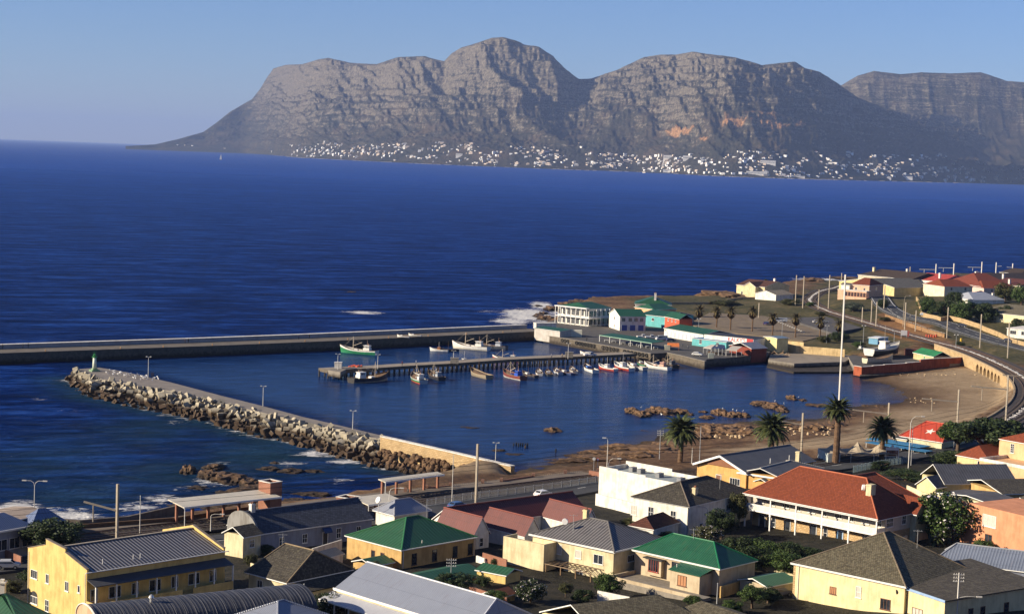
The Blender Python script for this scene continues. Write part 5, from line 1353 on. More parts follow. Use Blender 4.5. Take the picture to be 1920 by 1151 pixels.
def boat(label, px, py, Lpx, hull, rz, B=.30, kind='trawler', stripe=None, bottom=None, cabin=(0.68, 0.65, 0.58), z=0.0, mast=None, name='fishing_boat', group=None, lift=0.0, cat='fishing boat', roofc=None, L=None, tilt=0):
    g = at(px, py, z); L = L or Lpx / (FPX / (g - CP).length) ; Bw = L * B
    e = empty(name, (g.x, g.y, z + lift), rz, label, cat, group); e.rotation_euler[0] = tilt
    f0, dr = (L * .085, L * .035)
    st = 13; rows = []
    for i in range(st):
        t = i / (st - 1); x = L * (t - .5)
        w = Bw / 2 * (1 - max(0, (t - .55) / .45) ** 2.3) * (.78 + .22 * min(1, t / .25))
        sh = f0 * (1 + .25 * (1 - t) ** 2 + 1.35 * max(0, (t - .35) / .65) ** 2); xr = L * .035 * t * t
        rows.append([(x + xr, w, sh), (x + xr * .8, w * .99, sh * .72), (x + xr * .4, w * .93, sh * .3), (x, w * .72, -dr * .6), (x, .0, -dr * (1.6 if t < .8 else 1.0))])
    def side(sg, r0, r1, mi, b):
        for i in range(st - 1):
            for k in range(r0, r1):
                a, c, d, f = rows[i][k], rows[i + 1][k], rows[i + 1][k + 1], rows[i][k + 1]
                q = [(p[0], sg * p[1], p[2]) for p in (a, c, d, f)]; b.add(q, [(0, 1, 2, 3) if sg > 0 else (3, 2, 1, 0)], mi)
    b = MB()
    for sg in (-1, 1): side(sg, 0, 1, 0, b); side(sg, 1, 2, 1, b); side(sg, 2, 4, 2, b)
    r0 = rows[0]; b.add([(p[0], p[1], p[2]) for p in r0[:4]] + [(p[0], -p[1], p[2]) for p in reversed(r0[:4])], [tuple(range(8))], 0)
    hm_ = paint(hull, .45, .2, 1.0); b.build('hull', [paint(stripe or hull, .45, .2, 1.0), hm_, paint(bottom or hull, .5, .25, 1.0)], e)
    d = MB(); dz = f0 * .72
    d.add([(r[0][0], r[0][1] * .93, dz if i < st * .72 else r[0][2] * .86) for i, r in enumerate(rows)] + [(r[0][0], -r[0][1] * .93, dz if i < st * .72 else r[0][2] * .86) for i, r in reversed(list(enumerate(rows)))], [tuple(reversed(range(2 * st)))])
    for i in range(st - 1):
        for sg in (-1, 1):
            p, q = rows[i][0], rows[i + 1][0]; d.beam((p[0], sg * p[1] * .985, p[2] + .02), (q[0], sg * q[1] * .985, q[2] + .02), .11, .09)
    d.build('deck', WOOD if kind != 'white' else paint((0.5, 0.47, 0.4), .7, .2), e)
    cm = paint(cabin, .5, .12, 1.0)
    if kind in ('trawler', 'white'):
        cx = -L * .23 if kind == 'trawler' else L * .02; cl, cw, chh = L * .17, Bw * .48, L * .15
        c = MB(); c.prism([(cx - cl / 2, -cw / 2), (cx + cl / 2, -cw / 2), (cx + cl / 2, cw / 2), (cx - cl / 2, cw / 2)], dz, dz + chh * .62)
        c.prism([(cx - cl * .42, -cw * .42), (cx + cl * .36, -cw * .42), (cx + cl * .36, cw * .42), (cx - cl * .42, cw * .42)], dz + chh * .62, dz + chh)
        wh = c.build('wheelhouse', cm, e)
        MB().box(cx - cl * .5, cx + cl * .48, -cw * .5, cw * .5, dz + chh, dz + chh * 1.07).build('wheelhouse_roof', paint(roofc or cabin, .6, .1), wh)
        g_ = MB()
        for sg in (-1, 1):
            for k in range(3): x0 = cx - cl * .36 + k * cl * .24; g_.box(x0, x0 + cl * .17, sg * cw * .42 - .012, sg * cw * .42 + .012, dz + chh * .68, dz + chh * .92)
        for k in (-1, 0, 1): g_.box(cx + cl * .36 - .01, cx + cl * .36 + .012, k * cw * .26 - cw * .1, k * cw * .26 + cw * .1, dz + chh * .68, dz + chh * .92)
        g_.build('windows', GL, wh)
        if kind == 'trawler':
            m_ = MB(); mh = mast or L * .36
            m_.cyl((L * .16, 0, dz), (L * .16, 0, dz + mh), L * .008, L * .004, 6).beam((L * .16, 0, dz + mh * .35), (-L * .08, 0, dz + mh * .62), L * .008)
            for q in (L * .44, -L * .2): m_.cyl((L * .16, 0, dz + mh * .95), (q, 0, dz + f0), .02, n=3)
            for sg in (-1, 1): m_.cyl((L * .16, 0, dz + mh * .9), (L * .12, sg * Bw * .44, dz), .02, n=3)
            m_.build('mast', paint((0.55, 0.45, 0.32), .6, .2), e)
            MB().box(L * .02, L * .11, -Bw * .16, Bw * .16, dz, dz + L * .05).build('hatch', cm, e)
            MB().box(-L * .44, -L * .35, -Bw * .2, Bw * .2, dz, dz + L * .045).build('net_box', BLACK, e)
            k = MB(); k.cyl((-L * .23, 0, dz + chh), (-L * .23, 0, dz + chh + L * .14), .04, n=5).cyl((-L * .27, .3, dz + chh), (-L * .27, .3, dz + chh + L * .05), .16, .16, 8)
            k.build('aerial', paint((0.5, 0.3, 0.2), .6, .3), e)
        else:
            MB().cyl((cx, 0, dz + chh), (cx, 0, dz + chh + (mast or L * .3)), .04, n=5).build('aerial', POLEW, e)
    else:
        c = MB()
        for k in (-.22, .0, .2): c.box(L * k - .12, L * k + .12, -Bw * .42, Bw * .42, dz + .1, dz + .16)
        c.build('thwart', WOOD, e)
        if mast: MB().cyl((L * .1, 0, dz), (L * .1, 0, dz + mast), .045, .03, 6).build('mast', WOOD, e)
        if kind == 'cuddy': MB().prism([(L * .08, -Bw * .25), (L * .26, -Bw * .22), (L * .26, Bw * .22), (L * .08, Bw * .25)], dz, dz + L * .09).build('cuddy', cm, e)
    return e

def person_mesh(top, legs, skin=(0.22, 0.12, 0.07), sit=False):
    me = bpy.data.meshes.new('person')
    if sit:
        V = [(0, 0, .45), (0, 0, .72), (0, .02, .98), (0, .03, 1.08), (0, .05, 1.2), (0, .05, 1.3), (.17, 0, .95), (.22, .1, .7), (.15, .3, .6), (-.17, 0, .95), (-.22, .1, .7), (-.15, .3, .6), (.1, .05, .45), (.12, .42, .46), (.12, .45, .08), (.12, .55, .04), (-.1, .05, .45), (-.12, .42, .46), (-.12, .45, .08), (-.12, .55, .04)]
    else:
        V = [(0, 0, .95), (0, 0, 1.2), (0, 0, 1.42), (0, 0, 1.52), (0, .01, 1.62), (0, .01, 1.73), (.19, 0, 1.4), (.25, .02, 1.12), (.24, .1, .88), (-.19, 0, 1.4), (-.25, .02, 1.12), (-.24, .1, .88), (.1, 0, .9), (.11, .03, .48), (.12, -.02, .08), (.12, .12, .04), (-.1, 0, .9), (-.11, -.03, .48), (-.12, -.06, .08), (-.12, .08, .04)]
    E_ = [(0, 1), (1, 2), (2, 3), (3, 4), (4, 5), (2, 6), (6, 7), (7, 8), (2, 9), (9, 10), (10, 11), (0, 12), (12, 13), (13, 14), (14, 15), (0, 16), (16, 17), (17, 18), (18, 19)]
    me.from_pydata(V, E_, []); ob = bpy.data.objects.new('person', me); COL.objects.link(ob)
    md = ob.modifiers.new('skin', 'SKIN'); ob.modifiers.new('s', 'SUBSURF').levels = 1
    rad = [.15, .15, .14, .055, .095, .085, .06, .048, .04, .06, .048, .04, .09, .065, .045, .05, .09, .065, .045, .05]
    for i, r_ in enumerate(me.skin_vertices[0].data): r_.radius = (rad[i], rad[i] * (.7 if i < 3 else 1)); r_.use_root = (i == 0)
    dg = bpy.context.evaluated_depsgraph_get(); m2 = bpy.data.meshes.new_from_object(ob.evaluated_get(dg)); m2.name = 'person'
    bpy.data.objects.remove(ob)
    for c in (top, legs, skin): m2.materials.append(paint(c, .8, .15))
    hz0 = .5 if sit else .92; hz1 = 1.03 if sit else 1.47
    for p in m2.polygons:
        z = p.center.z; p.material_index = 1 if z < hz0 else (2 if z > hz1 else 0); p.use_smooth = True
    return m2
PM = {}
def person(label, p, top, legs, rz=0, sit=False, group=None):
    k = (top, legs, sit)
    if k not in PM: PM[k] = person_mesh(top, legs, sit=sit)
    o = bpy.data.objects.new('person', PM[k]); COL.objects.link(o); o.location = p; o.rotation_euler = (0, 0, rz); return tag(o, label, 'person', group)

YEL = plaster((0.66, 0.47, 0.17), .45); CREAM = plaster((0.66, 0.56, 0.34), .45); OCH = plaster((0.52, 0.34, 0.13), .5); WHT = plaster((0.76, 0.72, 0.62), .45)
CORR_DK = ribbed((0.035, 0.033, 0.032), .62, .9, .5, hi=9); CORR_GY = ribbed((0.065, 0.06, 0.056), .62, .7, .55, hi=4); SLATE_BL = tiled((0.075, 0.082, 0.10), .5, .4, .3)
TILE_BR = tiled((0.135, 0.112, 0.068), .36, .36, .45, .75); TILE_DK = tiled((0.065, 0.055, 0.042), .5, .5, .35, .5); TILE_RED = tiled((0.25, 0.060, 0.025), .34, .34, .22)
RIB_GREEN = ribbed((0.022, 0.080, 0.032), .7, .12, .5, .15); RIB_GREEN2 = ribbed((0.014, 0.080, 0.036), .4, .12, .5, .25); MAROON = ribbed((0.105, 0.022, 0.014), .5, .1, .6, .2, rust=0); LIGHTGREY = ribbed((0.21, 0.225, 0.26), .30, .16, .35, .08)
DKGREY = ribbed((0.085, 0.085, 0.085), .45, .2, .6, .25); PALEMET = ribbed((0.56, 0.50, 0.38), .5, .15, .5, .15, hi=1.5)
def H_windows(h, lst):
    for w in lst: h.win(*w[:5], **(w[5] if len(w) > 5 else {}))
h = House('apartment_building', 'long yellow two-storey block with stepped gable and striped corrugated roof', 'apartment building', (163, 1071), (37, 1035), (432, 1034), 14.0, 5.6)
print('H1', h.V, h.U, h.h)
U, V, Hh = h.U, h.V, h.h
h.walls(YEL, x0=.3, x1=V - .3); 
gp = [(U, -2.5), (0, -2.5), (0, Hh + .25), (U * .36, Hh + 1.7), (U * .36, Hh + 2.2), (U * .69, Hh + 2.7), (U * .69, Hh + 1.9), (U, Hh + .5)]
def gable_panel(h, x0, x1, poly, mat, name):
    b = MB(); n = len(poly); b.add([(x0, y, z) for y, z in poly] + [(x1, y, z) for y, z in poly], [tuple(reversed(range(n))) if False else tuple(range(n)), tuple(reversed(range(n, 2 * n)))] + [(i, n + i, n + (i + 1) % n, (i + 1) % n) for i in range(n)])
    bm = bmesh.new(); o = b.build(name, mat, h.e); bm.from_mesh(o.data); bmesh.ops.recalc_face_normals(bm, faces=bm.faces); bm.to_mesh(o.data); bm.free(); return o
gable_panel(h, 0, .3, gp, YEL, 'gable_wall'); gable_panel(h, V - .3, V, [(U, -2.5), (0, -2.5), (0, Hh + .3), (U * .5, Hh + 2.5), (U, Hh + .4)], YEL, 'gable_wall')
cp = MB()
for (y0, z0), (y1, z1) in zip(gp[2:], gp[3:]):
    if abs(y1 - y0) > .1: cp.beam((.15, y0, z0 + .05), (.15, y1, z1 + .05), .48, .1)
cp.build('coping', paint((0.20, 0.16, 0.12), .8, .3), h.e); MB().beam((V - .15, 0, Hh + .36), (V - .15, U * .5, Hh + 2.56), .48, .1).build('coping', paint((0.20, 0.16, 0.12), .8, .3), h.e)
h.roof(CORR_DK, 2.0, 'v', 0, 0, x0=.35, x1=V - .35, og=0, over=.35, fascia=FDK)
MB().beam((.3, U * .5, Hh + 2.08), (V - .3, U * .5, Hh + 2.08), .45, .12).build('ridge_cap', paint((0.36, 0.30, 0.22), .8, .2), h.r)
h.gutter('R', out=.42)
for w in (('L', .115, 4.7, 1.7, 1.15, dict(nx=3)), ('L', .345, 4.7, .75, 1.25), ('L', .675, 4.6, .8, 1.3), ('L', .875, 5.0, .45, .95, dict(nx=1)), ('L', .345, .5, .9, 1.6, dict(ny=2)), ('L', .12, .9, 1.8, 1.0, dict(nx=4))): h.win(*w[:5], **(w[5] if len(w) > 5 else {}))
o, a, n = h.face('L', .12, 1.9, .03); b = MB(); k = [o + a * (-.95 + .95 * (1 - math.cos(math.pi * i / 10))) + Vector((0, 0, .1 + .75 * math.sin(math.pi * i / 10))) for i in range(11)]
b.add(k, [tuple(range(11))]); b.build('arched_fanlight', FDK, h.e)
h.pipe('L', .02, -1, Hh); h.pipe('L', .985, -1, Hh - .3)
vb = MB(); vb.add([(0, -.02, Hh - 1.15), (V, -.02, Hh - 1.15), (V, -2.3, Hh - 1.75), (0, -2.3, Hh - 1.75), (0, -.02, Hh - 1.27), (V, -.02, Hh - 1.27), (V, -2.3, Hh - 1.87), (0, -2.3, Hh - 1.87)], [(3, 2, 1, 0), (4, 5, 6, 7), (0, 4, 7, 3), (1, 2, 6, 5), (3, 7, 6, 2)]); vb.build('verandah_roof', paint((0.06, 0.06, 0.065), .7, .2), h.e)
vb = MB()
for z0 in (2.9, ): vb.box(0, V, -2.2, -.02, z0, z0 + .25)
vb.build('balcony_floor', YEL, h.e)
vb = MB().box(0, V * .62, -2.25, -2.1, 2.9, 4.1).box(V * .7, V, -2.25, -2.1, 2.9, 4.1).box(0, .15, -2.1, -.02, 2.9, 4.1); vb.build('balcony_wall', YEL, h.e)
for i in range(8): x = .1 + (V - .25) * i / 7; MB().box(x, x + .18, -2.24, -2.06, -1.5, Hh - 1.8).build('verandah_post', FW, h.e)
for i in range(7): h.win('R', (i + .5) / 7 - .02, 4.0, 1.9 if i % 2 else 1.1, 1.6, nx=2, sill=False); h.door('R', (i + .25) / 7, 0.1, .95, 2.1, FDK)
for q in (.045, .26, .31): MB().cyl((V * (q + .1), U * .09, Hh), (V * (q + .1), U * .09, Hh + 1.1), .06, n=6).build('vent_pipe', FW, h.r)
h = House('house', 'cream bungalow under a dark brown moss-streaked hipped roof beside the yellow apartment block', 'house', (538, 1088), (458, 1071), (664, 1066), 10.5)
h.walls(CREAM); h.roof(TILE_DK, 3.4, 'u', 1.2, .9, caps=paint((0.22, 0.16, 0.09), .8, .3), over=.5)
ll = MB(); ll.add([(h.V * .1, -.3, h.h - .3), (h.V + 1.5, -.3, h.h - .3), (h.V + 1.5, -3.2, h.h - 1.35), (h.V * .1, -3.2, h.h - 1.35)], [(3, 2, 1, 0)]); ll.add([(h.V * .1, -.3, h.h - .45), (h.V + 1.5, -.3, h.h - .45), (h.V + 1.5, -3.2, h.h - 1.5), (h.V * .1, -3.2, h.h - 1.5)], [(0, 1, 2, 3)]); ll.build('lean_to_roof', TILE_DK, h.e)
h.walls(CREAM, x0=h.V * .1 + .3, x1=h.V + 1.2, y0=-2.8, y1=-.05, h=h.h - 1.5, name='lean_to_wall')
for f in (.45, .75, 1.0): h.win('R', f, h.h - 3.2, 1.0, 1.0, nx=2, ny=2, off=-2.8)
h.win('L', .3, 1.2, 1.1, 1.3)
h = House('cottage', 'small dark cottage with a stub of tan roof wedged behind the yellow block', 'cottage', (456, 1004), (420, 996), (490, 998), 9.4, 5.6)
h.walls(CREAM); h.roof(TILE_DK, 1.2, 'v', 0, 0); h.win('R', .5, 1.6, .9, 1.2, 2, 2)
def vault():
    a = at(190, 1184, 11.5); c = at(596, 1141, 11.5); 
    d = (c - a); d.z = 0; L = d.length; rz = math.atan2(d.y, d.x); e = empty('vaulted_hall', (a.x, a.y, gz(a.x, a.y)), rz, 'hall with a long dark ribbed barrel roof, white-rimmed arched gable and a round metal vent', 'hall')
    zz = 11.5 - e.location.z; Wd = 9.5; n = 18; b = MB(); rise = 2.3
    P = [(Wd / 2 - Wd / 2 * math.cos(math.pi * i / n), zz + rise * math.sin(math.pi * i / n)) for i in range(n + 1)]
    for i in range(n):
        m = 40
        for k in range(m):
            x0, x1 = L * k / m, L * (k + 1) / m; b.add([(x0, P[i][0], P[i][1]), (x1, P[i][0], P[i][1]), (x1, P[i + 1][0], P[i + 1][1]), (x0, P[i + 1][0], P[i + 1][1])], [(0, 1, 2, 3)])
    r_ = b.build('roof', ribbed((0.040, 0.042, 0.05), .5, .1, .65), e, smooth=True)
    b = MB()
    for k in range(22):
        x = L * (k + .5) / 22; b.tube([(x, p[0], p[1]) for p in P], .03, 4)
    b.build('roof_rib', paint((0.06, 0.06, 0.07), .6, .2), r_)['kind'] = 'stuff'
    MB().box(0.1, L - .1, 0.05, Wd - .05, -2, zz).build('wall', CREAM, e)
    for x0, x1 in ((-.35, 0.05),):
        g = MB(); v = [(x0, p[0], p[1] + .12) for p in P] + [(x1, p[0], p[1] + .12) for p in P]; m = n + 1
        g.add(v + [(x0, 0, zz - 3), (x0, Wd, zz - 3), (x1, 0, zz - 3), (x1, Wd, zz - 3)], [tuple(reversed(range(m))) + (2 * m, 2 * m + 1), tuple(range(m, 2 * m)) + (2 * m + 3, 2 * m + 2)] + [(i, i + 1, m + i + 1, m + i) for i in range(n)])
        g.build('gable_wall', plaster((0.55, 0.36, 0.22), .4), e)
        MB().tube([(x0 - .05, p[0], p[1] + .16) for p in P], .12, 5).build('gable_coping', WHITEWASH, e)
    q = at(301, 1136, 14.0) - Vector(e.location); x = q.x * math.cos(rz) + q.y * math.sin(rz)
    v = MB().cyl((max(2.5, x), Wd * .42, zz + rise - .1), (max(2.5, x), Wd * .42, zz + rise + .55), .22, n=10).cyl((max(2.5, x), Wd * .42, zz + rise + .55), (max(2.5, x), Wd * .42, zz + rise + .8), .38, .30, 10).cyl((max(2.5, x), Wd * .42, zz + rise + .8), (max(2.5, x), Wd * .42, zz + rise + 1.0), .30, .05, 10)
    v.build('roof_vent', paint((0.6, 0.58, 0.52), .35, .1, metal=.6), r_)
    v = MB().cyl((L * .68, Wd * .45, zz + rise - .1), (L * .68, Wd * .45, zz + rise + .55), .25, n=10).cyl((L * .68, Wd * .45, zz + rise + .55), (L * .68, Wd * .45, zz + rise + .95), .4, .08, 10)
vault()
h = House('house', 'peak of a pale grey metal roof at the lower edge beside the barrel roof', 'house', (520, 1192), (410, 1162), (640, 1160), 11.5)
h.walls(WHT); h.roof(LIGHTGREY, 2.6, 'v', h.U / 2, h.U / 2, over=.5, caps=LIGHTGREY)
h = House('house', 'cream house under a very large light blue-grey metal roof with white verandah trim', 'house', (885, 1180), (648, 1099), (985, 1150), 11.5, 7.2)
print('H5', h.V, h.U)
h.walls(CREAM); h.roof(LIGHTGREY, 3.0, 'u', 1.6, 0, over=.3, caps=paint((0.55, 0.55, 0.56), .4, .1))
b = MB(); z = h.h - .45; b.add([(-.35, -1, z), (-.35, h.U + .3, z), (-2.9, h.U + .3, z - .75), (-2.9, -1, z - .75), (-.35, -1, z - .1), (-.35, h.U + .3, z - .1), (-2.9, h.U + .3, z - .85), (-2.9, -1, z - .85)], [(0, 1, 2, 3), (7, 6, 5, 4), (3, 2, 6, 7), (1, 5, 6, 2)]); b.build('verandah_roof', ribbed((0.40, 0.40, 0.41), .3, .1, .4, .1), h.e)
MB().beam((-2.95, -1, z - .8), (-2.95, h.U + .3, z - .8), .12, .2).beam((-.32, -1, h.h - .02), (-.32, h.U + .3, h.h - .02), .1, .22).build('fascia_board', WHITE, h.e)
for i in range(9): y = h.U + .1 - i * 3.2; MB().box(-2.85, -2.7, y - .08, y + .08, -2, z - .85).build('verandah_post', FW, h.e)
for i in range(7): h.win('L', .08 + i * .13, .4, .9 if i % 2 else 1.5, 2.0, 2, 1, label='tall dark verandah window' if i == 0 else None)
h = House('terraced_cottages', 'row of low grey-blue cottages under a long slate roof, with a blue door canopy', 'cottages', (484, 999), None, (697, 970), 9.0, 5.3, U=9.0)
GB = plaster((0.22, 0.24, 0.30), .35); h.walls(GB); h.roof(SLATE_BL, 2.9, 'v', 0, 0, over=.3, caps=paint((0.16, 0.16, 0.18), .8, .2))
h.win('R', .70, .9, .9, 1.7, 2, 2); h.door('R', .58, 0, 1.0, 2.2, FDK)
o, a, n = h.face('R', .58, 2.25); b = MB(); k = 8
for i in range(k):
    t0, t1 = math.pi / 2 * i / k, math.pi / 2 * (i + 1) / k
    b.add([o - a * .9 + n * 1.0 * math.sin(t0) + Vector((0, 0, .8 * math.cos(t0))), o + a * .9 + n * 1.0 * math.sin(t0) + Vector((0, 0, .8 * math.cos(t0))), o + a * .9 + n * math.sin(t1) + Vector((0, 0, .8 * math.cos(t1))), o - a * .9 + n * math.sin(t1) + Vector((0, 0, .8 * math.cos(t1)))], [(0, 3, 2, 1)])
b.build('door_canopy', paint((0.015, 0.04, 0.12), .8, .2), h.e)
h.win('R', .2, .9, .9, 1.5, 2, 2); h.win('R', .4, .9, .9, 1.5, 2, 2); h.win('R', .88, .9, .9, 1.5, 2, 2); h.chimney(h.V * .07, h.U / 2, h.h + 2, h.h + 4.2, .8, .8)
gable_panel(h, -.35, 0, [(h.U, -1), (0, -1), (0, h.h + .1)] + [(h.U * (.5 - .5 * math.cos(math.pi * i / 12)) , h.h + .2 + 2.9 * math.sin(math.pi * i / 12)) for i in range(1, 12)] + [(h.U, h.h + .1)], plaster((0.24, 0.23, 0.21), .6), 'arched_gable')
h = House('house', 'ochre house with dark green ribbed hipped roof, lit on its left end', 'house', (753, 1029.5), (644, 1004), (898, 1007), 10.0, 5.4)
h.walls(OCH); h.roof(RIB_GREEN, 3.3, 'v', h.U * .52, h.U * .52, over=.25, caps=paint((0.03, 0.15, 0.05), .6, .15))
for f in (.49, .66): h.win('L', f, h.h - 2.6, .8, 1.15, 2 if f > .6 else 1, 1, fr=FBR)
for f in (.17, .44, .72, .93): h.win('R', f, h.h - 2.9, .95, 1.8, 1, 2, fr=FDK)
h.gutter('L', out=.28); h.gutter('R', out=.28); h.pipe('R', .02, 0, h.h); h.pipe('R', .98, 0, h.h, off=0)
MB().cyl((h.V * .3, .6, h.h), (h.V * .3, .6, h.h + .8), .06, n=6).build('vent_pipe', FW, h.r)
h = House('shed', 'low shed with dark green sheet roof in the shade below the ochre house', 'shed', (812, 1096), (752, 1078), (905, 1075), 8.3, 5.5)
h.walls(OCH); h.roof(RIB_GREEN, 1.0, 'v', 0, 0, over=.3)
h = House('shed', 'small lean-to with bright green roof against the left side of the cream house', 'shed', (948, 1077), (897, 1066), (972, 1068), 9.2, 6)
h.walls(YEL); h.roof(RIB_GREEN, .7, 'u', 0, 0, over=.25)
MB().box(-6.5, -.5, -3.5, 2.5, h.h - 2.3, h.h - 2.15).build('rusty_awning', RUSTY, h.e)
def maroon(A, B, C, label, rise=2.3, ext=3.5, wins=()):
    h = House('terraced_house', label, 'house', A, B, C, 9.3, 5.3); h.walls(WHT, gable='u', rise=rise); h.roof(MAROON, rise, 'u', 0, 0, over=.25, og=.2, caps=paint((0.20, 0.05, 0.03), .7, .2)); 
    for w in wins: h.win(*w)
    return h
mh = House('terraced_house', 'white terrace with maroon sheet roofs, long back range facing the station road', 'house', (862, 985), None, (1096, 953), 9.3, 5.3, U=7.5)
mh.walls(WHT, gable='v', rise=2.6); mh.roof(MAROON, 2.6, 'v', 0, 0, over=.25, caps=paint((0.20, 0.05, 0.03), .7, .2))
for i, (A, B, C, nm) in enumerate((((889, 1000), (822, 981), (914, 995), 'leftmost'), ((984, 1002), (905, 981), (1012, 997), 'middle'), ((1094, 984), (1018, 964), (1120, 980), 'rightmost'))):
    maroon(A, B, C, f'{nm} of the three maroon gabled wings on the white terrace', 2.7, wins=(('R', .5, 1.6, .7, 1.4, 1, 2),))
b = House('courtyard_wall', 'stepped white courtyard wall below the maroon-roofed terrace', 'wall', (908, 1052), (900, 1046), (1003, 1038), 7.6, 5.4); b.slab(WHT, 0, b.V, -.15, .15, -1.5, b.h, 'wall_body'); b.slab(WHT, 0, .3, 0, b.U, -1.5, b.h + .5, 'wall_return')
h = House('house', 'cream two-storey house with charcoal corrugated hip roof, flat annexe and zigzag pergola', 'house', (1151, 1031), (1005, 998), (1238, 1007.5), 12.3, 6.0)
print('H9', h.V, h.U)
h.walls(CREAM); h.roof(CORR_GY, 2.7, 'u', h.V * .48, h.V * .48, over=.55, caps=paint((0.12, 0.11, 0.10), .7, .2)); h.gutter('L', out=.58); h.gutter('R', out=.58)
h.win('L', .30, h.h - 2.5, 2.2, 1.5, 5, 1, pane=CURT); h.win('L', .575, h.h - 2.5, 1.1, 1.2, 1, 1, pane=CURT); h.win('L', .82, h.h - 2.7, 1.8, 1.4, 2, 1, pane=GL); h.win('R', .34, h.h - 2.5, 1.7, 1.0, 3, 1)
h.win('L', .60, .3, 1.4, 1.4, 2, 1); h.win('L', .33, 0, 2.3, 1.9, 2, 1, fr=FBR); h.pipe('R', .6, 0, h.h)
h.chimney(h.V * .62, h.U * .74, h.h + .6, h.h + 3.6, .8, .8, paint((0.62, 0.50, 0.26), .8, .2))
MB().cyl((h.V * .15, h.U * .70, h.h + 1.9), (h.V * .13, h.U * .69, h.h + 1.95), .55, .5, 14).build('satellite_dish', WHITE, h.e).location = (0, 0, .6)
ya = h.U - .05
h.slab(CREAM, -3.4, .0, ya - 5.2, ya + 3.6, -2, h.h - 1.4, 'annexe_wall')
b = MB().box(-3.4, 0, ya - 5.2, ya - 4.95, h.h - 1.397, h.h - .6).box(-3.4, -3.15, ya - 4.94, ya + 3.35, h.h - 1.397, h.h - .6).box(-3.4, 0, ya + 3.36, ya + 3.6, h.h - 1.397, h.h - .6); b.build('parapet', CREAM, h.e)
b = MB()
for i in range(9): x0 = -3.2 + 0 * i; y = ya - 5.6 - i * 1.05; b.beam((-.1, y, h.h - 3.5), (-3.2, y - .5, h.h - 3.7), .09); b.beam((-.1, y, h.h - 3.5), (-3.2, y + .5, h.h - 3.7), .09)
b.beam((-3.2, ya - 5.3, h.h - 3.75), (-3.2, ya - 15, h.h - 3.75), .12).beam((-.1, ya - 5.3, h.h - 3.55), (-.1, ya - 15, h.h - 3.55), .12)
pg = b.build('pergola', paint((0.22, 0.15, 0.09), .8, .3), h.e)
for i in range(4): MB().box(-3.27, -3.13, ya - 5.6 - i * 3.1 - .07, ya - 5.6 - i * 3.1 + .07, -1.5, h.h - 3.8).build('pergola_post', WOOD, pg)
h = House('house', 'beige villa with bright green hipped roof, bay window and roof terrace', 'house', (1349, 1064), (1206, 1026), (1396, 1044.5), 12.2, 6.8)
print('H10', h.V, h.U)
BEI = plaster((0.50, 0.40, 0.26), .4); h.walls(BEI); h.roof(RIB_GREEN2, 2.6, 'u', h.V * .5, h.V * .42, over=.35, caps=paint((0.01, 0.14, 0.05), .5, .1)); h.gutter('L', out=.38)
y1 = h.U * .42
h.slab(BEI, -3.2, -.02, h.U * .08, y1, -2, h.h - 1.1, 'porch_wall')
bq = MB(); bq.add([(-3.5, h.U * .06, h.h - 1.0), (-3.5, y1 + .2, h.h - 1.0), (0, y1 + .2, h.h - .3), (0, h.U * .06, h.h - .3), (-3.5, h.U * .06, h.h - 1.12), (-3.5, y1 + .2, h.h - 1.12), (0, y1 + .2, h.h - .42), (0, h.U * .06, h.h - .42)], [(3, 2, 1, 0), (4, 5, 6, 7), (0, 1, 5, 4), (1, 2, 6, 5), (0, 4, 7, 3)]); bq.build('porch_roof', RIB_GREEN2, h.e)
for k, z in enumerate((h.h - 3.2,)): 
    w = h.win('L', .72, z, 1.6, 1.5, 3, 1, fr=FBR, pane=ORPANE, off=-3.22)
h.win('L', .27, h.h - 2.7, 1.9, 1.8, 4, 1, fr=paint((0.30, 0.05, 0.03), .5), off=-.85); h.slab(BEI, -.82, -.02, h.U * .64, h.U * .83, h.h - 3.4, h.h - .85, 'bay_wall'); h.slab(FDK, -1.15, -.02, h.U * .62, h.U * .85, h.h - .8, h.h - .65, 'bay_roof')
h.win('L', .50, h.h - 3.1, 1.6, 2.4, 2, 1, fr=FDK, sill=False)
h.slab(paint((0.22, 0.19, 0.15), .9, .3), -6.4, -3.22, -1.0, h.U * .98, -2, h.h - 3.95, 'terrace_base'); h.slab(paint((0.2, 0.17, 0.13), .9, .3), -3.22, -.02, y1, h.U * .98, -2, h.h - 3.94, 'terrace_floor')
b = MB().box(-6.4, -6.2, -1.0, h.U * .98, h.h - 3.95, h.h - 3.4).box(-6.2, -.02, h.U * .98, h.U * 1.0, -2, h.h - 3.4); b.build('terrace_wall', BEI, h.e)
h.door('R', .65, 0, .9, 2.2, FDK); h.win('R', .3, .8, .8, 1.4)
hs = [(1138, 877), (1169, 877.5)]
h = House('warehouse', 'blinding white flat-roofed building with a stepped parapet beside the road', 'building', (1300, 918), (1138, 883), (1400, 893), 11.0, 5.2)
print('H11', h.V, h.U)
h.V = 9; h.walls(WHT); 
b = MB(); U = h.U
for f0, f1, zt in ((0, .20, 1.3), (.20, .50, 1.1), (.50, 1.0, .75)): b.box(-.01, .3, U * (1 - f1), U * (1 - f0), h.h, h.h + zt - .02)
b.box(8.7, 9.0, 0, U * .5, h.h, h.h + .9).box(8.7, 9, U * .5, U, h.h, h.h + 1.5).box(.3, 8.7, U - .3, U, h.h, h.h + .9); b.build('parapet', WHT, h.e)
h.slab(paint((0.26, 0.29, 0.28), .8, .25), .3, 8.7, .1, U - .3, h.h, h.h + .12)
for q in (.25, .5, .72, .82): MB().box(3 + q * 3, 4.6 + q * 3, U * q, U * q + 1.0, h.h + .12, h.h + 1.0).build('roof_unit', paint((0.2, 0.2, 0.2), .6), h.e)
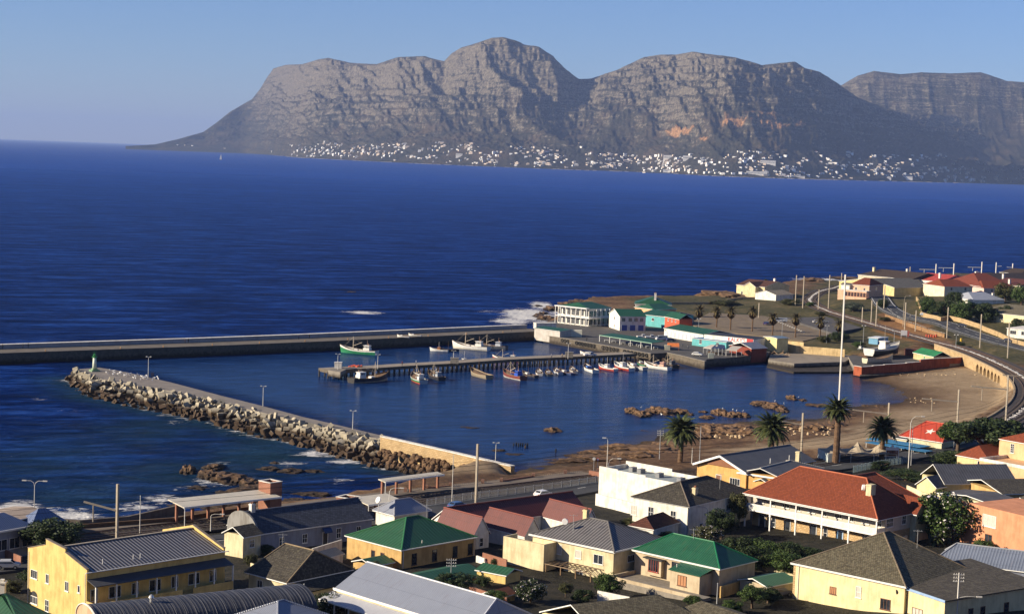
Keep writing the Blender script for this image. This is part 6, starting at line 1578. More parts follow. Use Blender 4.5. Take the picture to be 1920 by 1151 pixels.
g = at(1205, 953, 7.2); b = House('boundary_wall', 'low white boundary wall joining the white flat-roofed building to the street', 'wall', (1215, 950), (1117, 925), None, 7.8, 5.0, V=.4); b.slab(WHT, 0, .4, 0, b.U, -1.5, b.h, 'wall_body')
h = House('house', 'large white two-storey house with dark brown hipped roof and tall sash windows', 'house', (1292, 948), (1196, 928), (1397, 919), 11.6, 5.4)
h.walls(WHT); h.roof(TILE_DK, 2.9, 'v', h.U * .5, h.U * .5, over=.3, caps=paint((0.14, 0.11, 0.08), .8, .3)); h.gutter('L', out=.32, mat=FDK)
h.win('L', .02, h.h - 3.5, 1.1, 1.7, 2, 2, pane=CURT); h.win('L', .33, h.h - 3.4, 1.1, 1.9, 2, 2); h.win('L', .73, h.h - 3.4, 1.1, 1.9, 2, 2); h.win('R', .62, h.h - 2.6, 1.3, 1.1, 2, 1); h.pipe('L', .99, 0, h.h, FDK)
h.chimney(h.V * .26, h.U * .2, h.h + .2, h.h + 2.4, .9, .7, CREAM); h.win('R', .2, .8, .9, 1.5)
h = House('church_hall', 'orange-walled hall with long charcoal roof and white gable boards', 'hall', (1397, 883), (1308, 866), (1521, 861), 8.9, 4.8)
print('H12', h.V, h.U)
ORG = plaster((0.62, 0.36, 0.12), .35); h.walls(ORG, gable='v', rise=2.5, x0=.5); h.roof(DKGREY, 2.5, 'v', 0, 0, over=.5, og=.4, caps=paint((0.14, 0.14, 0.14), .7, .2))
ym = h.U / 2; b = MB().beam((-.45, -.6, h.h - .45), (-.45, ym, h.h + 2.35), .1, .45).beam((-.45, ym, h.h + 2.35), (-.45, h.U + .6, h.h - .45), .1, .45); b.build('barge_board', WHITE, h.e)
gable_panel(h, .2, .46, [(.6, h.h + .1), (h.U - .6, h.h + .1), (ym, h.h + 2.2)], paint((0.22, 0.09, 0.04), .8, .2), 'gable_panel')
h.door('L', .45, 0, 1.3, 2.1, FBR, off=.5); h.win('L', .78, .6, 2.6, 1.4, 4, 1, off=.5)
for q in (.42, .7): MB().cyl((h.V * q, 1.2, h.h), (h.V * q, 1.2, h.h + 1.6), .08, n=6).build('vent_pipe', FW, h.e)
h = House('annexe', 'lower orange annexe with grey hipped sheet roof in front of the orange hall', 'building', (1466, 896), (1398, 882), (1522, 874), 8.4, 4.8)
h.walls(ORG); h.roof(DKGREY, 1.5, 'v', 0, h.U * .5, over=.4, caps=PALEMET); MB().beam((-.4, -.5, h.h - .2), (-.4, h.U + .4, h.h - .2), .1, .35).build('fascia_board', WHITE, h.e); h.win('L', .75, 1.6, 1.6, 1.0, 3, 1, fr=FBR)
h.chimney(h.V * .98, h.U * .55, h.h + .2, h.h + 3.0, 1.1, .9, CREAM, pots=0)
h = House('cottage', 'low maroon hipped roof tucked against the white two-storey house', 'cottage', (1225, 990), (1188, 981), (1262, 975), 8.6, 5.8)
h.walls(WHT); h.roof(TILE_DK if False else tiled((0.10, 0.035, 0.022), .4, .4), 1.6, 'v', 1.5, 1.5, over=.3)
h = House('villa', 'grand two-storey stone villa under a huge terracotta roof, with white verandah and balcony', 'villa', (1645, 971.5), (1392, 924), (1707, 962), 12.6, 6.0)
print('H13', h.V, h.U)
U = h.U; V = 14.5; h.V = V; STONE = masonry((0.45, 0.29, 0.13), (0.60, 0.42, 0.22), (0.30, 0.20, 0.11), .62, .34, .8, .03, .2)
h.walls(STONE, x0=2.6, h=3.6, name='lower_wall'); h.slab(paint((0.50, 0.44, 0.34), .8, .15), 2.6, V, 0, U, 3.62, h.h, 'upper_wall')
h.roof(TILE_RED, 5.4, 'u', V * .52, V * .50, over=.4, caps=paint((0.42, 0.12, 0.05), .7, .15)); h.gutter('L', out=.42)
h.slab(WHITE, 0, 2.58, 0, U, 3.35, 3.62, 'balcony_floor')
b = MB().box(0, .14, 0, U, 3.62, 4.62).box(0, 2.58, 0, .14, 3.62, 4.62); b.build('balcony_parapet', WHT, h.e)
b = MB()
for i in range(int(U / .22)): b.box(-.03, -.003, i * .22 + .05, i * .22 + .14, 3.75, 4.5)
b.build('baluster', WHITE, h.e)['kind'] = 'stuff'
MB().box(-.06, .2, -.02, U + .02, 4.62, 4.74).build('handrail', WHITE, h.e)
NP = 6
for i in range(NP):
    y = .12 + (U - .24) * i / (NP - 1); p_ = MB().box(-.02, .22, y - .12, y + .12, -2, h.h - .1).box(-.06, .26, y - .18, y + .18, h.h - .5, h.h - .12).box(-.07, .27, y - .18, y + .18, 2.9, 3.3); p_.build('verandah_post', WHITE, h.e)
for i in range(NP - 1):
    f = (i + .5) / (NP - 1)
    h.door('L', f - .02, 0, 1.3, 2.4, FDK if i != 3 else paint((0.12, 0.25, 0.42), .5), off=2.58, glassy=True)
    h.win('L', f - .04, 4.7, 1.5, 1.3, 3, 2, off=2.58, pane=CURT if i % 2 == 0 else GL); h.win('L', f + .06, 4.6, .8, 1.5, 2, 2, off=2.58)
    if i in (0, 2): h.win('L', f + .07, .6, .8, 1.6, 1, 2, off=2.58)
h.win('R', .28, 4.6, 2.0, 1.6, 5, 2); h.win('R', .6, 4.6, 1.2, 1.6, 2, 2); h.door('R', .3, 0, 1, 2.1, FDK)
h.chimney(V * .32, U * .16, h.h + 1.6, h.h + 5.0, 1.5, 1.1, CREAM, pots=0); h.chimney(V * .68, U * .80, h.h + 1.4, h.h + 4.4, 1.3, 1.0, CREAM, pots=0)
d_ = MB().cyl((V * .30, U * .2, h.h + 4.2), (V * .28, U * .21, h.h + 4.25), .6, .52, 14); d_.build('satellite_dish', WHITE, h.e)
h.walls(CREAM, x0=V - .02, x1=V + 9, y0=U * .18, y1=U * .78, name='rear_wing_wall'); h.roof(TILE_RED, 4.2, 'v', 0, 3.4, x0=V - 5, x1=V + 9, y0=U * .18, y1=U * .78, over=.4, name='rear_wing_roof', caps=paint((0.30, 0.08, 0.04), .7, .15))
h.walls(CREAM, x0=V - 3.6, x1=V + .8, y0=-1.2, y1=5.5, name='gable_wing_wall', gable='u', rise=2.4); h.roof(TILE_RED, 2.4, 'u', 0, 0, x0=V - 3.6, x1=V + .8, y0=-1.2, y1=9, over=.35, name='gable_wing_roof')
h = House('house', 'large pale yellow house at lower right with steep mossy brown tiled roof', 'house', (1697, 1097), (1486, 1054), (1815, 1065), 13.6, 8.0)
print('H14', h.V, h.U)
PYE = plaster((0.74, 0.62, 0.34), .35); U, V = h.U, h.V; h.walls(PYE); h.roof(TILE_BR, 5.0, 'v', U * .5, U * .35, over=.4, caps=paint((0.17, 0.13, 0.085), .9, .4)); h.gutter('L', out=.42)
h.win('L', .37, h.h - 3.6, 1.0, 1.0, 3, 1, fr=FBR, pane=ORPANE); h.win('L', .60, h.h - 3.3, .8, 1.6, 1, 2, pane=CURT); h.win('L', .84, h.h - 4.2, 1.6, 1.5, 3, 1, fr=FBR)
h.slab(STONE, -.02, .4, U - .35, U + .02, -2, h.h - .3, 'quoin'); h.pipe('L', .05, -1, h.h)
h = House('house_extension', 'lower wing with shallow dark roof and pale blue fascia joined to the big yellow house', 'house wing', (1772, 1125), (1700, 1093), (1925, 1087), 12.9, 8.5)
h.walls(PYE); b = MB(); U, V = h.U, h.V
b.add([(-.3, -.3, h.h), (V + .3, -.3, h.h), (V + .3, U + 4, h.h + 1.0), (-.3, U + 4, h.h + 1.0), (-.3, -.3, h.h - .16), (V + .3, -.3, h.h - .16), (V + .3, U + 4, h.h + .84), (-.3, U + 4, h.h + .84)], [(0, 1, 2, 3), (7, 6, 5, 4), (0, 4, 5, 1), (1, 5, 6, 2), (3, 7, 4, 0)]); b.build('roof', tiled((0.085, 0.072, 0.055), .6, .9, .3, .5), h.e)
MB().beam((-.34, -.3, h.h - .08), (-.34, U + .3, h.h + .35), .08, .38).build('fascia_board', paint((0.25, 0.36, 0.52), .6), h.e)
h.win('L', .52, h.h - 4.3, 1.9, 1.9, 3, 1, fr=FBR, pane=CURT)
for f in (.26, .38, .62, .88): h.win('R', f, h.h - 3.5, .9, 1.6, 1, 2, fr=FBR)
d_ = MB().cyl((-.75, U * .82, h.h - .55), (-.62, U * .8, h.h - .5), .42, .36, 14); d_.build('satellite_dish', FDK, h.e)
h = House('house', 'long low house at the left edge with blue-grey metal hipped roof', 'house', (48, 991), (-60, 1002), (150, 985), 10.5, 5.5, rz=None)
h = None
def simple(name, label, cat, A, B, C, zE, wall, roofm, rise, axis, in0=None, in1=None, wins=(), zG=None, over=.35, U=None, V=None, caps=None, og=.3, gab=None):
    h = House(name, label, cat, A, B, C, zE, zG, U=U, V=V); h.walls(wall, gable=gab, rise=rise); h.roof(roofm, rise, axis, in0, in1, over=over, caps=caps, og=og)
    for w in wins: h.win(*w[:5], **(w[5] if len(w) > 5 else {}))
    return h
for o_ in [o for o in bpy.data.objects if o.get('label') == 'long low house at the left edge with blue-grey metal hipped roof']: bpy.data.objects.remove(o_)
h = simple('house', 'blue-grey metal-roofed house at the left edge behind the dark shrub', 'house', (-30, 1000), None, (62, 984), 10.2, plaster((0.30, 0.32, 0.36), .3), ribbed((0.12, 0.15, 0.22), .4, .2, .35, .15), 2.0, 'v', 0, 3.0, zG=5.5, U=8, wins=(('R', .35, 1.4, 2.2, 1.7), ('R', .62, 1.4, 2.0, 1.7), ('R', .88, 1.4, 2.0, 1.7)))
MB().beam((-1, -.45, h.h - .1), (h.V + .4, -.45, h.h - .1), .15, .3).build('fascia_board', WHITE, h.e)
simple('station_building', 'blue-grey sheet-roofed shed with one pale hipped end just above the left shrub', 'shed', (60, 982), (28, 975), (126, 975), 9.0, GB, ribbed((0.13, 0.16, 0.24), .5, .2, .35, .15), 2.0, 'v', 2.5, 2.5, zG=5.3)
simple('station_building', 'flat tan-roofed shed with pale fascia at the far left by the surf', 'shed', (36, 972), (-20, 958), (82, 960), 9.6, plaster((0.36, 0.26, 0.14)), paint((0.36, 0.28, 0.21), .9, .25), .5, 'v', 0, 0, zG=5.3)
h = simple('house', 'corner of a dark green roof in the bottom left corner', 'house', (38, 1165), (-70, 1128), (85, 1150), 9.5, WHT, RIB_GREEN, 2.2, 'v', 3, 3, zG=5.5)
b = MB().box(-.45, .45, -.45, .45, -2, 3.0).box(-.6, .6, -.6, .6, 3.0, 3.25).box(-.3, .3, -.3, .3, 3.25, 3.6); q = at(4, 1130, 6.3); tag(b.build('gate_pillar', WHT, None, loc=q), 'white capped gate pillar at the left edge beside the yellow block', 'pillar')
h = House('house', 'salmon pink flat-roofed house at the right edge with red timber balcony', 'house', (1975, 985), (1864, 941), (2010, 960), 14.5, 8.0)
SAL = plaster((0.62, 0.27, 0.14), .35); h.walls(SAL); h.slab(plaster((0.62, 0.27, 0.14), .35), -.01, .25, 0, h.U, h.h, h.h + .5, 'parapet')
h.win('L', .32, h.h - 2.9, 3.0, 2.0, 3, 1, pane=CURT); h.win('L', .32, h.h - 6.0, 1.5, 1.6, 2, 1, fr=FBR)
b = MB().box(-.2, 2.0, h.U + .02, h.U + 1.8, h.h - 3.9, h.h - 3.7); 
for i in range(10): b.box(-.2, -.12, h.U + .02 + i * .19, h.U + .07 + i * .19, h.h - 3.7, h.h - 2.7)
b.box(-.2, -.1, h.U, h.U + 1.8, h.h - 2.72, h.h - 2.62).box(-.18, -.06, h.U + 1.6, h.U + 1.72, -2, h.h - 3.9).beam((-.12, h.U + 1.6, h.h - 3.9), (-.12, h.U + .05, h.h - 5.4), .12); b.build('balcony', paint((0.34, 0.07, 0.035), .7, .2), h.e)
h = simple('house', 'low house with blue-grey sheet hipped roof behind the big yellow house', 'house', (1755, 1048), (1740, 1020), (1960, 1083), 10.5, GB, ribbed((0.15, 0.17, 0.21), .5, .15, .4, .15), 2.2, 'v', 2.5, 2.5, zG=8, U=9, V=17, caps=paint((0.3, 0.3, 0.3), .6))
h = simple('shed', 'dark corrugated gabled shed with skylight dots on its lit tan side', 'shed', (1772, 905), (1770, 880), (1862, 893), 10.5, plaster((0.50, 0.42, 0.22)), ribbed((0.06, 0.06, 0.065), .6, .3, .6), 3.0, 'v', 0, 0, zG=7, U=11, caps=None)
h = simple('house', 'small cream gabled house between the terracotta villa and dark shed', 'house', (1755, 912), (1722, 905), (1790, 905), 10.0, plaster((0.70, 0.58, 0.30)), SLATE_BL, 1.8, 'v', 0, 0, zG=7, gab='v')
h = simple('shed', 'low shed with speckled dark tin roof and a red door', 'shed', (1870, 948), (1772, 922), (1905, 938), 9.8, plaster((0.66, 0.58, 0.36)), ribbed((0.075, 0.07, 0.065), .6, .3, .6, rust=.4), .8, 'v', 0, 0, zG=7.5)
h.door('R', .35, .2, 1.1, 1.9, paint((0.45, 0.05, 0.03), .5))
h = simple('house', 'brown-tiled lean-to house near the right edge in shade', 'house', (1880, 925), (1845, 900), (1930, 915), 10.5, OCH, TILE_DK, 1.5, 'v', 0, 0, zG=7.5)
h = simple('house', 'narrow pale yellow house end at the right edge', 'house', (1930, 940), (1908, 886), (1960, 930), 13.2, plaster((0.70, 0.56, 0.24)), TILE_DK, 1.6, 'v', 2, 2, zG=7.5, U=5)
PEA = plaster((0.68, 0.42, 0.22), .3)
h = simple('villa', 'tall peach villa with bright terracotta roof at the right edge', 'villa', (1990, 842), (1893, 820), (2040, 830), 13.5, PEA, TILE_RED, 3.0, 'v', 3, 3, zG=6.5, wins=(('L', .22, 4.2, .9, 2.0, dict(nx=2, ny=4)), ('L', .2, .6, 1.4, 1.4, dict(nx=2, ny=2))))
h = simple('house', 'low peach house with terracotta roof and arched window behind the umbrella pine', 'house', (1855, 862), (1812, 850), (1900, 850), 9.0, plaster((0.70, 0.52, 0.26)), TILE_RED, 2.6, 'v', 2, 2, zG=6, wins=(('L', .75, .8, 1.8, 1.5, dict(nx=3, ny=2)),))
h = House('terrace', 'peach flat-roofed terrace with white parapet in front of the arched-window house', 'terrace', (1925, 880), (1852, 862), (1960, 870), 9.3, 6.2); h.walls(PEA); MB().box(-.02, .3, 0, h.U, h.h, h.h + .7).box(.3, h.V, h.U - .3, h.U, h.h, h.h + .7).build('parapet', WHITEWASH, h.e)
h = simple('beach_restaurant', 'restaurant with red roof bearing a white five-pointed star', 'restaurant', (1766, 827), (1706, 814), (1800, 815), 8.2, plaster((0.62, 0.56, 0.36)), paint((0.42, 0.055, 0.025), .6, .15), 3.3, 'u', 2.4, 2.6, zG=5.2, over=.5, caps=paint((0.5, 0.08, 0.04), .6))
V, U = h.V, h.U; sl = Vector((V / 2, 0, 3.3)).normalized(); nn = Vector((-3.3, 0, V / 2)).normalized(); c = Vector((0, U * .46, h.h)) + sl * (math.hypot(V / 2, 3.3) * .44) + nn * .07
st = MB(); pts = []
for i in range(10):
    a = math.pi / 2 + i * math.pi / 5; r_ = 1.45 if i % 2 == 0 else .58; pts.append(c + sl * (math.sin(a) * r_) + Vector((0, -1, 0)) * (math.cos(a) * r_))
st.add([c] + pts, [(0, i + 1, (i + 1) % 10 + 1) for i in range(10)]); st.build('star_emblem', paint((0.72, 0.66, 0.55), .7), h.r)
h.slab(paint((0.03, 0.17, 0.32), .7, .25), -5.5, -1.0, U * .2, U + 7, 1.5, 1.62, 'blue_awning'); h.slab(paint((0.03, 0.17, 0.32), .7, .25), -9.0, -5.6, -1, U + 5, 1.2, 1.3, 'blue_awning')
for i in range(6): MB().cyl((-8.8, -.8 + i * (U + 5.5) / 5, -1), (-8.8, -.8 + i * (U + 5.5) / 5, 1.2), .06, n=6).build('awning_post', WHITE, h.e)
h = simple('house', 'low dark flat-roofed outbuilding with pale wall left of the star-roofed restaurant', 'outbuilding', (1700, 822), (1682, 818), (1722, 814), 7.6, CREAM, FDK, .8, 'v', 1, 1, zG=5.2)
def marquee():
    a = at(1552, 868, 5.2); e = empty('marquee_tent', a, R(8), 'beige peaked marquee tent beside the tall palm above the beach', 'tent')
    TC = paint((0.36, 0.29, 0.20), .9, .2)
    b = MB(); n = 8; L = 17; W_ = 8
    for k in range(3):
        x0 = L * k / 3; x1 = L * (k + 1) / 3; g_ = 8
        for i in range(g_):
            for j in range(g_):
                def hh(u, v):
                    r = math.hypot((u - .5) * 2, (v - .5) * 2); return 2.3 + 2.3 * max(0, 1 - r) ** 1.6
                P = [(x0 + (x1 - x0) * u, W_ * v, hh(u, v)) for u, v in ((i / g_, j / g_), ((i + 1) / g_, j / g_), ((i + 1) / g_, (j + 1) / g_), (i / g_, (j + 1) / g_))]; b.add(P, [(0, 1, 2, 3)])
    b.build('canopy', TC, e, smooth=True); MB().box(0, .05, 0, W_, 0, 2.3).box(0, 3, 0, .05, 0, 2.3).build('side_panel', paint((0.42, 0.46, 0.42), .9, .3), e)
    for i in range(4): MB().cyl((L * i / 3, .1, 0), (L * i / 3, .1, 2.3), .05, n=6).build('tent_pole', FW, e)
marquee()
g = at(1672, 868, 5.2); e = empty('billboard', g, R(6), 'white-framed picture board with a dark reddish photo on two posts beside the date palm', 'billboard')
zt_ = z_for_y(g.x, g.y, 838) - g.z; ht = 2.3
MB().box(-1.6, 1.6, -.06, .06, zt_ - ht, zt_).build('board', WHITE, e); pm, nt, bb = nmat('billboard_picture'); t = NT(nt); n1 = t.noise(t.pos(), 1.3, 4); t.l(t.ramp(n1, [(.38, (0.03, 0.02, 0.018)), (.5, (0.16, 0.05, 0.03)), (.6, (0.22, 0.09, 0.06)), (.7, (0.5, 0.45, 0.42))]), bb.inputs['Base Color'])
MB().box(-1.45, 1.45, -.09, -.062, zt_ - ht + .12, zt_ - .75).build('picture', pm, e); MB().cyl((0, .05, zt_ + .25), (0, -.05, zt_ + .25), .32, n=14).build('round_badge', WHITE, e)
for x in (-1.5, 1.5): MB().cyl((x, 0, -.5), (x, 0, zt_ - ht), .07, n=6).build('post', FW, e)

def canopy(label, pts, z, w, mat, posts=6, tilt=.5):
    pw = [at(p[0], p[1], z) for p in pts]; d = pw[1] - pw[0]; L = d.length; rz = math.atan2(d.y, d.x); zg = gz(pw[0].x, pw[0].y); e = empty('platform_canopy', (pw[0].x, pw[0].y, zg), rz, label, 'platform canopy'); zz = z - zg
    b = MB(); b.add([(0, 0, zz), (L, 0, zz), (L, w, zz + tilt), (0, w, zz + tilt), (0, 0, zz - .18), (L, 0, zz - .18), (L, w, zz + tilt - .18), (0, w, zz + tilt - .18)], [(0, 1, 2, 3), (7, 6, 5, 4), (1, 5, 6, 2), (3, 7, 4, 0), (2, 6, 7, 3)]); b.build('roof', mat, e)
    MB().beam((0, -.05, zz - .1), (L, -.05, zz - .1), .12, .34).build('fascia_board', WHITE, e)
    for i in range(posts):
        x = .5 + (L - 1) * i / (posts - 1); MB().box(x - .22, x + .22, w * .55, w * .55 + .44, -2, zz + tilt * .4 - .2).build('brick_pier', BRICKRED, e)
    MB().cyl((.3, .2, -1), (.3, .2, zz), .08, n=6).build('post', FW, e)
    return e, L, rz
e1, L1, rz1 = canopy('long pale ribbed platform canopy ending at the taller brick tower', [(345, 951), (528, 931)], 9.2, 6.0, PALEMET, 7)
canopy('small pale platform canopy beside the lower open brick tower', [(690, 946), (757, 938)], 8.6, 5.5, PALEMET, 3)
canopy('thin pale cantilever platform canopy on brick piers beside the track', [(722, 903), (833, 889)], 9.0, 2.2, PALEMET, 5, .25)
def brick_tower(label, A, B, C, zE, zG):
    h = House('brick_tower', label, 'brick tower', A, B, C, zE, zG); b = MB().box(0, h.V, 0, h.U, -2, h.h - .6); b.build('body', BRICKRED, h.e)
    b = MB().box(0, h.V, 0, .3, h.h - .6, h.h).box(0, h.V, h.U - .3, h.U, h.h - .6, h.h).box(0, .3, .3, h.U - .3, h.h - .6, h.h).box(h.V - .3, h.V, .3, h.U - .3, h.h - .6, h.h); b.build('parapet', BRICKRED, h.e)
    b = MB().box(-.08, h.V + .08, -.08, .36, h.h, h.h + .12).box(-.08, h.V + .08, h.U - .36, h.U + .08, h.h, h.h + .12).box(-.08, .36, .36, h.U - .36, h.h, h.h + .12).box(h.V - .36, h.V + .08, .36, h.U - .36, h.h, h.h + .12); b.build('coping', WHITEWASH, h.e); return h
brick_tower('taller square red brick tower with white rim at the end of the long canopy', (507, 906), (480, 902), (533, 904), 11.5, 5.3)
brick_tower('lower red brick block with white rim behind the slate-roofed cottages', (668, 937), (628, 932), (689, 933), 8.9, 5.3)
h = simple('kiosk', 'little pavilion with pale blue-grey hipped roof beside the satellite dish', 'pavilion', (740, 962), (705, 953), (803, 953), 8.4, WHT, ribbed((0.22, 0.23, 0.26), .4, .2, .4, .1), 1.8, 'v', 2.2, 2.2, zG=5.3, over=.5, caps=paint((0.3, 0.3, 0.32), .6))
g = at(709, 952, 9.0); MB()
d_ = MB().cyl((0, 0, 1.5), (-.12, -.1, 1.56), .7, .6, 16).cyl((0.05, 0, -1), (0.05, 0, 1.5), .05, n=6); d_.build('satellite_dish', WHITE, None, loc=g); tag(bpy.context.scene.objects[-1] if False else [o for o in bpy.data.objects if o.name.startswith('satellite_dish') and o.parent is None][-1], 'round white satellite dish on a pole before the little pavilion', 'satellite dish')
pw = W([(-60, 962), (150, 975), (240, 968), (345, 945)], 7.2); o_ = Vector((pw[0][0], pw[0][1], 0)); e = empty('sea_wall', o_, 0, 'tall stained grey sea wall between the railway and the surf', 'wall'); MB().prism(rel(pw, o_) + rel(offset(pw, .6), o_)[::-1], -1, 7.2).build('wall_body', plaster((0.17, 0.145, 0.12), .8), e)
pw = W([(150, 985), (330, 972), (420, 958), (480, 950)], 6.4); o_ = Vector((pw[0][0], pw[0][1], 0)); e = empty('platform_wall', o_, 0, 'low brown stone wall beside the track below the long canopy', 'wall'); MB().prism(rel(pw, o_) + rel(offset(pw, .5), o_)[::-1], 2, 6.6).build('wall_body', masonry((0.12, 0.07, 0.04), (0.18, 0.11, 0.06), (0.08, 0.05, 0.03), .6, .3), e)
pts = [(760, 918), (800, 912), (845, 908), (905, 902), (940, 899), (1000, 890), (1060, 884), (1122, 881)]
pw = W(pts, 6.3); o_ = Vector((pw[0][0], pw[0][1], 0)); e = empty('platform_brick_wall', o_, 0, 'red brick platform wall with piers and railings on the seaward side of the track', 'wall')
b = MB(); r_ = MB(); P = resample(pw, 5.2)
for i, p in enumerate(P):
    b.box(p.x - o_.x - .32, p.x - o_.x + .32, p.y - o_.y - .32, p.y - o_.y + .32, 3, 6.7)
    if i < len(P) - 1:
        q = P[i + 1]; a_ = (p.x - o_.x, p.y - o_.y); c_ = (q.x - o_.x, q.y - o_.y); solid = i % 3 == 1
        b.beam((a_[0], a_[1], 4.6), (c_[0], c_[1], 4.6), .3, 3.2 if solid else 1.6)
        if not solid:
            r_.beam((*a_, 6.3), (*c_, 6.3), .06, .06); n = int((q - p).length / .5)
            for j in range(n): c = p.lerp(q, (j + .5) / n); r_.box(c.x - o_.x - .03, c.x - o_.x + .03, c.y - o_.y - .03, c.y - o_.y + .03, 5.3, 6.3)
b.build('brickwork', BRICKRED, e); r_.build('railing', paint((0.40, 0.33, 0.22), .7, .2), e)['kind'] = 'stuff'
pw = W([(1104, 884), (1126, 888), (1130, 897)], 6.6); o_ = Vector((pw[0][0], pw[0][1], 0)); MBx = MB().prism(rel(pw, o_) + rel(offset(pw, .35), o_)[::-1], 3, 6.9).build('brick_end_wall', BRICKRED, None, loc=o_); tag(MBx, 'short red brick end wall where the platform wall meets the road', 'wall')
fence('palisade_fence', 'pale grey palisade fence between the track and the station road', W([(800, 951), (900, 937), (1000, 923), (1070, 914), (1132, 906)], 5.4), 1.9, paint((0.34, 0.34, 0.33), .6, .1), 2.3, .3)
fence('palisade_fence', 'dark mesh fence behind the beach restaurant garden', W([(1600, 885), (1660, 874), (1700, 868)], 5.2), 1.6, paint((0.25, 0.32, 0.32), .6, .1), 1.6, .25)
plat = ribbon('station_platform', W([(150, 992, 5.9), (420, 963, 5.9), (700, 928, 5.9), (900, 908, 5.9), (1100, 886, 5.9)]), 4.5, paint((0.16, 0.125, 0.09), .9, .3, .3), lift=.5)
for px, yb, yt, lab in ((1113, 884, 857, 'round white road sign left of the pair by the brick end wall'), (1120, 884, 858, 'round red-edged road sign right of the pair by the brick end wall')):
    g = at(px, yb, 5.4); H = z_for_y(g.x, g.y, yt) - g.z; e = empty('road_sign', g, 0, lab, 'road sign'); MB().cyl((0, 0, -.5), (0, 0, H), .05, n=6).build('post', GREYMET, e)
    c = paint((0.6, 0.58, 0.52), .5) if 'white' in lab else paint((0.5, 0.06, 0.03), .5); MB().cyl((0, -.06, H - .35), (0, -.09, H - .35), .38, n=18).build('disc', c, e); MB().cyl((0, -.092, H - .35), (0, -.10, H - .35), .24, n=18).build('disc_centre', paint((0.75, 0.72, 0.66), .5), e)

plant('shrub', 'big dark rounded shrub between the left-edge house and the yellow block', 'shrub', 95, 1045, 972, 130, 'round', 'dark', 1, depth=.9)
palm('small feathery palm growing out of the dark shrub behind the yellow block', 131, 1030, 131, 1000, 34, .4, seed=9, nf=34)
plant('flowering_hedge', 'big rounded green tree dotted with white blossom beside the terracotta villa', 'tree', 1768, 1012, 922, 150, 'flower', 'green', 2, depth=.85)
plant('tree', 'dark bushy tree behind the blossom-dotted tree beside the salmon house', 'tree', 1830, 1000, 945, 90, 'round', 'dark', 3)
plant('shrub', 'dark round bush in front of the white two-storey house', 'shrub', 1352, 1010, 955, 66, 'round', 'dark', 1)
plant('tree', 'shaggy olive-green palm-like tree left of the villa verandah', 'tree', 1385, 985, 920, 44, 'round', 'olive', 4)
plant('shrub', 'sprawling leafy shrub with pale tips beside the bright green roof', 'shrub', 1325, 1020, 985, 60, 'flower', 'olive', 5)
for i, (px, w) in enumerate(((1385, 70), (1430, 70), (1478, 70))): plant('hedge', ('dark hedge bush below the left end of the villa verandah', 'dark hedge bush below the middle of the villa verandah', 'dark hedge bush below the stone-walled bays of the villa')[i], 'hedge', px, 1052 + i * 4, 1004 + i * 6, w, 'round', 'green' if i == 1 else 'dark', i + 1, hfrac=.95)
plant('shrub', 'dark camellia bush with white blossom below the zigzag pergola', 'shrub', 995, 1128, 1086, 62, 'flower', 'dark', 2)
plant('shrub', 'light green bush right of the white-blossomed bush by the pergola', 'shrub', 1060, 1118, 1092, 30, 'round', 'olive', 3)
plant('shrub', 'feathery green bush under the corner of the cream house', 'shrub', 1142, 1122, 1074, 62, 'round', 'green', 4)
plant('shrub', 'round bush with white flowers beside the large light grey roof', 'shrub', 618, 1165, 1108, 72, 'flower', 'dark', 6)
plant('shrub', 'dark green bush beside the car in the shaded yard', 'shrub', 1410, 1140, 1096, 60, 'round', 'green', 2)
plant('shrub', 'dark clump of garden shrubs below the ochre house', 'shrub', 855, 1115, 1072, 80, 'round', 'dark', 7)
palm('spiky low palm at the foot of the blossom-dotted tree', 1757, 1022, 1757, 1012, 20, .4, seed=5, nf=26)
plant('umbrella_pine', 'flat-topped dark umbrella pine between the star-roofed restaurant and the peach villa', 'tree', 1850, 866, 786, 150, 'wide', 'dark', 1, hfrac=.55)
plant('umbrella_pine', 'smaller spreading pine left of the flat-topped umbrella pine', 'tree', 1795, 850, 792, 90, 'wide', 'green', 2, hfrac=.6)
for i, (px, py, w, hh_) in enumerate(((1700, 900, 110, 20), (1790, 872, 110, 26), (1650, 880, 60, 16), (1850, 905, 60, 20))): plant('hedge', ('long dark hedge behind the terracotta roof ridge', 'dark hedge below the star-roofed restaurant', 'short dark hedge under the picture board', 'dark hedge beside the peach terrace')[i], 'hedge', px, py, py - hh_, w, 'round', 'dark', 2 + i, hfrac=1.0, depth=.6)
palm('date palm standing between the platform end and the harbour rocks', 1275, 866, 1281, 808, 41, 1.0, seed=1, nf=84, group=None)
palm('date palm with a crown right above the charcoal hall roof', 1445, 866, 1447, 803, 42, 1.0, seed=2, nf=84)
palm('tall date palm on a thick shaggy trunk beside the marquee tent', 1566, 872, 1568, 768, 34, 1.3, seed=3, nf=74)
palm('date palm beside the picture board, right of the tallest palm', 1652, 866, 1653, 805, 36, 1.0, seed=4, nf=80)
palm('little palm in front of the dark side of the star-painted roof', 1778, 828, 1778, 803, 16, .5, seed=6, nf=40)

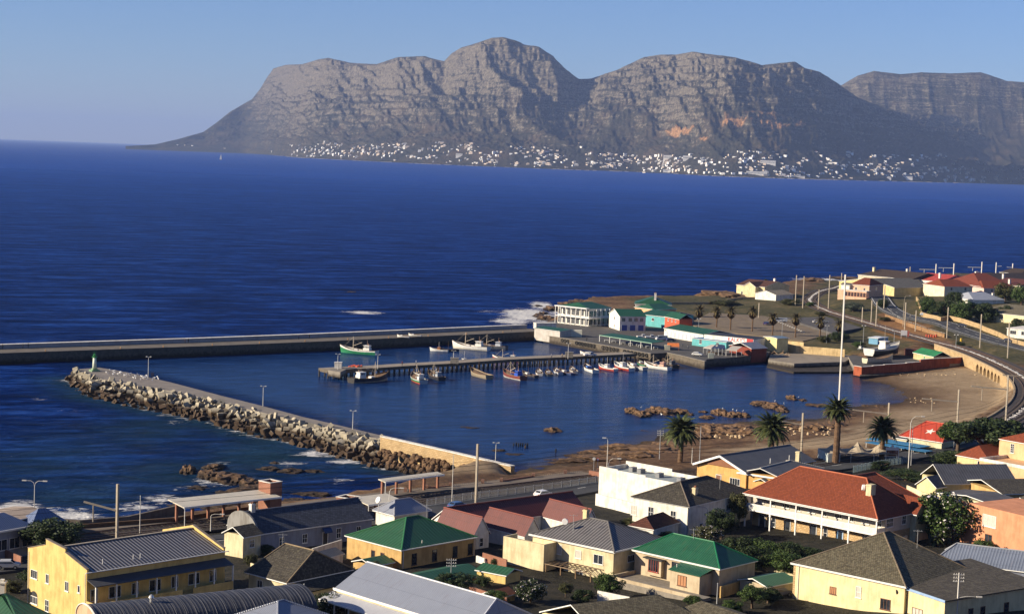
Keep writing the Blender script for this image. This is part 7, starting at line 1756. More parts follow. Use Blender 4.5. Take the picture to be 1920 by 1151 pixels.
CM = 'concrete railway masts along the line'
def mast(px, yb, yt, arm, drop, lab, z=None, r=.2): pole('mast', 'railway_mast', lab, px, yb, yt, 'railway mast', None, POLEC, arm, drop, z, r)
mast(219, 1008, 907, (157, 940, 957), (175, 945, 978), 'concrete railway mast with a long left beam above the grey sea wall', 6)
mast(892, 944, 832, None, None, 'bare concrete railway mast standing in front of the sandstone sea wall', 5.4)
mast(1502, 852, 774, (1467, 790, 796), None, 'concrete railway mast with short left beam between the two bushy date palms', 5.5)
mast(1664, 815, 755, (1599, 768, 776), (1620, 771, 792), 'concrete railway mast with left beam over the sand right of the tall palm', 5.8)
mast(1794, 805, 730, (1729, 747, 753), (1748, 750, 771), 'concrete railway mast with left beam beside the star-painted roof', 6.2)
mast(1885, 798, 703, (1821, 724, 730), (1842, 727, 751), 'concrete railway mast with left beam where the tracks leave the viaduct', 6.4)
mast(1932, 730, 640, (1880, 703, 706), (1901, 704, 722), 'railway mast whose beam reaches in from the right edge over the viaduct', 6.4)
LG = GREYMET
pole('twin', 'street_lamp', 'two-armed street lamp by the surf above the left-edge houses', 64, 975, 901, 'street lamp', mat=POLEW, z=5.5, armlen=1.5)
pole('plain', 'lamp_post', 'slim white post between the railway mast and the long canopy', 262, 1003, 930, 'post', mat=POLEW, z=5.5, r=.09)
pole('cob', 'street_lamp', 'short street lamp curving right over the arched white gable', 395, 992, 963, 'street lamp', mat=POLEW, z=6.5, side=1, armlen=1.6)
pole('cob', 'street_lamp', 'street lamp curving right beside the small pavilion', 729, 968, 914, 'street lamp', mat=POLEW, z=5.6, side=1, armlen=1.9)
pole('plain', 'lamp_post', 'tall slim white post beside the palisade fence left of the concrete mast', 847, 950, 853, 'post', mat=POLEW, z=5.4, r=.09)
pole('cob', 'street_lamp', 'tall lamp post with square head left of the white flat-roofed building', 1136, 925, 821, 'street lamp', mat=POLEW, z=5.2, side=-1, armlen=.4)
pole('cob', 'street_lamp', 'street lamp arching right over the white stepped parapet', 1139, 925, 859, 'street lamp', mat=POLEW, z=5.2, side=1, armlen=1.8)
pole('plain', 'post', 'dark post at the corner of the white flat-roofed building', 1162, 880, 858, 'post', mat=FDK, z=5.2)
pole('util', 'power_pole', 'small power pole with crossarms on the shelf left of the first date palm', 1236, 872, 806, 'power pole', mat=GREYMET, z=3)
pole('plain', 'post', 'short white post right of the first date palm', 1297, 870, 840, 'post', mat=POLEW, z=4.5)
pole('plain', 'post', 'tall grey post right of the first date palm', 1311, 876, 800, 'post', mat=GREYMET, z=4.5)
pole('cob', 'street_lamp', 'street lamp arching left over the bushes by the white two-storey house', 1325, 1000, 950, 'street lamp', mat=GREYMET, z=6, side=-1, armlen=1.9)
pole('cob', 'street_lamp', 'street lamp curving right beside the star-roofed restaurant', 1703, 880, 780, 'street lamp', mat=POLEW, z=5.2, side=1, armlen=2.4, r=.13)
pole('plain', 'post', 'slim grey post twinned with the lamp by the star-roofed restaurant', 1708, 872, 800, 'post', mat=GREYMET, z=5.2)
pole('plain', 'post', 'thin post rising from the hedge below the umbrella pine', 1787, 862, 829, 'post', mat=GREYMET, z=6)
pole('util', 'power_pole', 'power pole with three crossarms before the yellow house wing', 1793, 1170, 1073, 'power pole', mat=POLEW, z=9.0, r=.13)
pole('cob', 'street_lamp', 'street lamp head reaching right from beside the crossarmed power pole', 1791, 1170, 1117, 'street lamp', mat=POLEW, z=9.0, side=1, armlen=2.9)
pole('plain', 'post', 'white post rising in front of the beige villa porch', 1267, 1112, 1058, 'post', mat=POLEW, z=7.2)
pole('plain', 'post', 'short white post in the shaded yard right of the beige villa', 1344, 1135, 1094, 'post', mat=GREYMET, z=7.5)
pole('util', 'power_pole', 'short power pole in front of the ochre house wall', 845, 1095, 1046, 'power pole', mat=GREYMET, z=7, r=.08)
pole('plain', 'post', 'thin pole beside the dark hipped roof above the barrel roof', 569, 1140, 1095, 'post', mat=GREYMET, z=7)
pole('flood', 'harbour_lamp', 'twin-headed lamp nearest the lighthouse on the breakwater', 278, 705, 668, 'lamp post', z=3.2, mat=POLEW)
pole('flood', 'harbour_lamp', 'twin-headed lamp halfway along the breakwater', 493, 760, 723, 'lamp post', z=3.2, mat=POLEW)
pole('flood', 'harbour_lamp', 'twin-headed lamp near the landward end of the breakwater', 661, 810, 769, 'lamp post', z=3.2, mat=POLEW)
pole('flood', 'harbour_lamp', 'lamp standing in the water just beyond the sandstone sea wall', 929, 866, 829, 'lamp post', z=0.5, mat=POLEW)
g = ground(1567, 852); pole('mast', 'signal_mast', 'very tall white signal mast rising from the tall date palm', 1568, 852, 515, 'mast', mat=POLEW, z=5, r=.17)
def face_rz(px0, py0, px1, py1, z): a, b = at(px0, py0, z), at(px1, py1, z); return math.atan2(b.y - a.y, b.x - a.x)
car('hatch', (0.72, 0.70, 0.66), 'white hatchback parked beside the palisade fence', at(1018, 931, 5.55), face_rz(1000, 935, 1040, 929, 5.5))
car('hatch', (0.05, 0.10, 0.22), 'blue car parked at the left end of the palisade fence', at(858, 953, 5.6), face_rz(840, 955, 880, 950, 5.5))
car('hatch', (0.16, 0.16, 0.17), 'dark car parked in the shaded yard behind the big yellow house', at(1462, 1117, 7.8), R(35))
car('hatch', (0.50, 0.50, 0.50), 'silver car seen at the left edge beside the yellow block', at(15, 1065, 5.7), R(10))
h = simple('garage', 'small beige garage with pale green roof in the dark yard', 'garage', (1438, 1098), (1392, 1084), (1488, 1086), 10.0, BEI, ribbed((0.06, 0.13, 0.05), .5, .15, .5), .7, 'v', 0, 0, zG=7.6)
h = simple('house', 'sprawling grey-brown tiled roof at the lower edge with a small skylight', 'house', (1130, 1195), (975, 1140), (1320, 1180), 12.5, PYE, TILE_BR, 2.7, 'v', 0, 4, zG=8, U=15, V=18)
print('roof L', h.V, h.U)
MB().box(h.V * .2, h.V * .2 + .9, 2.2, 3.8, h.h + 1.25, h.h + 1.42).build('skylight', paint((0.5, 0.5, 0.45), .3), h.r)
h = simple('house', 'second grey-brown tiled roof at the lower edge right of the skylit one', 'house', (1330, 1200), (1235, 1150), (1500, 1160), 12.2, PYE, TILE_BR, 2.3, 'u', 2, 2, zG=8, U=12, V=14)

for i, (px, py, w, hh_) in enumerate(((1418, 1068, 90, 44), (1470, 1074, 90, 42), (1530, 1082, 90, 40), (1585, 1082, 70, 36), (1520, 1052, 80, 26), (1440, 1040, 70, 24), (1250, 1012, 40, 16), (1180, 985, 40, 14), (1090, 1130, 50, 26), (930, 1135, 60, 30), (905, 1100, 40, 22), (700, 1078, 50, 26), (600, 1062, 44, 24), (585, 1130, 44, 24), (500, 1040, 40, 20), (470, 1060, 30, 22),
    (1440, 1130, 60, 30), (1370, 1150, 50, 26), (1180, 1150, 60, 26), (1725, 1005, 50, 30), (1850, 1010, 60, 40), (1845, 1040, 60, 30), (660, 1085, 40, 22), (1010, 1050, 26, 14), (930, 1060, 30, 16), (1480, 1040, 60, 24), (60, 1090, 60, 24), (20, 1110, 50, 24), (1620, 1075, 60, 30), (1300, 1135, 40, 20))):
    plant('garden_shrub', 'dark leafy garden shrub added to darken a shaded yard between the foreground houses', 'shrub', px, py, py - hh_, w, 'round', ('dark', 'green', 'dark', 'olive')[i % 4], i % 5 + 1, group='garden shrubs between the foreground houses', hfrac=.98, depth=.8)  # shrubs added over the yards to darken the ground between houses
for i, (x0, y0, x1, y1) in enumerate(((470, 1075, 540, 1095), (585, 1045, 640, 1030), (905, 1055, 950, 1066), (1165, 1010, 1240, 985), (1400, 1062, 1500, 1082), (1120, 1128, 1180, 1140), (880, 1120, 950, 1140), (1350, 1120, 1400, 1105), (1640, 1045, 1700, 1020), (1835, 965, 1860, 990), (40, 1062, 10, 1050), (560, 1060, 620, 1075), (1700, 925, 1740, 940))):
    a, c = ground(x0, y0), ground(x1, y1); o_ = Vector((a.x, a.y, min(a.z, c.z))); d = Vector((c.x - a.x, c.y - a.y, 0)); b = MB().beam((0, 0, .3), (d.x, d.y, .3), .22, 3.0)
    tag(b.build('yard_wall', (CREAM, WHT, BRICKRED, OCH)[i % 4], None, loc=o_), 'low yard wall dividing the shaded plots between the foreground houses', 'wall', 'yard walls between the foreground houses')
for i, (A, B, C, z, w_, r_) in enumerate((((700, 1060), (665, 1050), (735, 1052), 8.0, OCH, RIB_GREEN), ((610, 1045), (580, 1038), (640, 1036), 7.8, WHT, DKGREY), ((930, 1120), (905, 1112), (960, 1110), 9.0, OCH, RUSTY), ((1080, 1018), (1062, 1012), (1100, 1010), 8.2, WHT, DKGREY), ((1195, 1012), (1175, 1006), (1215, 1004), 8.6, CREAM, TILE_DK), ((1850, 985), (1830, 978), (1872, 978), 10.4, WHT, DKGREY), ((1440, 905), (1420, 900), (1460, 899), 7.2, ORG, DKGREY), ((640, 960), (620, 955), (665, 953), 7.4, WHT, DKGREY))):
    simple('outbuilding', ('small green-roofed outbuilding left of the ochre house wall', 'little grey-roofed outbuilding below the slate cottages', 'rusty-roofed lean-to beside the bright green lean-to', 'small grey-roofed outbuilding behind the cream house roof', 'small brown-roofed outbuilding before the white two-storey house', 'grey-roofed outbuilding beside the salmon house balcony', 'grey-roofed shed in front of the orange annexe', 'little grey-roofed shed beside the lower brick block')[i], 'outbuilding', A, B, C, z, w_, r_, .7, 'v', 0, 0, over=.2)

for i, (px, py, z, lab) in enumerate(((1075, 985, 14.6, 'thin television aerial on the charcoal hip roof of the cream house'), (1300, 1012, 14.5, 'thin television aerial on the bright green villa roof'), (800, 965, 13.0, 'thin television aerial on the dark green roof of the ochre house'), (1720, 1015, 17.5, 'thin television aerial on the mossy roof of the big yellow house'), (530, 1022, 13.5, 'thin television aerial on the brown hipped roof by the yellow block'), (1350, 905, 14.0, 'thin television aerial on the roof of the white two-storey house'))):
    b = MB().cyl((0, 0, -1.2), (0, 0, 1.9), .03, n=4).beam((-.7, 0, 1.7), (.7, 0, 1.7), .04)
    for k in range(5): b.beam((-.6 + .3 * k, -.35, 1.7), (-.6 + .3 * k, .35, 1.7), .025)
    tag(b.build('television_aerial', GREYMET, None, loc=at(px, py, z)), lab, 'aerial')

RG = ribbed((0.012, 0.068, 0.030), .6, .1, .5, .15); TURQ = plaster((0.13, 0.42, 0.42), .3); REDW = plaster((0.50, 0.10, 0.05), .3)
def S(*a, **k): return simple(*a, **k)
h = S('harbour_restaurant', 'white two-storey glass-fronted restaurant with green hipped roof at the end of the outer wall', 'restaurant', (1104.5, 579), (1043, 573), (1150, 577), 10.6, WHT, RG, 2.0, 'v', 3, 3, zG=3)
U, V = h.U, h.V; print('rest', U, V)
for i in range(7):
    for z in (.5, 4.2): h.win('L', (i + .5) / 7, z, U / 7 - .7, 2.4, 3, 1, sill=False)
for i in range(5):
    for z in (.5, 4.2): h.win('R', (i + .5) / 5, z, V / 5 - .7, 2.4, 3, 1, sill=False)
b = MB().box(-1.8, 0, -1.8, U, 3.4, 3.65).box(0, V, -1.8, 0, 3.4, 3.65); b.build('balcony_floor', WHITE, h.e); MB().box(-2.2, 0, -.3, U + .3, h.h - .1, h.h + .25).build('flat_roof_edge', WHITE, h.e)
for i in range(7): y = U * i / 6; MB().box(-1.8, -1.6, y - .1, y + .1, 0, h.h - .1).build('verandah_post', WHITE, h.e)
for i in range(1, 6): x = V * i / 5; MB().box(x - .1, x + .1, -1.8, -1.6, 0, h.h - .3).build('verandah_post', WHITE, h.e)
h = S('house', 'white gabled two-storey house with green roof on the quay, blue doors below', 'house', (1162.7, 592.5), (1149, 586.5), (1208.5, 592.5), 9.2, WHT, RG, 2.4, 'v', 0, 0, zG=3, gab='v', wins=[('L', .5, 4, 1, 1.2), ('L', .5, .8, 1, 1.2)] + [('R', f, 3.9, 1.5, 1.5, dict(nx=3)) for f in (.14, .4, .62, .84)])
for f in (.18, .5, .82): h.door('R', f, 0, 2.4, 2.4, paint((0.05, 0.09, 0.28), .5))
h = S('house', 'broad back building with long green roof and white chimney above the quay', 'building', (1191, 569), (1140, 564.5), (1232, 575), 9.6, WHT, RG, 3.0, 'u', 3, 4, zG=3, wins=[('L', .75, h.h - 4, 3, 1.0, dict(nx=4))]); h.chimney(h.V * .55, 2, h.h, h.h + 5, 1.0, 1.0)
S('house', 'narrow peach-fronted house with green roof between the back building and the turquoise house', 'house', (1227.5, 580), (1209.5, 575), (1250, 577), 9.0, plaster((0.66, 0.38, 0.2)), RG, 1.8, 'v', 2, 2, zG=3, wins=[('L', .3, 3.2, 1, 1.4), ('L', .7, 3.2, 1, 1.4)])
S('house', 'turquoise house with green roof beside the brick-red house', 'house', (1250, 594), (1228, 588), (1268, 588), 8.0, TURQ, RG, 1.6, 'u', 0, 0, zG=3, wins=[('L', .5, 2.6, 1.2, 1.2)])
S('house', 'brick-red two-storey house with green roof and three small square windows', 'house', (1274, 598), (1251, 592.5), (1296, 597.5), 9.8, REDW, RG, 1.9, 'u', 0, 0, zG=3, wins=[('L', .25, 5.1, .8, .8), ('L', .5, 5.1, .8, .8), ('L', .75, 5.1, .8, .8), ('L', .62, .5, 1.4, 2.0)])
h = S('warehouse', 'long low white wall with grey-blue doors under a green lean-to roof', 'warehouse', (1319, 627), (1280, 614.5), (1345, 622), 6.6, WHT, RG, 1.4, 'u', 0, 0, zG=3)
for i in range(9): h.door('L', .08 + i * .1, .2, .7, 2.4, paint((0.35, 0.38, 0.45), .6))
S('shop', 'turquoise fish shop behind the awnings', 'shop', (1362, 641), (1307, 633), (1370, 638), 5.9, TURQ, paint((0.10, 0.2, 0.32), .7), .15, 'u', 1, 1, zG=3, wins=[('L', .25, 1.0, 1.0, 1.8), ('L', .75, 1.2, 1.2, 1.0)])
h = House('restaurant', 'long white harbour restaurant with a red and white name board behind the grey roofs', 'restaurant', (1413, 636.5), (1331, 626), (1424, 632), 7.6, 3); h.walls(WHT); h.slab(FDK, .2, h.V - .2, .2, h.U - .2, h.h, h.h + .15)
o, a, n = h.face('L', .70, h.h - .9, .03); MB().obox(o, a, n, Vector((0, 0, 1)), h.U * .30, .06, .95).build('sign_board', WHITE, h.e)
o, a, n = h.face('L', .93, h.h - .9, .10); MB().obox(o, a, n, Vector((0, 0, 1)), h.U * .065, .03, .95).build('sign_end_panel', paint((0.42, 0.03, 0.03), .6), h.e)
tc = bpy.data.curves.new('sign', 'FONT'); tc.body = "KALKY'S"; tc.size = 2.3; tc.extrude = .03; tc.align_x = 'CENTER'; tc.align_y = 'CENTER'
to = bpy.data.objects.new('t', tc); COL.objects.link(to); bpy.context.view_layer.update(); me = bpy.data.meshes.new_from_object(to.evaluated_get(bpy.context.evaluated_depsgraph_get())); bpy.data.objects.remove(to)
me.materials.clear(); me.materials.append(paint((0.50, 0.03, 0.03), .6)); so_ = bpy.data.objects.new('sign_lettering', me); COL.objects.link(so_); so_.parent = h.e
o, a, n = h.face('L', .665, h.h - .95, .13); so_.matrix_local = Matrix(((a.x * h.U / 22 * .92, 0, n.x, o.x), (a.y * h.U / 22 * .92, 0, n.y, o.y), (0, 1, 0, o.z), (0, 0, 0, 1)))
AW1 = paint((0.45, 0.40, 0.33), .9, .15); AW2 = paint((0.03, 0.045, 0.10), .8, .2)
def awning(label, A, B, z, dep, mat, posts=3, rise=.9):
    a, c = at(A[0], A[1], z), at(B[0], B[1], z); d = c - a; L = d.length; e = empty('awning', (a.x, a.y, 3.0), math.atan2(d.y, d.x), label, 'awning'); z -= 3
    MB().add([(0, 0, z), (L, 0, z), (L, dep, z + rise), (0, dep, z + rise), (0, 0, z - .3), (L, 0, z - .3)], [(0, 1, 2, 3), (4, 5, 1, 0)]).build('cloth', mat, e)
    b = MB()
    for i in range(posts): b.cyl((L * i / (posts - 1), 0, 0), (L * i / (posts - 1), 0, z), .05, n=5).cyl((L * i / (posts - 1), dep, 0), (L * i / (posts - 1), dep, z + rise), .05, n=5)
    b.build('frame', FW, e)
awning('pale grey awning at the left end of the quayside terrace', (1319, 651), (1333, 653), 5.4, 4.5, AW1); awning('navy blue awning left of middle on the quayside terrace', (1334, 652), (1347, 653), 5.6, 6, AW2)
awning('navy blue awning right of middle on the quayside terrace', (1348, 653.5), (1361, 654), 5.6, 6, AW2); awning('broad pale grey awning over the tables on the quayside terrace', (1362, 655.5), (1381, 657), 5.5, 7, AW1)
S('restaurant_wing', 'grey sheet-roofed restaurant wing with small white gable behind the awnings', 'restaurant wing', (1409, 653), (1366, 647), (1440, 652), 5.9, plaster((0.22, 0.05, 0.03)), ribbed((0.14, 0.15, 0.18), .5, .15, .5), 1.6, 'v', 0, 0, zG=3)
h = House('hut', 'pale yellow box hut with blue-grey roof raised beside the dock', 'hut', (1457, 634), (1441.5, 630.5), (1469, 632), 8.2, 5.0); h.walls(plaster((0.68, 0.58, 0.28))); h.roof(paint((0.12, 0.18, 0.24), .6), .3, 'v', 0, 0, over=.4); h.win('L', .42, 1.6, .8, .5, 2, 1, fr=FDK)
MB().box(.3, .6, .3, .6, -3, 0).box(h.V - .6, h.V - .3, .3, .6, -3, 0).build('stilt', WHT, h.e)
for px, py in ((1455, 664), (1478, 668), (1462, 655), (1470, 658)):
    g = at(px, py, 2.4); b = MB()
    for k in range(5): q = rng.uniform(-2, 2, 3); b.beam((q[0], q[1], .1 + .2 * rng.rand()), (q[0] + rng.uniform(-2, 2), q[1] + rng.uniform(-2, 2), .2 + 1.4 * rng.rand()), .14)
    tag(b.build('driftwood', paint((0.35, 0.22, 0.12), .9, .3), None, loc=g), 'heap of old timbers under the pale yellow hut', 'timber heap', 'heaps of old timber under the hut')
def shelter():
    a, c = at(1124, 628, 5.6), at(1222, 643, 5.6); d = c - a; L = d.length; e = empty('market_shelter', (a.x, a.y, 3), math.atan2(d.y, d.x), 'long green-roofed open fish market shelter on slim posts along the quay', 'shelter')
    MB().add([(0, 0, 2.6), (L, 0, 2.6), (L, 7, 3.1), (0, 7, 3.1), (0, 0, 2.4), (L, 0, 2.4), (L, 7, 2.9), (0, 7, 2.9)], [(0, 1, 2, 3), (7, 6, 5, 4), (0, 4, 5, 1), (0, 3, 7, 4), (1, 5, 6, 2)]).build('roof', RG, e)
    MB().beam((0, -.05, 2.5), (L, -.05, 2.5), .1, .22).build('fascia_board', paint((0.25, 0.4, 0.28), .6), e)
    for i in range(6):
        x = .1 + (L - .2) * i / 5; MB().box(x - .09, x + .09, 0, .18, 0, 2.45).build('post', FW, e)
    for i in range(9): x = 2 + (L - 4) * i / 8; tag(MB().box(-.9, .9, -.4, .4, .75, .85).box(-.8, -.7, -.35, .35, 0, .75).box(.7, .8, -.35, .35, 0, .75).build('market_table', WHITE, None, loc=(Vector(e.location) + d.normalized() * x + Vector((-d.y, d.x, 0)).normalized() * (2 + i % 3))), 'white fish-cleaning table under the green market shelter', 'table', 'tables under the market shelter')
shelter()
S('shed', 'low green-roofed shed at the root of the outer wall', 'shed', (1050, 621), (1024, 614), (1062, 617), 5.5, plaster((0.5, 0.46, 0.4)), RG, .5, 'u', 0, 0, zG=3)
tag(MB().box(-3.2, 3.2, -1.3, 1.3, 0, 2.7).build('container', paint((0.62, 0.58, 0.44), .7), None, loc=at(1076, 631, 3)), 'cream box container beside the low green-roofed shed', 'container')
b = MB(); b.add([(-2.2, -1.6, 1.4), (2.2, -1.6, 1.4), (2.2, 1.6, 1.4), (-2.2, 1.6, 1.4), (-2.2, 0, 2.7), (2.2, 0, 2.7)], [(0, 1, 5, 4), (2, 3, 4, 5), (0, 4, 3), (1, 2, 5)]); b.box(-2.1, -2, -1.5, -1.4, 0, 1.4).box(2, 2.1, -1.5, -1.4, 0, 1.4); tag(b.build('tent', paint((0.62, 0.17, 0.04), .8), None, loc=at(1262, 656, 3)), 'small orange tent stall on the quay corner', 'tent')
tag(MB().box(-1, 1, -.8, .8, 0, 1.9).build('crate_stack', paint((0.45, 0.42, 0.3), .8, .3), None, loc=at(1251, 656, 3)), 'pale crate standing beside the orange tent', 'crate'); tag(MB().box(-1, 1, -.5, .5, 0, 1.8).build('skip', paint((0.32, 0.34, 0.28), .8, .3), None, loc=at(1333, 671, 3)), 'grey-green skip at the corner of the quay', 'skip')
b = MB()
for i in range(14):
    x, y = rng.uniform(-8, 8), rng.uniform(-2, 2); b.cyl((x, y, 0), (x, y, .7), .06, n=4).cyl((x, y, .7), (x, y, .76), .5, n=8)
    for k in range(3): c = rng.uniform(0, 6.28); b.box(x + math.cos(c) * .8 - .2, x + math.cos(c) * .8 + .2, y + math.sin(c) * .8 - .2, y + math.sin(c) * .8 + .2, 0, .45)
tag(b.build('terrace_tables', WOOD, None, loc=at(1368, 664, 3)), 'jumble of tables and stools on the quayside terrace', 'tables', kind='stuff')
W1 = (0.62, 0.60, 0.55)
for i, (k, c, px, py, r_, lab) in enumerate((('pickup', W1, 1106, 668, 25, 'white pickup truck parked on the jetty'), ('pickup', W1, 1205, 634, 15, 'white pickup truck leftmost behind the market shelter'), ('pickup', W1, 1221, 635, 10, 'white pickup truck second behind the market shelter'), ('van', (0.5, 0.5, 0.48), 1240, 638, 200, 'pale van behind the right end of the market shelter'), ('hatch', (0.03, 0.05, 0.12), 1258, 640, 12, 'dark blue car behind the orange tent'), ('hatch', W1, 1307, 667, -20, 'white car parked on the corner of the quay'), ('hatch', (0.3, 0.32, 0.33), 1396, 664, 30, 'grey car at the right end of the terrace tables'), ('hatch', (0.02, 0.03, 0.10), 1437, 609, 60, 'dark blue car alone on the gravel parking ground'), ('hatch', W1, 1532, 606, 5, 'white car on the tarred parking ground'), ('hatch', (0.4, 0.42, 0.42), 1545, 605, 5, 'silver car beside the white one on the tarred parking ground'))):
    zc_ = 2.8 if 'jetty' in lab else (3.0 if py > 625 else (zc if px < 1450 else zc2)); car(k, c, lab, at(px, py, zc_), R(r_))
car('van', (0.6, 0.6, 0.56), 'white caravan parked on the edge of the gravel ground', at(1463, 604, zc), R(190), L=6, name='caravan')
for px, py, r_, c, lab in ((1733, 595, -28, (0.45, 0.47, 0.5), 'silver car driving on the coast road'), (1804, 617, -30, (0.03, 0.035, 0.05), 'dark car on the coast road beside the stone garden wall'), (1890, 640, -30, (0.05, 0.05, 0.06), 'dark car near the right edge of the coast road')): g = at(px, py, 7.6 if px < 1760 else 7.0); g.z = gz(g.x, g.y) + .5; car('hatch', c, lab, g, R(r_))

def bt(label, bow, stern, hull, L=None, z=0.0, **k):
    a, c = at(bow[0], bow[1], z), at(stern[0], stern[1], z); d = a - c; m = proj((a + c) / 2)
    return boat(label, m[0], m[1], 0, hull, math.atan2(d.y, d.x) + (rng.uniform(-.3, .3) if (L or 20) < 10 else 0), z=z, L=(L or min(d.length, 18)) * (1.0 if (L or 0) > 13.5 or 'outer wall,' in label else 1.18), **k)
WH = (0.62, 0.60, 0.54)
bt('green-hulled trawler with white rail and cream wheelhouse moored at the outer wall', (638, 660), (708, 666), (0.02, 0.17, 0.07), stripe=WH, bottom=(0.03, 0.2, 0.09), L=15, B=.28)
bt('small white boat with orange gear moored in mid basin off the outer wall', (812, 658), (835, 659), WH, L=6, kind='white', cabin=(0.5, 0.22, 0.08)); bt('small dark open boat beside the one with orange gear', (832, 659), (855, 658), (0.05, 0.05, 0.06), L=6, kind='open', mast=3.5)
bt('white-hulled trawler with tall mast moored at the outer wall', (860, 653), (906, 657), WH, L=13, bottom=(0.5, 0.46, 0.36)); bt('dark grey fishing boat tucked right of the white trawler', (903, 652), (940, 655), (0.06, 0.07, 0.09), L=11, cabin=(0.4, 0.42, 0.45))
bt('dark navy boat with cream bottom and orange buoys alongside the jetty head', (735, 712), (648, 719), (0.02, 0.022, 0.045), stripe=(0.03, 0.025, 0.02), bottom=(0.40, 0.33, 0.24), L=15.5)
g = at(667, 690, 2.4); b = MB()
for i in range(14): q = rng.uniform(-1, 1, 3); b.cyl((q[0] * 2.2, q[1], .1 + .4 * abs(q[2])), (q[0] * 2.2 + .1, q[1], .75 + .4 * abs(q[2])), .36, .2, 7)
tag(b.build('buoys', paint((0.52, 0.08, 0.03), .6, .2), None, loc=g), 'heap of orange buoys on the dark boat at the jetty head', 'buoys', kind='stuff')
bt('orange-bottomed boat with green stripe nosing towards the jetty', (770, 709), (798, 722), (0.03, 0.16, 0.05), stripe=(0.4, 0.42, 0.4), bottom=(0.50, 0.09, 0.03), L=11); bt('black-hulled boat tied right of the orange-bottomed one', (800, 704), (834, 716), (0.03, 0.03, 0.035), L=10, cabin=(0.3, 0.32, 0.34))
bt('weathered tan wooden boat without a cabin, beside the jetty', (876, 700), (926, 713), (0.26, 0.21, 0.14), L=11, kind='open', mast=6); bt('maroon boat with bright blue cabin tied to the jetty', (942, 704), (984, 714), (0.16, 0.04, 0.03), L=11, bottom=(0.5, 0.46, 0.4), cabin=(0.02, 0.07, 0.38))
for i, (b0, s0, c, lab) in enumerate((((983, 702), (1003, 710), (0.04, 0.04, 0.05), 'black open boat right beside the blue-cabin boat'), ((1000, 698), (1022, 706), WH, 'white open boat first in the row of small jetty boats'), ((1018, 699), (1040, 708), (0.05, 0.06, 0.07), 'dark open boat second in the row of small jetty boats'), ((1036, 696), (1056, 704), (0.45, 0.45, 0.45), 'pale grey open boat with mast in the row of small jetty boats'), ((1052, 698), (1072, 705), (0.03, 0.05, 0.12), 'navy open boat near the end of the row of small jetty boats'), ((1066, 694), (1084, 701), (0.4, 0.38, 0.34), 'grey-white boat last in the row of small jetty boats'))): bt(lab, b0, s0, c, L=7, kind='cuddy', mast=3 + (i * 1.3) % 3)
bt('white open boat with blue cuddy right of the row of small boats', (1088, 692), (1126, 700), WH, L=9.5, kind='cuddy', cabin=(0.05, 0.15, 0.4), mast=3); bt('small red and white boat between two larger white ones', (1126, 690), (1152, 697), (0.32, 0.05, 0.03), L=8, kind='white', stripe=WH)
bt('red-hulled boat with white cabin at the middle of the jetty root', (1149, 688), (1188, 697), (0.28, 0.04, 0.02), L=10, kind='white', stripe=WH); bt('low grey-white boat right of the red-hulled cabin boat', (1178, 688), (1208, 694), (0.45, 0.44, 0.4), L=9, kind='cuddy', mast=4)
bt('green-sided boat in the shade close to the jetty root', (1192, 682), (1218, 690), (0.03, 0.14, 0.08), L=8, kind='cuddy'); bt('white boat with red deck gear at the corner of the quay', (1218, 689), (1246, 693), WH, L=10, cabin=(0.55, 0.3, 0.22)); bt('black boat in the dark corner beneath the quay', (1240, 683), (1270, 692), (0.02, 0.02, 0.02), L=10, cabin=(0.12, 0.12, 0.12))
bt('white cabin boat with red mast behind the jetty', (938, 676), (962, 678), (0.35, 0.08, 0.05), L=9, stripe=WH); bt('white motor boat moored behind the jetty left of the pale square box', (858, 684), (884, 682), WH, L=8, kind='white'); bt('small white boat lying behind the jetty near the white pickup', (1095, 664), (1116, 666), WH, L=6, kind='cuddy')
bt('small white boat standing on the outer wall, left of two', (748, 631), (765, 632.5), WH, L=5, z=4.0, kind='cuddy'); bt('small white boat standing on the outer wall, right of two', (769, 629), (787, 630), WH, L=5, z=4.0, kind='cuddy')
bt('large black-hulled boat with white bulwark standing in the boat yard', (1705, 657), (1606, 667), (0.02, 0.022, 0.03), L=21, z=4.5, bottom=(0.02, 0.02, 0.02), stripe=(0.55, 0.52, 0.47), kind='white'); bt('cream bare hull standing before the large black boat in the yard', (1686, 676), (1607, 680), (0.50, 0.46, 0.32), L=14.5, z=3.4, kind='open', B=.26)
bt('small blue and white boat standing behind the large black boat', (1625, 655), (1600, 658), (0.4, 0.42, 0.45), L=6, z=3.5, kind='white')
p = at(414, 300, 0); hh_ = z_for_y(p.x, p.y, 288); e = empty('sailing_yacht', p, 1.1, 'tiny white sailing yacht far out on the bay', 'sailing yacht')
MB().add([(0, 0, 2), (-hh_ * .3, .2, 2.5), (0, 0, hh_)], [(0, 1, 2), (2, 1, 0)]).add([(hh_ * .05, 0, 2), (hh_ * .3, .3, 2), (hh_ * .04, 0, hh_ * .9)], [(0, 1, 2), (2, 1, 0)]).build('sail', WHITE, e); MB().prism([(-9, -2), (4, -2), (10, 0), (4, 2), (-9, 2)], -.5, 1.8).build('hull', paint((0.06, 0.06, 0.08), .5), e)

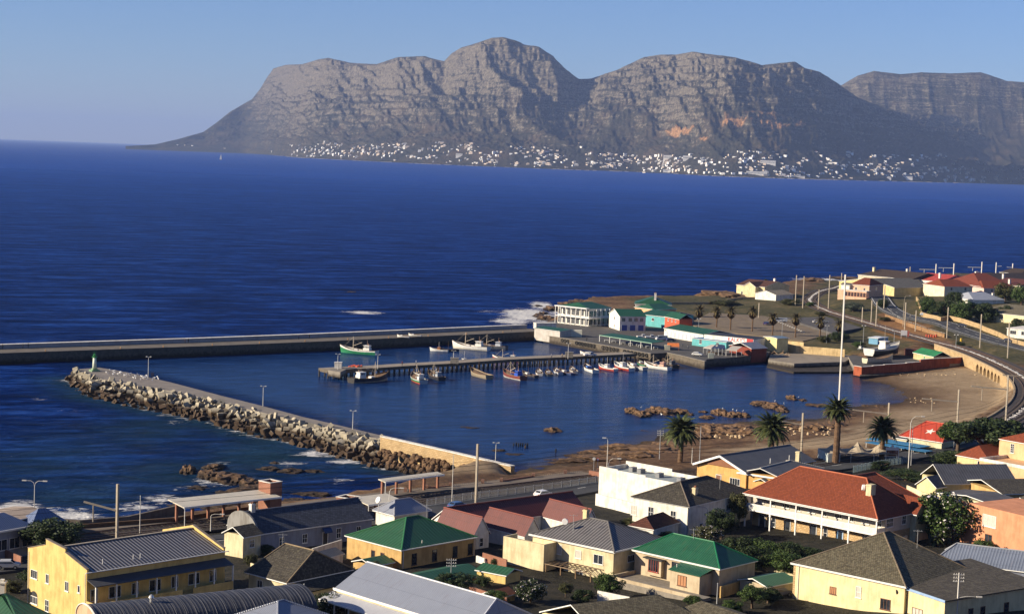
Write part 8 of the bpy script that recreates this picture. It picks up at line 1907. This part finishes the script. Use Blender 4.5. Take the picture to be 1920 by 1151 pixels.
for px, py, zz, lab, t_, l_ in ((5, 654, 3.8, 'person in dark clothes walking at the left end of the outer wall', (0.02, 0.02, 0.025), (0.03, 0.03, 0.04)), (43, 653, 3.8, 'person in a dark jacket, left of a pair on the outer wall', (0.03, 0.03, 0.05), (0.02, 0.02, 0.02)), (53, 652, 3.8, 'person in a grey top, right of a pair on the outer wall', (0.1, 0.1, 0.1), (0.03, 0.03, 0.04)),
    (347, 644, 3.8, 'person in a brown coat above the first harbour lamp', (0.14, 0.08, 0.05), (0.03, 0.03, 0.04)), (353, 643, 3.8, 'person in dark clothes next to the brown-coated one', (0.02, 0.02, 0.025), (0.02, 0.02, 0.02)), (560, 637, 3.8, 'person in blue angling from the outer wall left of the green trawler', (0.03, 0.05, 0.14), (0.02, 0.02, 0.02)),
    (580, 635, 3.8, 'person in black near the one in blue on the outer wall', (0.02, 0.02, 0.02), (0.03, 0.03, 0.04)), (959, 621, 3.8, 'lone person in black near the quay end of the outer wall', (0.02, 0.02, 0.02), (0.02, 0.02, 0.03)), (754, 686, 2.85, 'person in red on the jetty beside the orange-bottomed boat', (0.30, 0.05, 0.03), (0.03, 0.03, 0.04)),
    (780, 684, 2.85, 'person in white on the jetty above the orange-bottomed boat', (0.5, 0.48, 0.45), (0.03, 0.03, 0.04)), (1034, 672, 2.85, 'person in white on the jetty left of the grey box', (0.5, 0.48, 0.45), (0.03, 0.03, 0.05)), (1054, 671, 2.85, 'person in tan on the jetty just left of the grey box', (0.35, 0.25, 0.15), (0.03, 0.03, 0.05)), (1100, 640, 3.0, 'person in dark clothes before the container on the quay', (0.03, 0.03, 0.03), (0.02, 0.02, 0.02)), (1290, 655, 3.0, 'person in pale clothes on the open quay apron', (0.4, 0.38, 0.34), (0.05, 0.05, 0.07)), (1280, 650, 3.0, 'person in navy on the open quay apron', (0.03, 0.04, 0.09), (0.03, 0.03, 0.04))):
    person(lab, at(px, py, zz), t_, l_, rng.uniform(0, 6.28))

PINKW = plaster((0.64, 0.40, 0.26), .3); TR = TILE_RED; BRR = tiled((0.09, 0.06, 0.04), .4, .4); G3 = tiled((0.13, 0.12, 0.10), .5, .5)
h = S('cottage', 'cream gabled cottage with reddish brown roof on the grassy point', 'cottage', (1434, 538), (1396, 533), (1461, 534), 10.5, plaster((0.68, 0.56, 0.32)), tiled((0.13, 0.055, 0.035), .4, .4), 2.6, 'u', 0, 0, zG=4.8, gab='u', wins=[('L', .5, 3.2, 1, 1.2), ('L', .2, .8, 1, 1.4), ('L', .75, .8, 1, 1.4)]); h.chimney(h.V * .5, h.U * .1, h.h + 1.5, h.h + 4, 1, 1); h.walls(plaster((0.68, 0.56, 0.32)), x0=-3.5, x1=.1, y0=h.U * .2, y1=h.U * .62, h=h.h, gable='v', rise=2.2, name='gable_wing'); h.roof(tiled((0.13, 0.055, 0.035), .4, .4), 2.2, 'v', 0, 0, x0=-3.5, x1=h.V * .4, y0=h.U * .2, y1=h.U * .62, name='wing_roof')
S('garage', 'small white gabled garage beside the cream cottage', 'garage', (1455, 553), (1432, 549), (1469, 550), 8.0, WHT, tiled((0.3, 0.25, 0.18), .4, .4), 1.8, 'v', 0, 0, zG=4.8, gab='v')
h = S('villa', 'peach villa with red pyramid roof and white bay above the railway cutting', 'villa', (1630, 535), (1602, 532), (1645, 532), 16.2, PINKW, TR, 3.2, 'u', 3.5, 3.5, zG=10, wins=[('L', .3, 3.3, 1, 1.4), ('L', .75, 3.3, 1, 1.4), ('R', .5, 3.3, 1.5, 1.6)])
h.walls(WHT, x0=-1.5, x1=3, y0=h.U - .2, y1=h.U + 4.5, h=h.h - .4, name='white_wing'); h.roof(G3, .8, 'u', 0, 0, x0=-1.5, x1=3, y0=h.U - .2, y1=h.U + 4.5, z=h.h - .4, name='wing_roof'); h.walls(PINKW, x0=-5, x1=0, y0=-1, y1=h.U + 4.5, h=3.2, name='verandah_wall'); h.slab(WHITEWASH, -5.2, 0, -1.2, h.U + 4.7, 3.2, 3.45, 'verandah_roof')
for i in range(8): h.win('L', .03 + i * .16, .5, 1.2, 1.9, 2, 2, off=-5.02, fr=paint((0.3, 0.1, 0.06), .6))
S('house', 'yellow gabled house with grey-brown roof right behind the peach villa', 'house', (1677, 539), (1640, 528), (1690, 533), 13.5, plaster((0.62, 0.48, 0.22)), G3, 3.2, 'v', 0, 0, zG=9, gab='v', wins=[('L', .6, 1.8, 1.2, 1.2)])
h = S('house', 'cream house with long dark brown roof and two chimneys behind the yellow gabled house', 'house', (1708.5, 524), (1660, 515), (1724, 518), 14.8, plaster((0.52, 0.45, 0.32)), BRR, 3.0, 'u', 2, 2, zG=9, wins=[('L', .7, 2.6, 2, 1.4, dict(nx=3)), ('L', .3, 2.6, 1.2, 1.2)]); h.chimney(h.V * .5, h.U * .45, h.h + 1.5, h.h + 4.4, 1.3, 1); h.chimney(h.V * .3, h.U * .93, h.h, h.h + 4.2, 1.6, 1.2, CREAM, pots=0)
S('house', 'house with bright red hipped roof left behind the large red-roofed mansion', 'house', (1765, 528), (1731, 522), (1787, 522), 14.5, WHT, ribbed((0.45, 0.06, 0.03), .5, .1), 3.0, 'u', 2, 3, zG=10).chimney(3, 3, 6, 9, 1.2, 1)
MAN = plaster((0.62, 0.46, 0.38), .3)
S('mansion_wing', 'tall cream wing of the mansion with its own small red hipped roof', 'house wing', (1771, 537), (1747, 532), (1811, 536), 15.6, plaster((0.70, 0.60, 0.42)), TR, 3.0, 'v', 3, 3, zG=10, wins=[('R', .25, 3.5, 1.1, 1.5), ('R', .75, 3.5, 1.1, 1.5)])
h = S('mansion', 'large mansion with tall dark red hipped roofs above the dark hedges', 'mansion', (1840, 537), (1795, 528), (1886, 536), 15.2, MAN, tiled((0.20, 0.05, 0.03), .4, .4), 6.0, 'v', 6, 7, zG=11, wins=[('R', .3, 2, 1.2, 1.5), ('R', .7, 2, 1.2, 1.5)]); h.chimney(h.V * .45, h.U * .55, h.h + 3, h.h + 6.6, 2.2, 1.2)
S('mansion_wing', 'right front wing of the mansion with small red hip and pale lit end', 'house wing', (1845, 540), (1835, 536), (1880, 539), 14.6, MAN, TR, 3.4, 'v', 3, 3, zG=11, wins=[('R', .3, 1.5, 1, 1.5), ('R', .75, 1.5, 1, 1.5)])
h = S('house', 'bungalow with pale grey hipped roof and white verandah among the hedges', 'house', (1826, 562), (1788, 556), (1876, 561), 13.4, WHT, ribbed((0.30, 0.31, 0.33), .4, .15, .4, .15), 3.0, 'v', 4, 5, zG=10.5); h.chimney(h.V * .95, h.U * .4, h.h - 1, h.h + 2.6, 1, 1)
for i in range(6): MB().box(-.1, .1, h.U * i / 5 - .1, h.U * i / 5 + .1, 0, h.h).build('verandah_post', WHITE, h.e)
h = S('house', 'yellow bungalow with broad tan hipped roof at the right edge', 'house', (1940, 594), (1866, 582), (1975, 585), 13.0, plaster((0.72, 0.62, 0.36)), tiled((0.20, 0.165, 0.10), .5, .5), 3.0, 'u', 4, 4, zG=9.8, wins=[('L', .15, .8, 1, 1.6), ('L', .3, .8, 1, 1.6), ('L', .45, .8, 1.8, 1.6, dict(nx=3))])
S('house', 'small white flat-topped house with big windows at the right edge above the viaduct', 'house', (1935, 619), (1907, 614), (1950, 612), 10.8, WHT, WHITEWASH, .3, 'u', 1, 1, zG=7.4, wins=[('L', .25, 1.0, 2.6, 1.5, dict(nx=3)), ('L', .7, 1.0, 2.6, 1.5, dict(nx=3))])
S('house', 'cream house with small white gable at the far top right', 'house', (1914, 513), (1889, 510), (1926, 509), 15.5, plaster((0.68, 0.6, 0.4)), BRR, 2.2, 'u', 2, 2, zG=9.5)
S('house', 'dark-roofed house between the mansion and the cream house at the far right', 'house', (1882, 528), (1850, 519), (1902, 521), 14.5, CREAM, tiled((0.05, 0.035, 0.03), .4, .4), 3.2, 'v', 2, 2, zG=10).chimney(3, 3, 5, 8.5, 1.2, 1)
S('house', 'maroon-roofed house with white chimney right of the mansion', 'house', (1912, 536), (1887, 531), (1932, 531), 14.0, CREAM, tiled((0.16, 0.05, 0.035), .4, .4), 2.8, 'u', 1, 1, zG=10.5).chimney(2, 8, 3, 6.6, 1.2, 1)
h = S('hut', 'small cream hut with bright green gabled roof in the boat yard', 'hut', (1751, 668), (1720, 660), (1777, 667), 5.5, plaster((0.52, 0.42, 0.22)), ribbed((0.02, 0.15, 0.05), .5, .1), 1.7, 'u', 0, 0, zG=2.9, wins=[('R', .6, .8, 1.6, .8, dict(nx=4, fr=FDK))]); h.door('L', .55, 0, 1, 1.9, paint((0.1, 0.25, 0.1), .6))
tag(MB().box(-3, 3, -1.5, 1.5, 0, 2.8).build('shed', paint((0.16, 0.04, 0.025), .8), None, loc=at(1712, 668, 2.9)), 'dark red shed at the bow of the large black boat', 'shed')
S('kiosk', 'little blue and white flat-roofed kiosk beyond the boat yard', 'kiosk', (1646, 634), (1638, 632), (1654, 631), 6.8, paint((0.12, 0.28, 0.4), .6), paint((0.6, 0.62, 0.62), .6), .3, 'u', .5, .5, zG=4.2)
g = ground(1695, 634); e = empty('notice_board', g, 0, 'white square notice board with red panel beside it above the boat yard', 'notice board'); MB().box(-1.4, 1.2, -.05, .05, 1.2, 3.3).build('board', WHITE, e); MB().box(1.3, 2.1, -.06, .04, .2, 3.1).build('red_panel', paint((0.45, 0.12, 0.08), .6), e)
for x in (-1.2, 1.0): MB().cyl((x, .08, -.5), (x, .08, 3.2), .06, n=5).build('post', FW, e)
for i in range(5): g = ground(1737 + i * 4.5, 632 + (i % 2)); tag(MB().cyl((0, 0, 0), (0, 0, 1.1), .42, .38, 10).build('barrel', paint((0.42, 0.06, 0.025), .6), None, loc=g + Vector((0, 0, .1))), 'orange-red barrel in the row below the clay bank', 'barrel', 'orange barrels below the clay bank')
tag(MB().cyl((0, 0, 0), (0, 0, 1.3), .5, .45, 10).build('barrel', paint((0.55, 0.35, 0.03), .6), None, loc=ground(1802, 640)), 'single yellow barrel by the railway', 'barrel')
def dwall(name, label, pts, h_, mat, z=8): 
    P = resample(W(pts, z), 2.5); o = Vector((P[0].x, P[0].y, 0)); b = MB()
    for p, q in zip(P, P[1:]): z0 = gz(p.x, p.y); z1 = gz(q.x, q.y); a = Vector((p.x - o.x, p.y - o.y, 0)); c = Vector((q.x - o.x, q.y - o.y, 0)); n = Vector((-(c - a).y, (c - a).x, 0)).normalized() * .25; b.add([a - n + Vector((0, 0, z0 - 2)), c - n + Vector((0, 0, z1 - 2)), c + n + Vector((0, 0, z1 - 2)), a + n + Vector((0, 0, z0 - 2)), a - n + Vector((0, 0, z0 + h_)), c - n + Vector((0, 0, z1 + h_)), c + n + Vector((0, 0, z1 + h_)), a + n + Vector((0, 0, z0 + h_))], [(0, 1, 5, 4), (4, 5, 6, 7), (2, 3, 7, 6)])
    return tag(b.build(name, mat, None, loc=o), label, 'wall')
dwall('garden_wall', 'curving sandstone garden wall along the far side of the coast road', [(1718, 566), (1728, 588), (1765, 601), (1779, 599), (1836, 609), (1874, 622), (1900, 632), (1950, 645)], 2.0, SANDSTONE, 9)
dwall('bank_wall', 'rough stone bank wall between the coast road and the railway', [(1660, 593), (1700, 607), (1740, 618), (1772, 626)], 1.6, masonry((0.26, 0.15, 0.07), (0.36, 0.21, 0.10), (0.15, 0.09, 0.05), 1.0, .5), 7.5)
dwall('point_wall', 'low pale stone wall along the grassy point below the cottage', [(1250, 569), (1330, 569), (1390, 563), (1432, 563)], 1.0, masonry((0.34, 0.25, 0.15), (0.46, 0.35, 0.22), (0.2, 0.15, 0.1), .8, .3), 4)
fence('guard_rail', 'white guard rail between the coast road and the stone bank', W([(1664, 582), (1700, 601), (1735, 611), (1772, 620)], 8.2), 1.1, paint((0.5, 0.48, 0.44), .6), 3, None, (.5, .95), .06, 'guard rail')
for i, (px, yb, yt, w, tone, lab) in enumerate(((1739, 590, 556, 40, 'green', 'rounded green bush at the left end of the coast road hedge'), (1772, 597, 562, 52, 'dark', 'dark bush second along the coast road hedge'), (1808, 602, 564, 56, 'green', 'wide bush below the grey-roofed bungalow'), (1850, 604, 566, 56, 'dark', 'dark bush right of the grey-roofed bungalow'), (1790, 574, 546, 40, 'dark', 'dark tree in front of the mansion windows'), (1884, 565, 531, 44, 'olive', 'olive tree right of the mansion'), (1915, 572, 534, 44, 'green', 'green tree at the right edge above the tan-roofed bungalow'), (1885, 600, 572, 30, 'dark', 'dark tree between hedge and tan-roofed bungalow'),
    (1908, 622, 596, 34, 'dark', 'dark round tree below the tan-roofed bungalow'), (1435, 552, 522, 16, 'dark', 'dark narrow tree in front of the cream cottage'), (1655, 578, 560, 26, 'dark', 'small dark tree right of the peach villa'), (1600, 584, 566, 40, 'grey', 'grey-green agave scrub below the peach villa'), (1660, 602, 594, 26, 'olive', 'scrub patch on the railway bank'), (1480, 572, 560, 44, 'olive', 'olive scrub left of the railway cutting'), (1520, 576, 566, 24, 'green', 'green scrub beside the bend of the track'), (1690, 552, 535, 30, 'dark', 'dark tree right of the yellow gabled house'), (1725, 545, 528, 24, 'dark', 'dark tree left of the mansion'), (1575, 640, 622, 40, 'dark', 'dark shrubs at the back of the buff wall'), (1545, 642, 628, 30, 'olive', 'olive shrub above the buff wall'), (1610, 652, 640, 30, 'green', 'bushes left of the boats on the hard'), (1800, 652, 640, 20, 'dark', 'small dark bush by the yellow barrel'), (1360, 572, 562, 60, 'olive', 'low scrub on the grassy point'), (1540, 592, 584, 30, 'olive', 'scrub between track and tarred parking'))):
    plant('shrub' if yb - yt < 25 else 'tree', lab, 'shrub' if yb - yt < 25 else 'tree', px, yb, yt, w, 'round', tone, i % 5 + 1, hfrac=.97)
for i, (px, yb, cy) in enumerate(((1311, 600, 581), (1343, 618, 583), (1369, 622, 583), (1410, 624, 583), (1448, 630, 595), (1491, 634, 596), (1537, 637, 602), (1573, 632, 608))):
    palm(('small brown palm nearest the red house', 'small scruffy palm second in the parking-ground row', 'small scruffy palm third in the parking-ground row', 'taller scruffy palm fourth in the parking-ground row', 'scruffy palm beside the blue car', 'scruffy palm left of the tarred parking ground', 'scruffy palm in front of the two parked cars', 'scruffy palm at the right end of the parking-ground row')[i], px, yb, px, cy, 15, .5, 'palms along the parking ground', i + 20, 30, True)
FM = ((1491, 573, 516), (1505, 578, 518), (1534, 583, 543), (1553, 580, 516), (1577, 540, 512), (1616, 608, 576), (1633, 606, 563), (1642, 615, 566), (1657, 581, 535), (1696, 618, 567), (1716, 621, 582), (1775, 634, 576), (1837, 652, 589), (1889, 671, 604), (1705.5, 522, 500), (1422, 600, 568))
pl_ = ('leftmost of the far masts', 'second far mast from the left', 'mast at the bend of the cutting', 'tall mast left of the peach villa', 'mast rising behind the white wing of the peach villa', 'mast below the peach villa verandah', 'mast right of the very tall white mast', 'tallest mast on the railway bank', 'mast before the dark tree beside the peach villa', 'mast on the stone bank left of the coast road', 'mast on the stone bank right of the curved lamp', 'mast beside the coast road guard rail', 'mast behind the yellow barrel', 'mast above the right half of the viaduct', 'mast behind the long brown roof', 'lone post on the grassy point')
for i, (px, yb, yt) in enumerate(FM): pole('mast', 'railway_mast', 'slim concrete pole, ' + pl_[i], px, yb, yt, 'pole', None, POLEC, r=.2)
for i, (px, yt, yb, ax, ay, dy) in enumerate(((1754, 495, 520, 1724, 505, 516), (1787.5, 494, 518, 1760, 502, 510), (1840, 491, 515, 1815, 501, 508), (1867, 492, 512, 1878, 499, 499), (1898, 494, 512, 1888, 501, 501))):
    pole('mast', 'railway_mast', ('first', 'second', 'third', 'fourth', 'last')[i] + ' of the beam-armed masts against the sea at upper right, from the left', px, yb, yt, 'railway mast', None, POLEW, (ax, ay, ay + .5), (ax + 9, ay, dy) if ax < px else None, 9, .25)
for px, yb, yt, lab in ((1693, 612, 554, 'curved street lamp beside the stone bank'), (1706, 598, 590, 'short lamp with white head on the coast road')): pole('cob', 'street_lamp', lab, px, yb, yt, 'street lamp', mat=POLEC, side=1, armlen=2, r=.15)
for px, yb, yt, lab in ((1549.5, 643, 610, 'lamp post behind the dark shrubs of the buff wall'), (1618, 650, 610, 'lamp post left of the blue kiosk'), (1791, 672, 627, 'lamp post beside the green-roofed hut'), (1309, 636, 597, 'lamp post by the brick-red house'), (1249, 655, 618, 'lamp post at the end of the market shelter'), (1466, 633, 600, 'lamp post on the gravel parking ground'), (1676, 646, 620, 'short lamp post below the notice board')): pole('flood', 'lamp_post', lab, px, yb, yt, 'lamp post', mat=GREYMET)
for px, yb, yt, lab in ((633, 693, 663, 'lamp post on the white box at the jetty head'), (708, 690, 664, 'lamp post on the jetty above the dark navy boat'), (850, 681, 657, 'lamp post beside the pale square box on the jetty'), (1065, 671, 643, 'lamp post beside the grey box on the jetty')): pole('flood', 'lamp_post', lab, px, yb, yt, 'lamp post', mat=POLEW, z=2.8)

TOP = [(510, 283), (530, 277), (560, 266), (620, 265), (700, 270), (780, 268), (850, 263), (885, 270), (910, 282), (950, 272), (1000, 272), (1085, 269), (1100, 284), (1200, 289), (1300, 291), (1360, 282), (1450, 283), (1560, 285), (1620, 288), (1700, 290), (1800, 288), (1850, 292), (1920, 298), (2000, 300)]
TT_, HXm, DDm, HHm = T, MT['HX'], MT['DD'], MT['HH']
cF_, cR_, cU_ = np.array(cF), np.array(cR), np.array(cU)
def hill_point(px, py):
    ci = int(np.clip(np.searchsorted(pxs, px), 1, NX - 2)); n = 120
    P = np.stack([HXm[:n, ci], DDm[:n, ci], HHm[:n, ci] - HCAM], 1); yy = 575.5 - FPX * (P @ cU_) / (P @ cF_)
    js = np.where(yy <= py)[0]
    if not len(js) or js[0] < 1: return None
    j = js[0]; f = float((yy[j - 1] - py) / max(yy[j - 1] - yy[j], 1e-6)); L_ = lambda A: float(A[j - 1, ci] * (1 - f) + A[j, ci] * f); return Vector((L_(HXm), L_(DDm), L_(HHm)))
FWm = [paint(c, .8, .1, .05) for c in ((0.78, 0.76, 0.72), (0.70, 0.66, 0.58), (0.62, 0.50, 0.38))]; FRm = [paint(c, .8, .1, .05) for c in ((0.55, 0.53, 0.50), (0.22, 0.10, 0.06), (0.16, 0.16, 0.17))]
def far_mesh(k):
    w, d, h_ = ((9, 8, 6), (13, 9, 7), (16, 9, 10), (11, 8, 5))[k % 4]; b = MB(); b.box(-w, w, -d, d, -14, h_)
    if k % 2: b.add([(-w - .5, -d - .5, h_), (w + .5, -d - .5, h_), (w + .5, d + .5, h_), (-w - .5, d + .5, h_), (-w * .4, 0, h_ + 4), (w * .4, 0, h_ + 4)], [(0, 1, 5, 4), (2, 3, 4, 5), (3, 0, 4), (1, 2, 5)], 1)
    else: b.box(-w * .5, w * .6, -d * .5, d, h_, h_ + 4)
    for i in range(-2, 3): b.box(i * w * .36 - w * .1, i * w * .36 + w * .1, -d - .3, -d + .1, h_ * .25, h_ * .7, 2)
    return b, [FWm[k % 3], FRm[(k // 2) % 3], GL]
fm = []; 
for k in range(6): b, ms = far_mesh(k); fm.append((b, ms, None))
cnt = 0; rest = MB(); built = {}
pts_ = []
r2 = np.random.RandomState(5)
while len(pts_) < 900:
    px = 505 + 1420 * r2.rand(); t0, s0 = interp(TOP, px), interp(SHORE, px); py = t0 + (s0 - 3 - t0) * r2.rand() ** .85
    dn = float(fbm(np.array([px / 38]), np.array([py / 7]), 3, 61)[0]) 
    if px < 540 and r2.rand() < .6: continue
    if dn < .47 and r2.rand() < .85: continue
    pts_.append((px, py))
for px, py in ((1805, 216), (1838, 220), (1848, 221), (1856, 222), (1875, 222), (1890, 222), (330, 272.5), (345, 273), (360, 274), (420, 279)): pts_.append((px, py))
TONE = paint((0.5, 0.48, 0.44), .8)
for i, (px, py) in enumerate(pts_):
    p = hill_point(px, py)
    if p is None: continue
    k = int(r2.randint(0, 6)); s_ = r2.uniform(.55, 1.05); rz = r2.uniform(-.7, .7)
    if i % 3 == 0 and cnt < 296:
        b, ms, o0 = fm[k]
        if o0 is None: o0 = b.build('far_house', ms); fm[k] = (b, ms, o0); c = o0
        else: c = o0.copy(); COL.objects.link(c)
        c.location = p; c.rotation_euler = (0, 0, rz); c.scale = (s_, s_, s_); cnt += 1
        tag(c, 'tiny pale house in the hillside town across the bay', 'house', 'houses in the town across the bay')
    else:
        w, d, h_ = 10 * s_, 8 * s_, r2.choice([5, 7, 10]) * s_; cx, sx_ = math.cos(rz), math.sin(rz)
        rest.obox((p.x, p.y, p.z - 6 + h_ / 2), Vector((cx, sx_, 0)), Vector((-sx_, cx, 0)), Vector((0, 0, 1)), w, d, 6 + h_ / 2, int(r2.randint(0, 3)))
tag(rest.build('far_town', FWm), 'mass of smaller pale houses filling the town across the bay', 'town', kind='stuff')
for px, py, w, h_, lab in ((1251, 298, 30, 22, 'left of two wide cream blocks in the far town'), (1287, 299, 28, 22, 'right of two wide cream blocks in the far town'), (1420, 327, 60, 16, 'long pale harbour building on the far waterfront'), (1255, 322, 40, 12, 'tan waterfront building left of the long far harbour block'), (1500, 333, 30, 8, 'low pale quay building on the far shore'), (860, 293, 22, 16, 'broad tan block above the far shore'), (1700, 334, 40, 10, 'low white sheds on the far right shore'), (1440, 307, 45, 18, 'row of pale flats stepped above the far harbour')):
    p = hill_point(px, py) or at(px, py, 3); e = empty('far_block', p, -.1, lab, 'building'); MB().box(-w, w, -12, 12, -14, h_).build('wall', FWm[1], e); MB().box(-w - 1, w + 1, -13, 13, h_, h_ + 1.2).build('roof', FRm[0], e)
    b = MB()
    for i in range(int(w / 4)): b.box(-w + 3 + i * 8, -w + 7 + i * 8, -12.3, -11.9, h_ * .3, h_ * .55)
    b.build('window_band', GL, e)['kind'] = 'stuff'
bw_ = W([(1210, 324), (1380, 329), (1470, 333), (1560, 335)], 2); tag(MB().prism([tuple(p) for p in bw_] + [tuple(p) for p in offset(bw_, 25)][::-1], -3, 7).build('far_mole', paint((0.5, 0.44, 0.36), .9, .2, .02)), 'pale straight harbour mole on the far shore', 'mole')
r3 = np.random.RandomState(3); b = MB()
for i in range(700):
    px = 330 + 1600 * r3.rand(); p = at(px, interp(SHORE, px) + r3.uniform(-.8, .3), 0); q = r3.uniform(4, 16); b.box(p.x - q, p.x + q, p.y - 8, p.y + 8, -2, 1.0 + 2 * r3.rand())
tag(b.build('far_shore_rocks', paint((0.42, 0.36, 0.30), .9, .3, .01)), 'thin pale line of rocks and sand along the far shore', 'shore', kind='stuff')
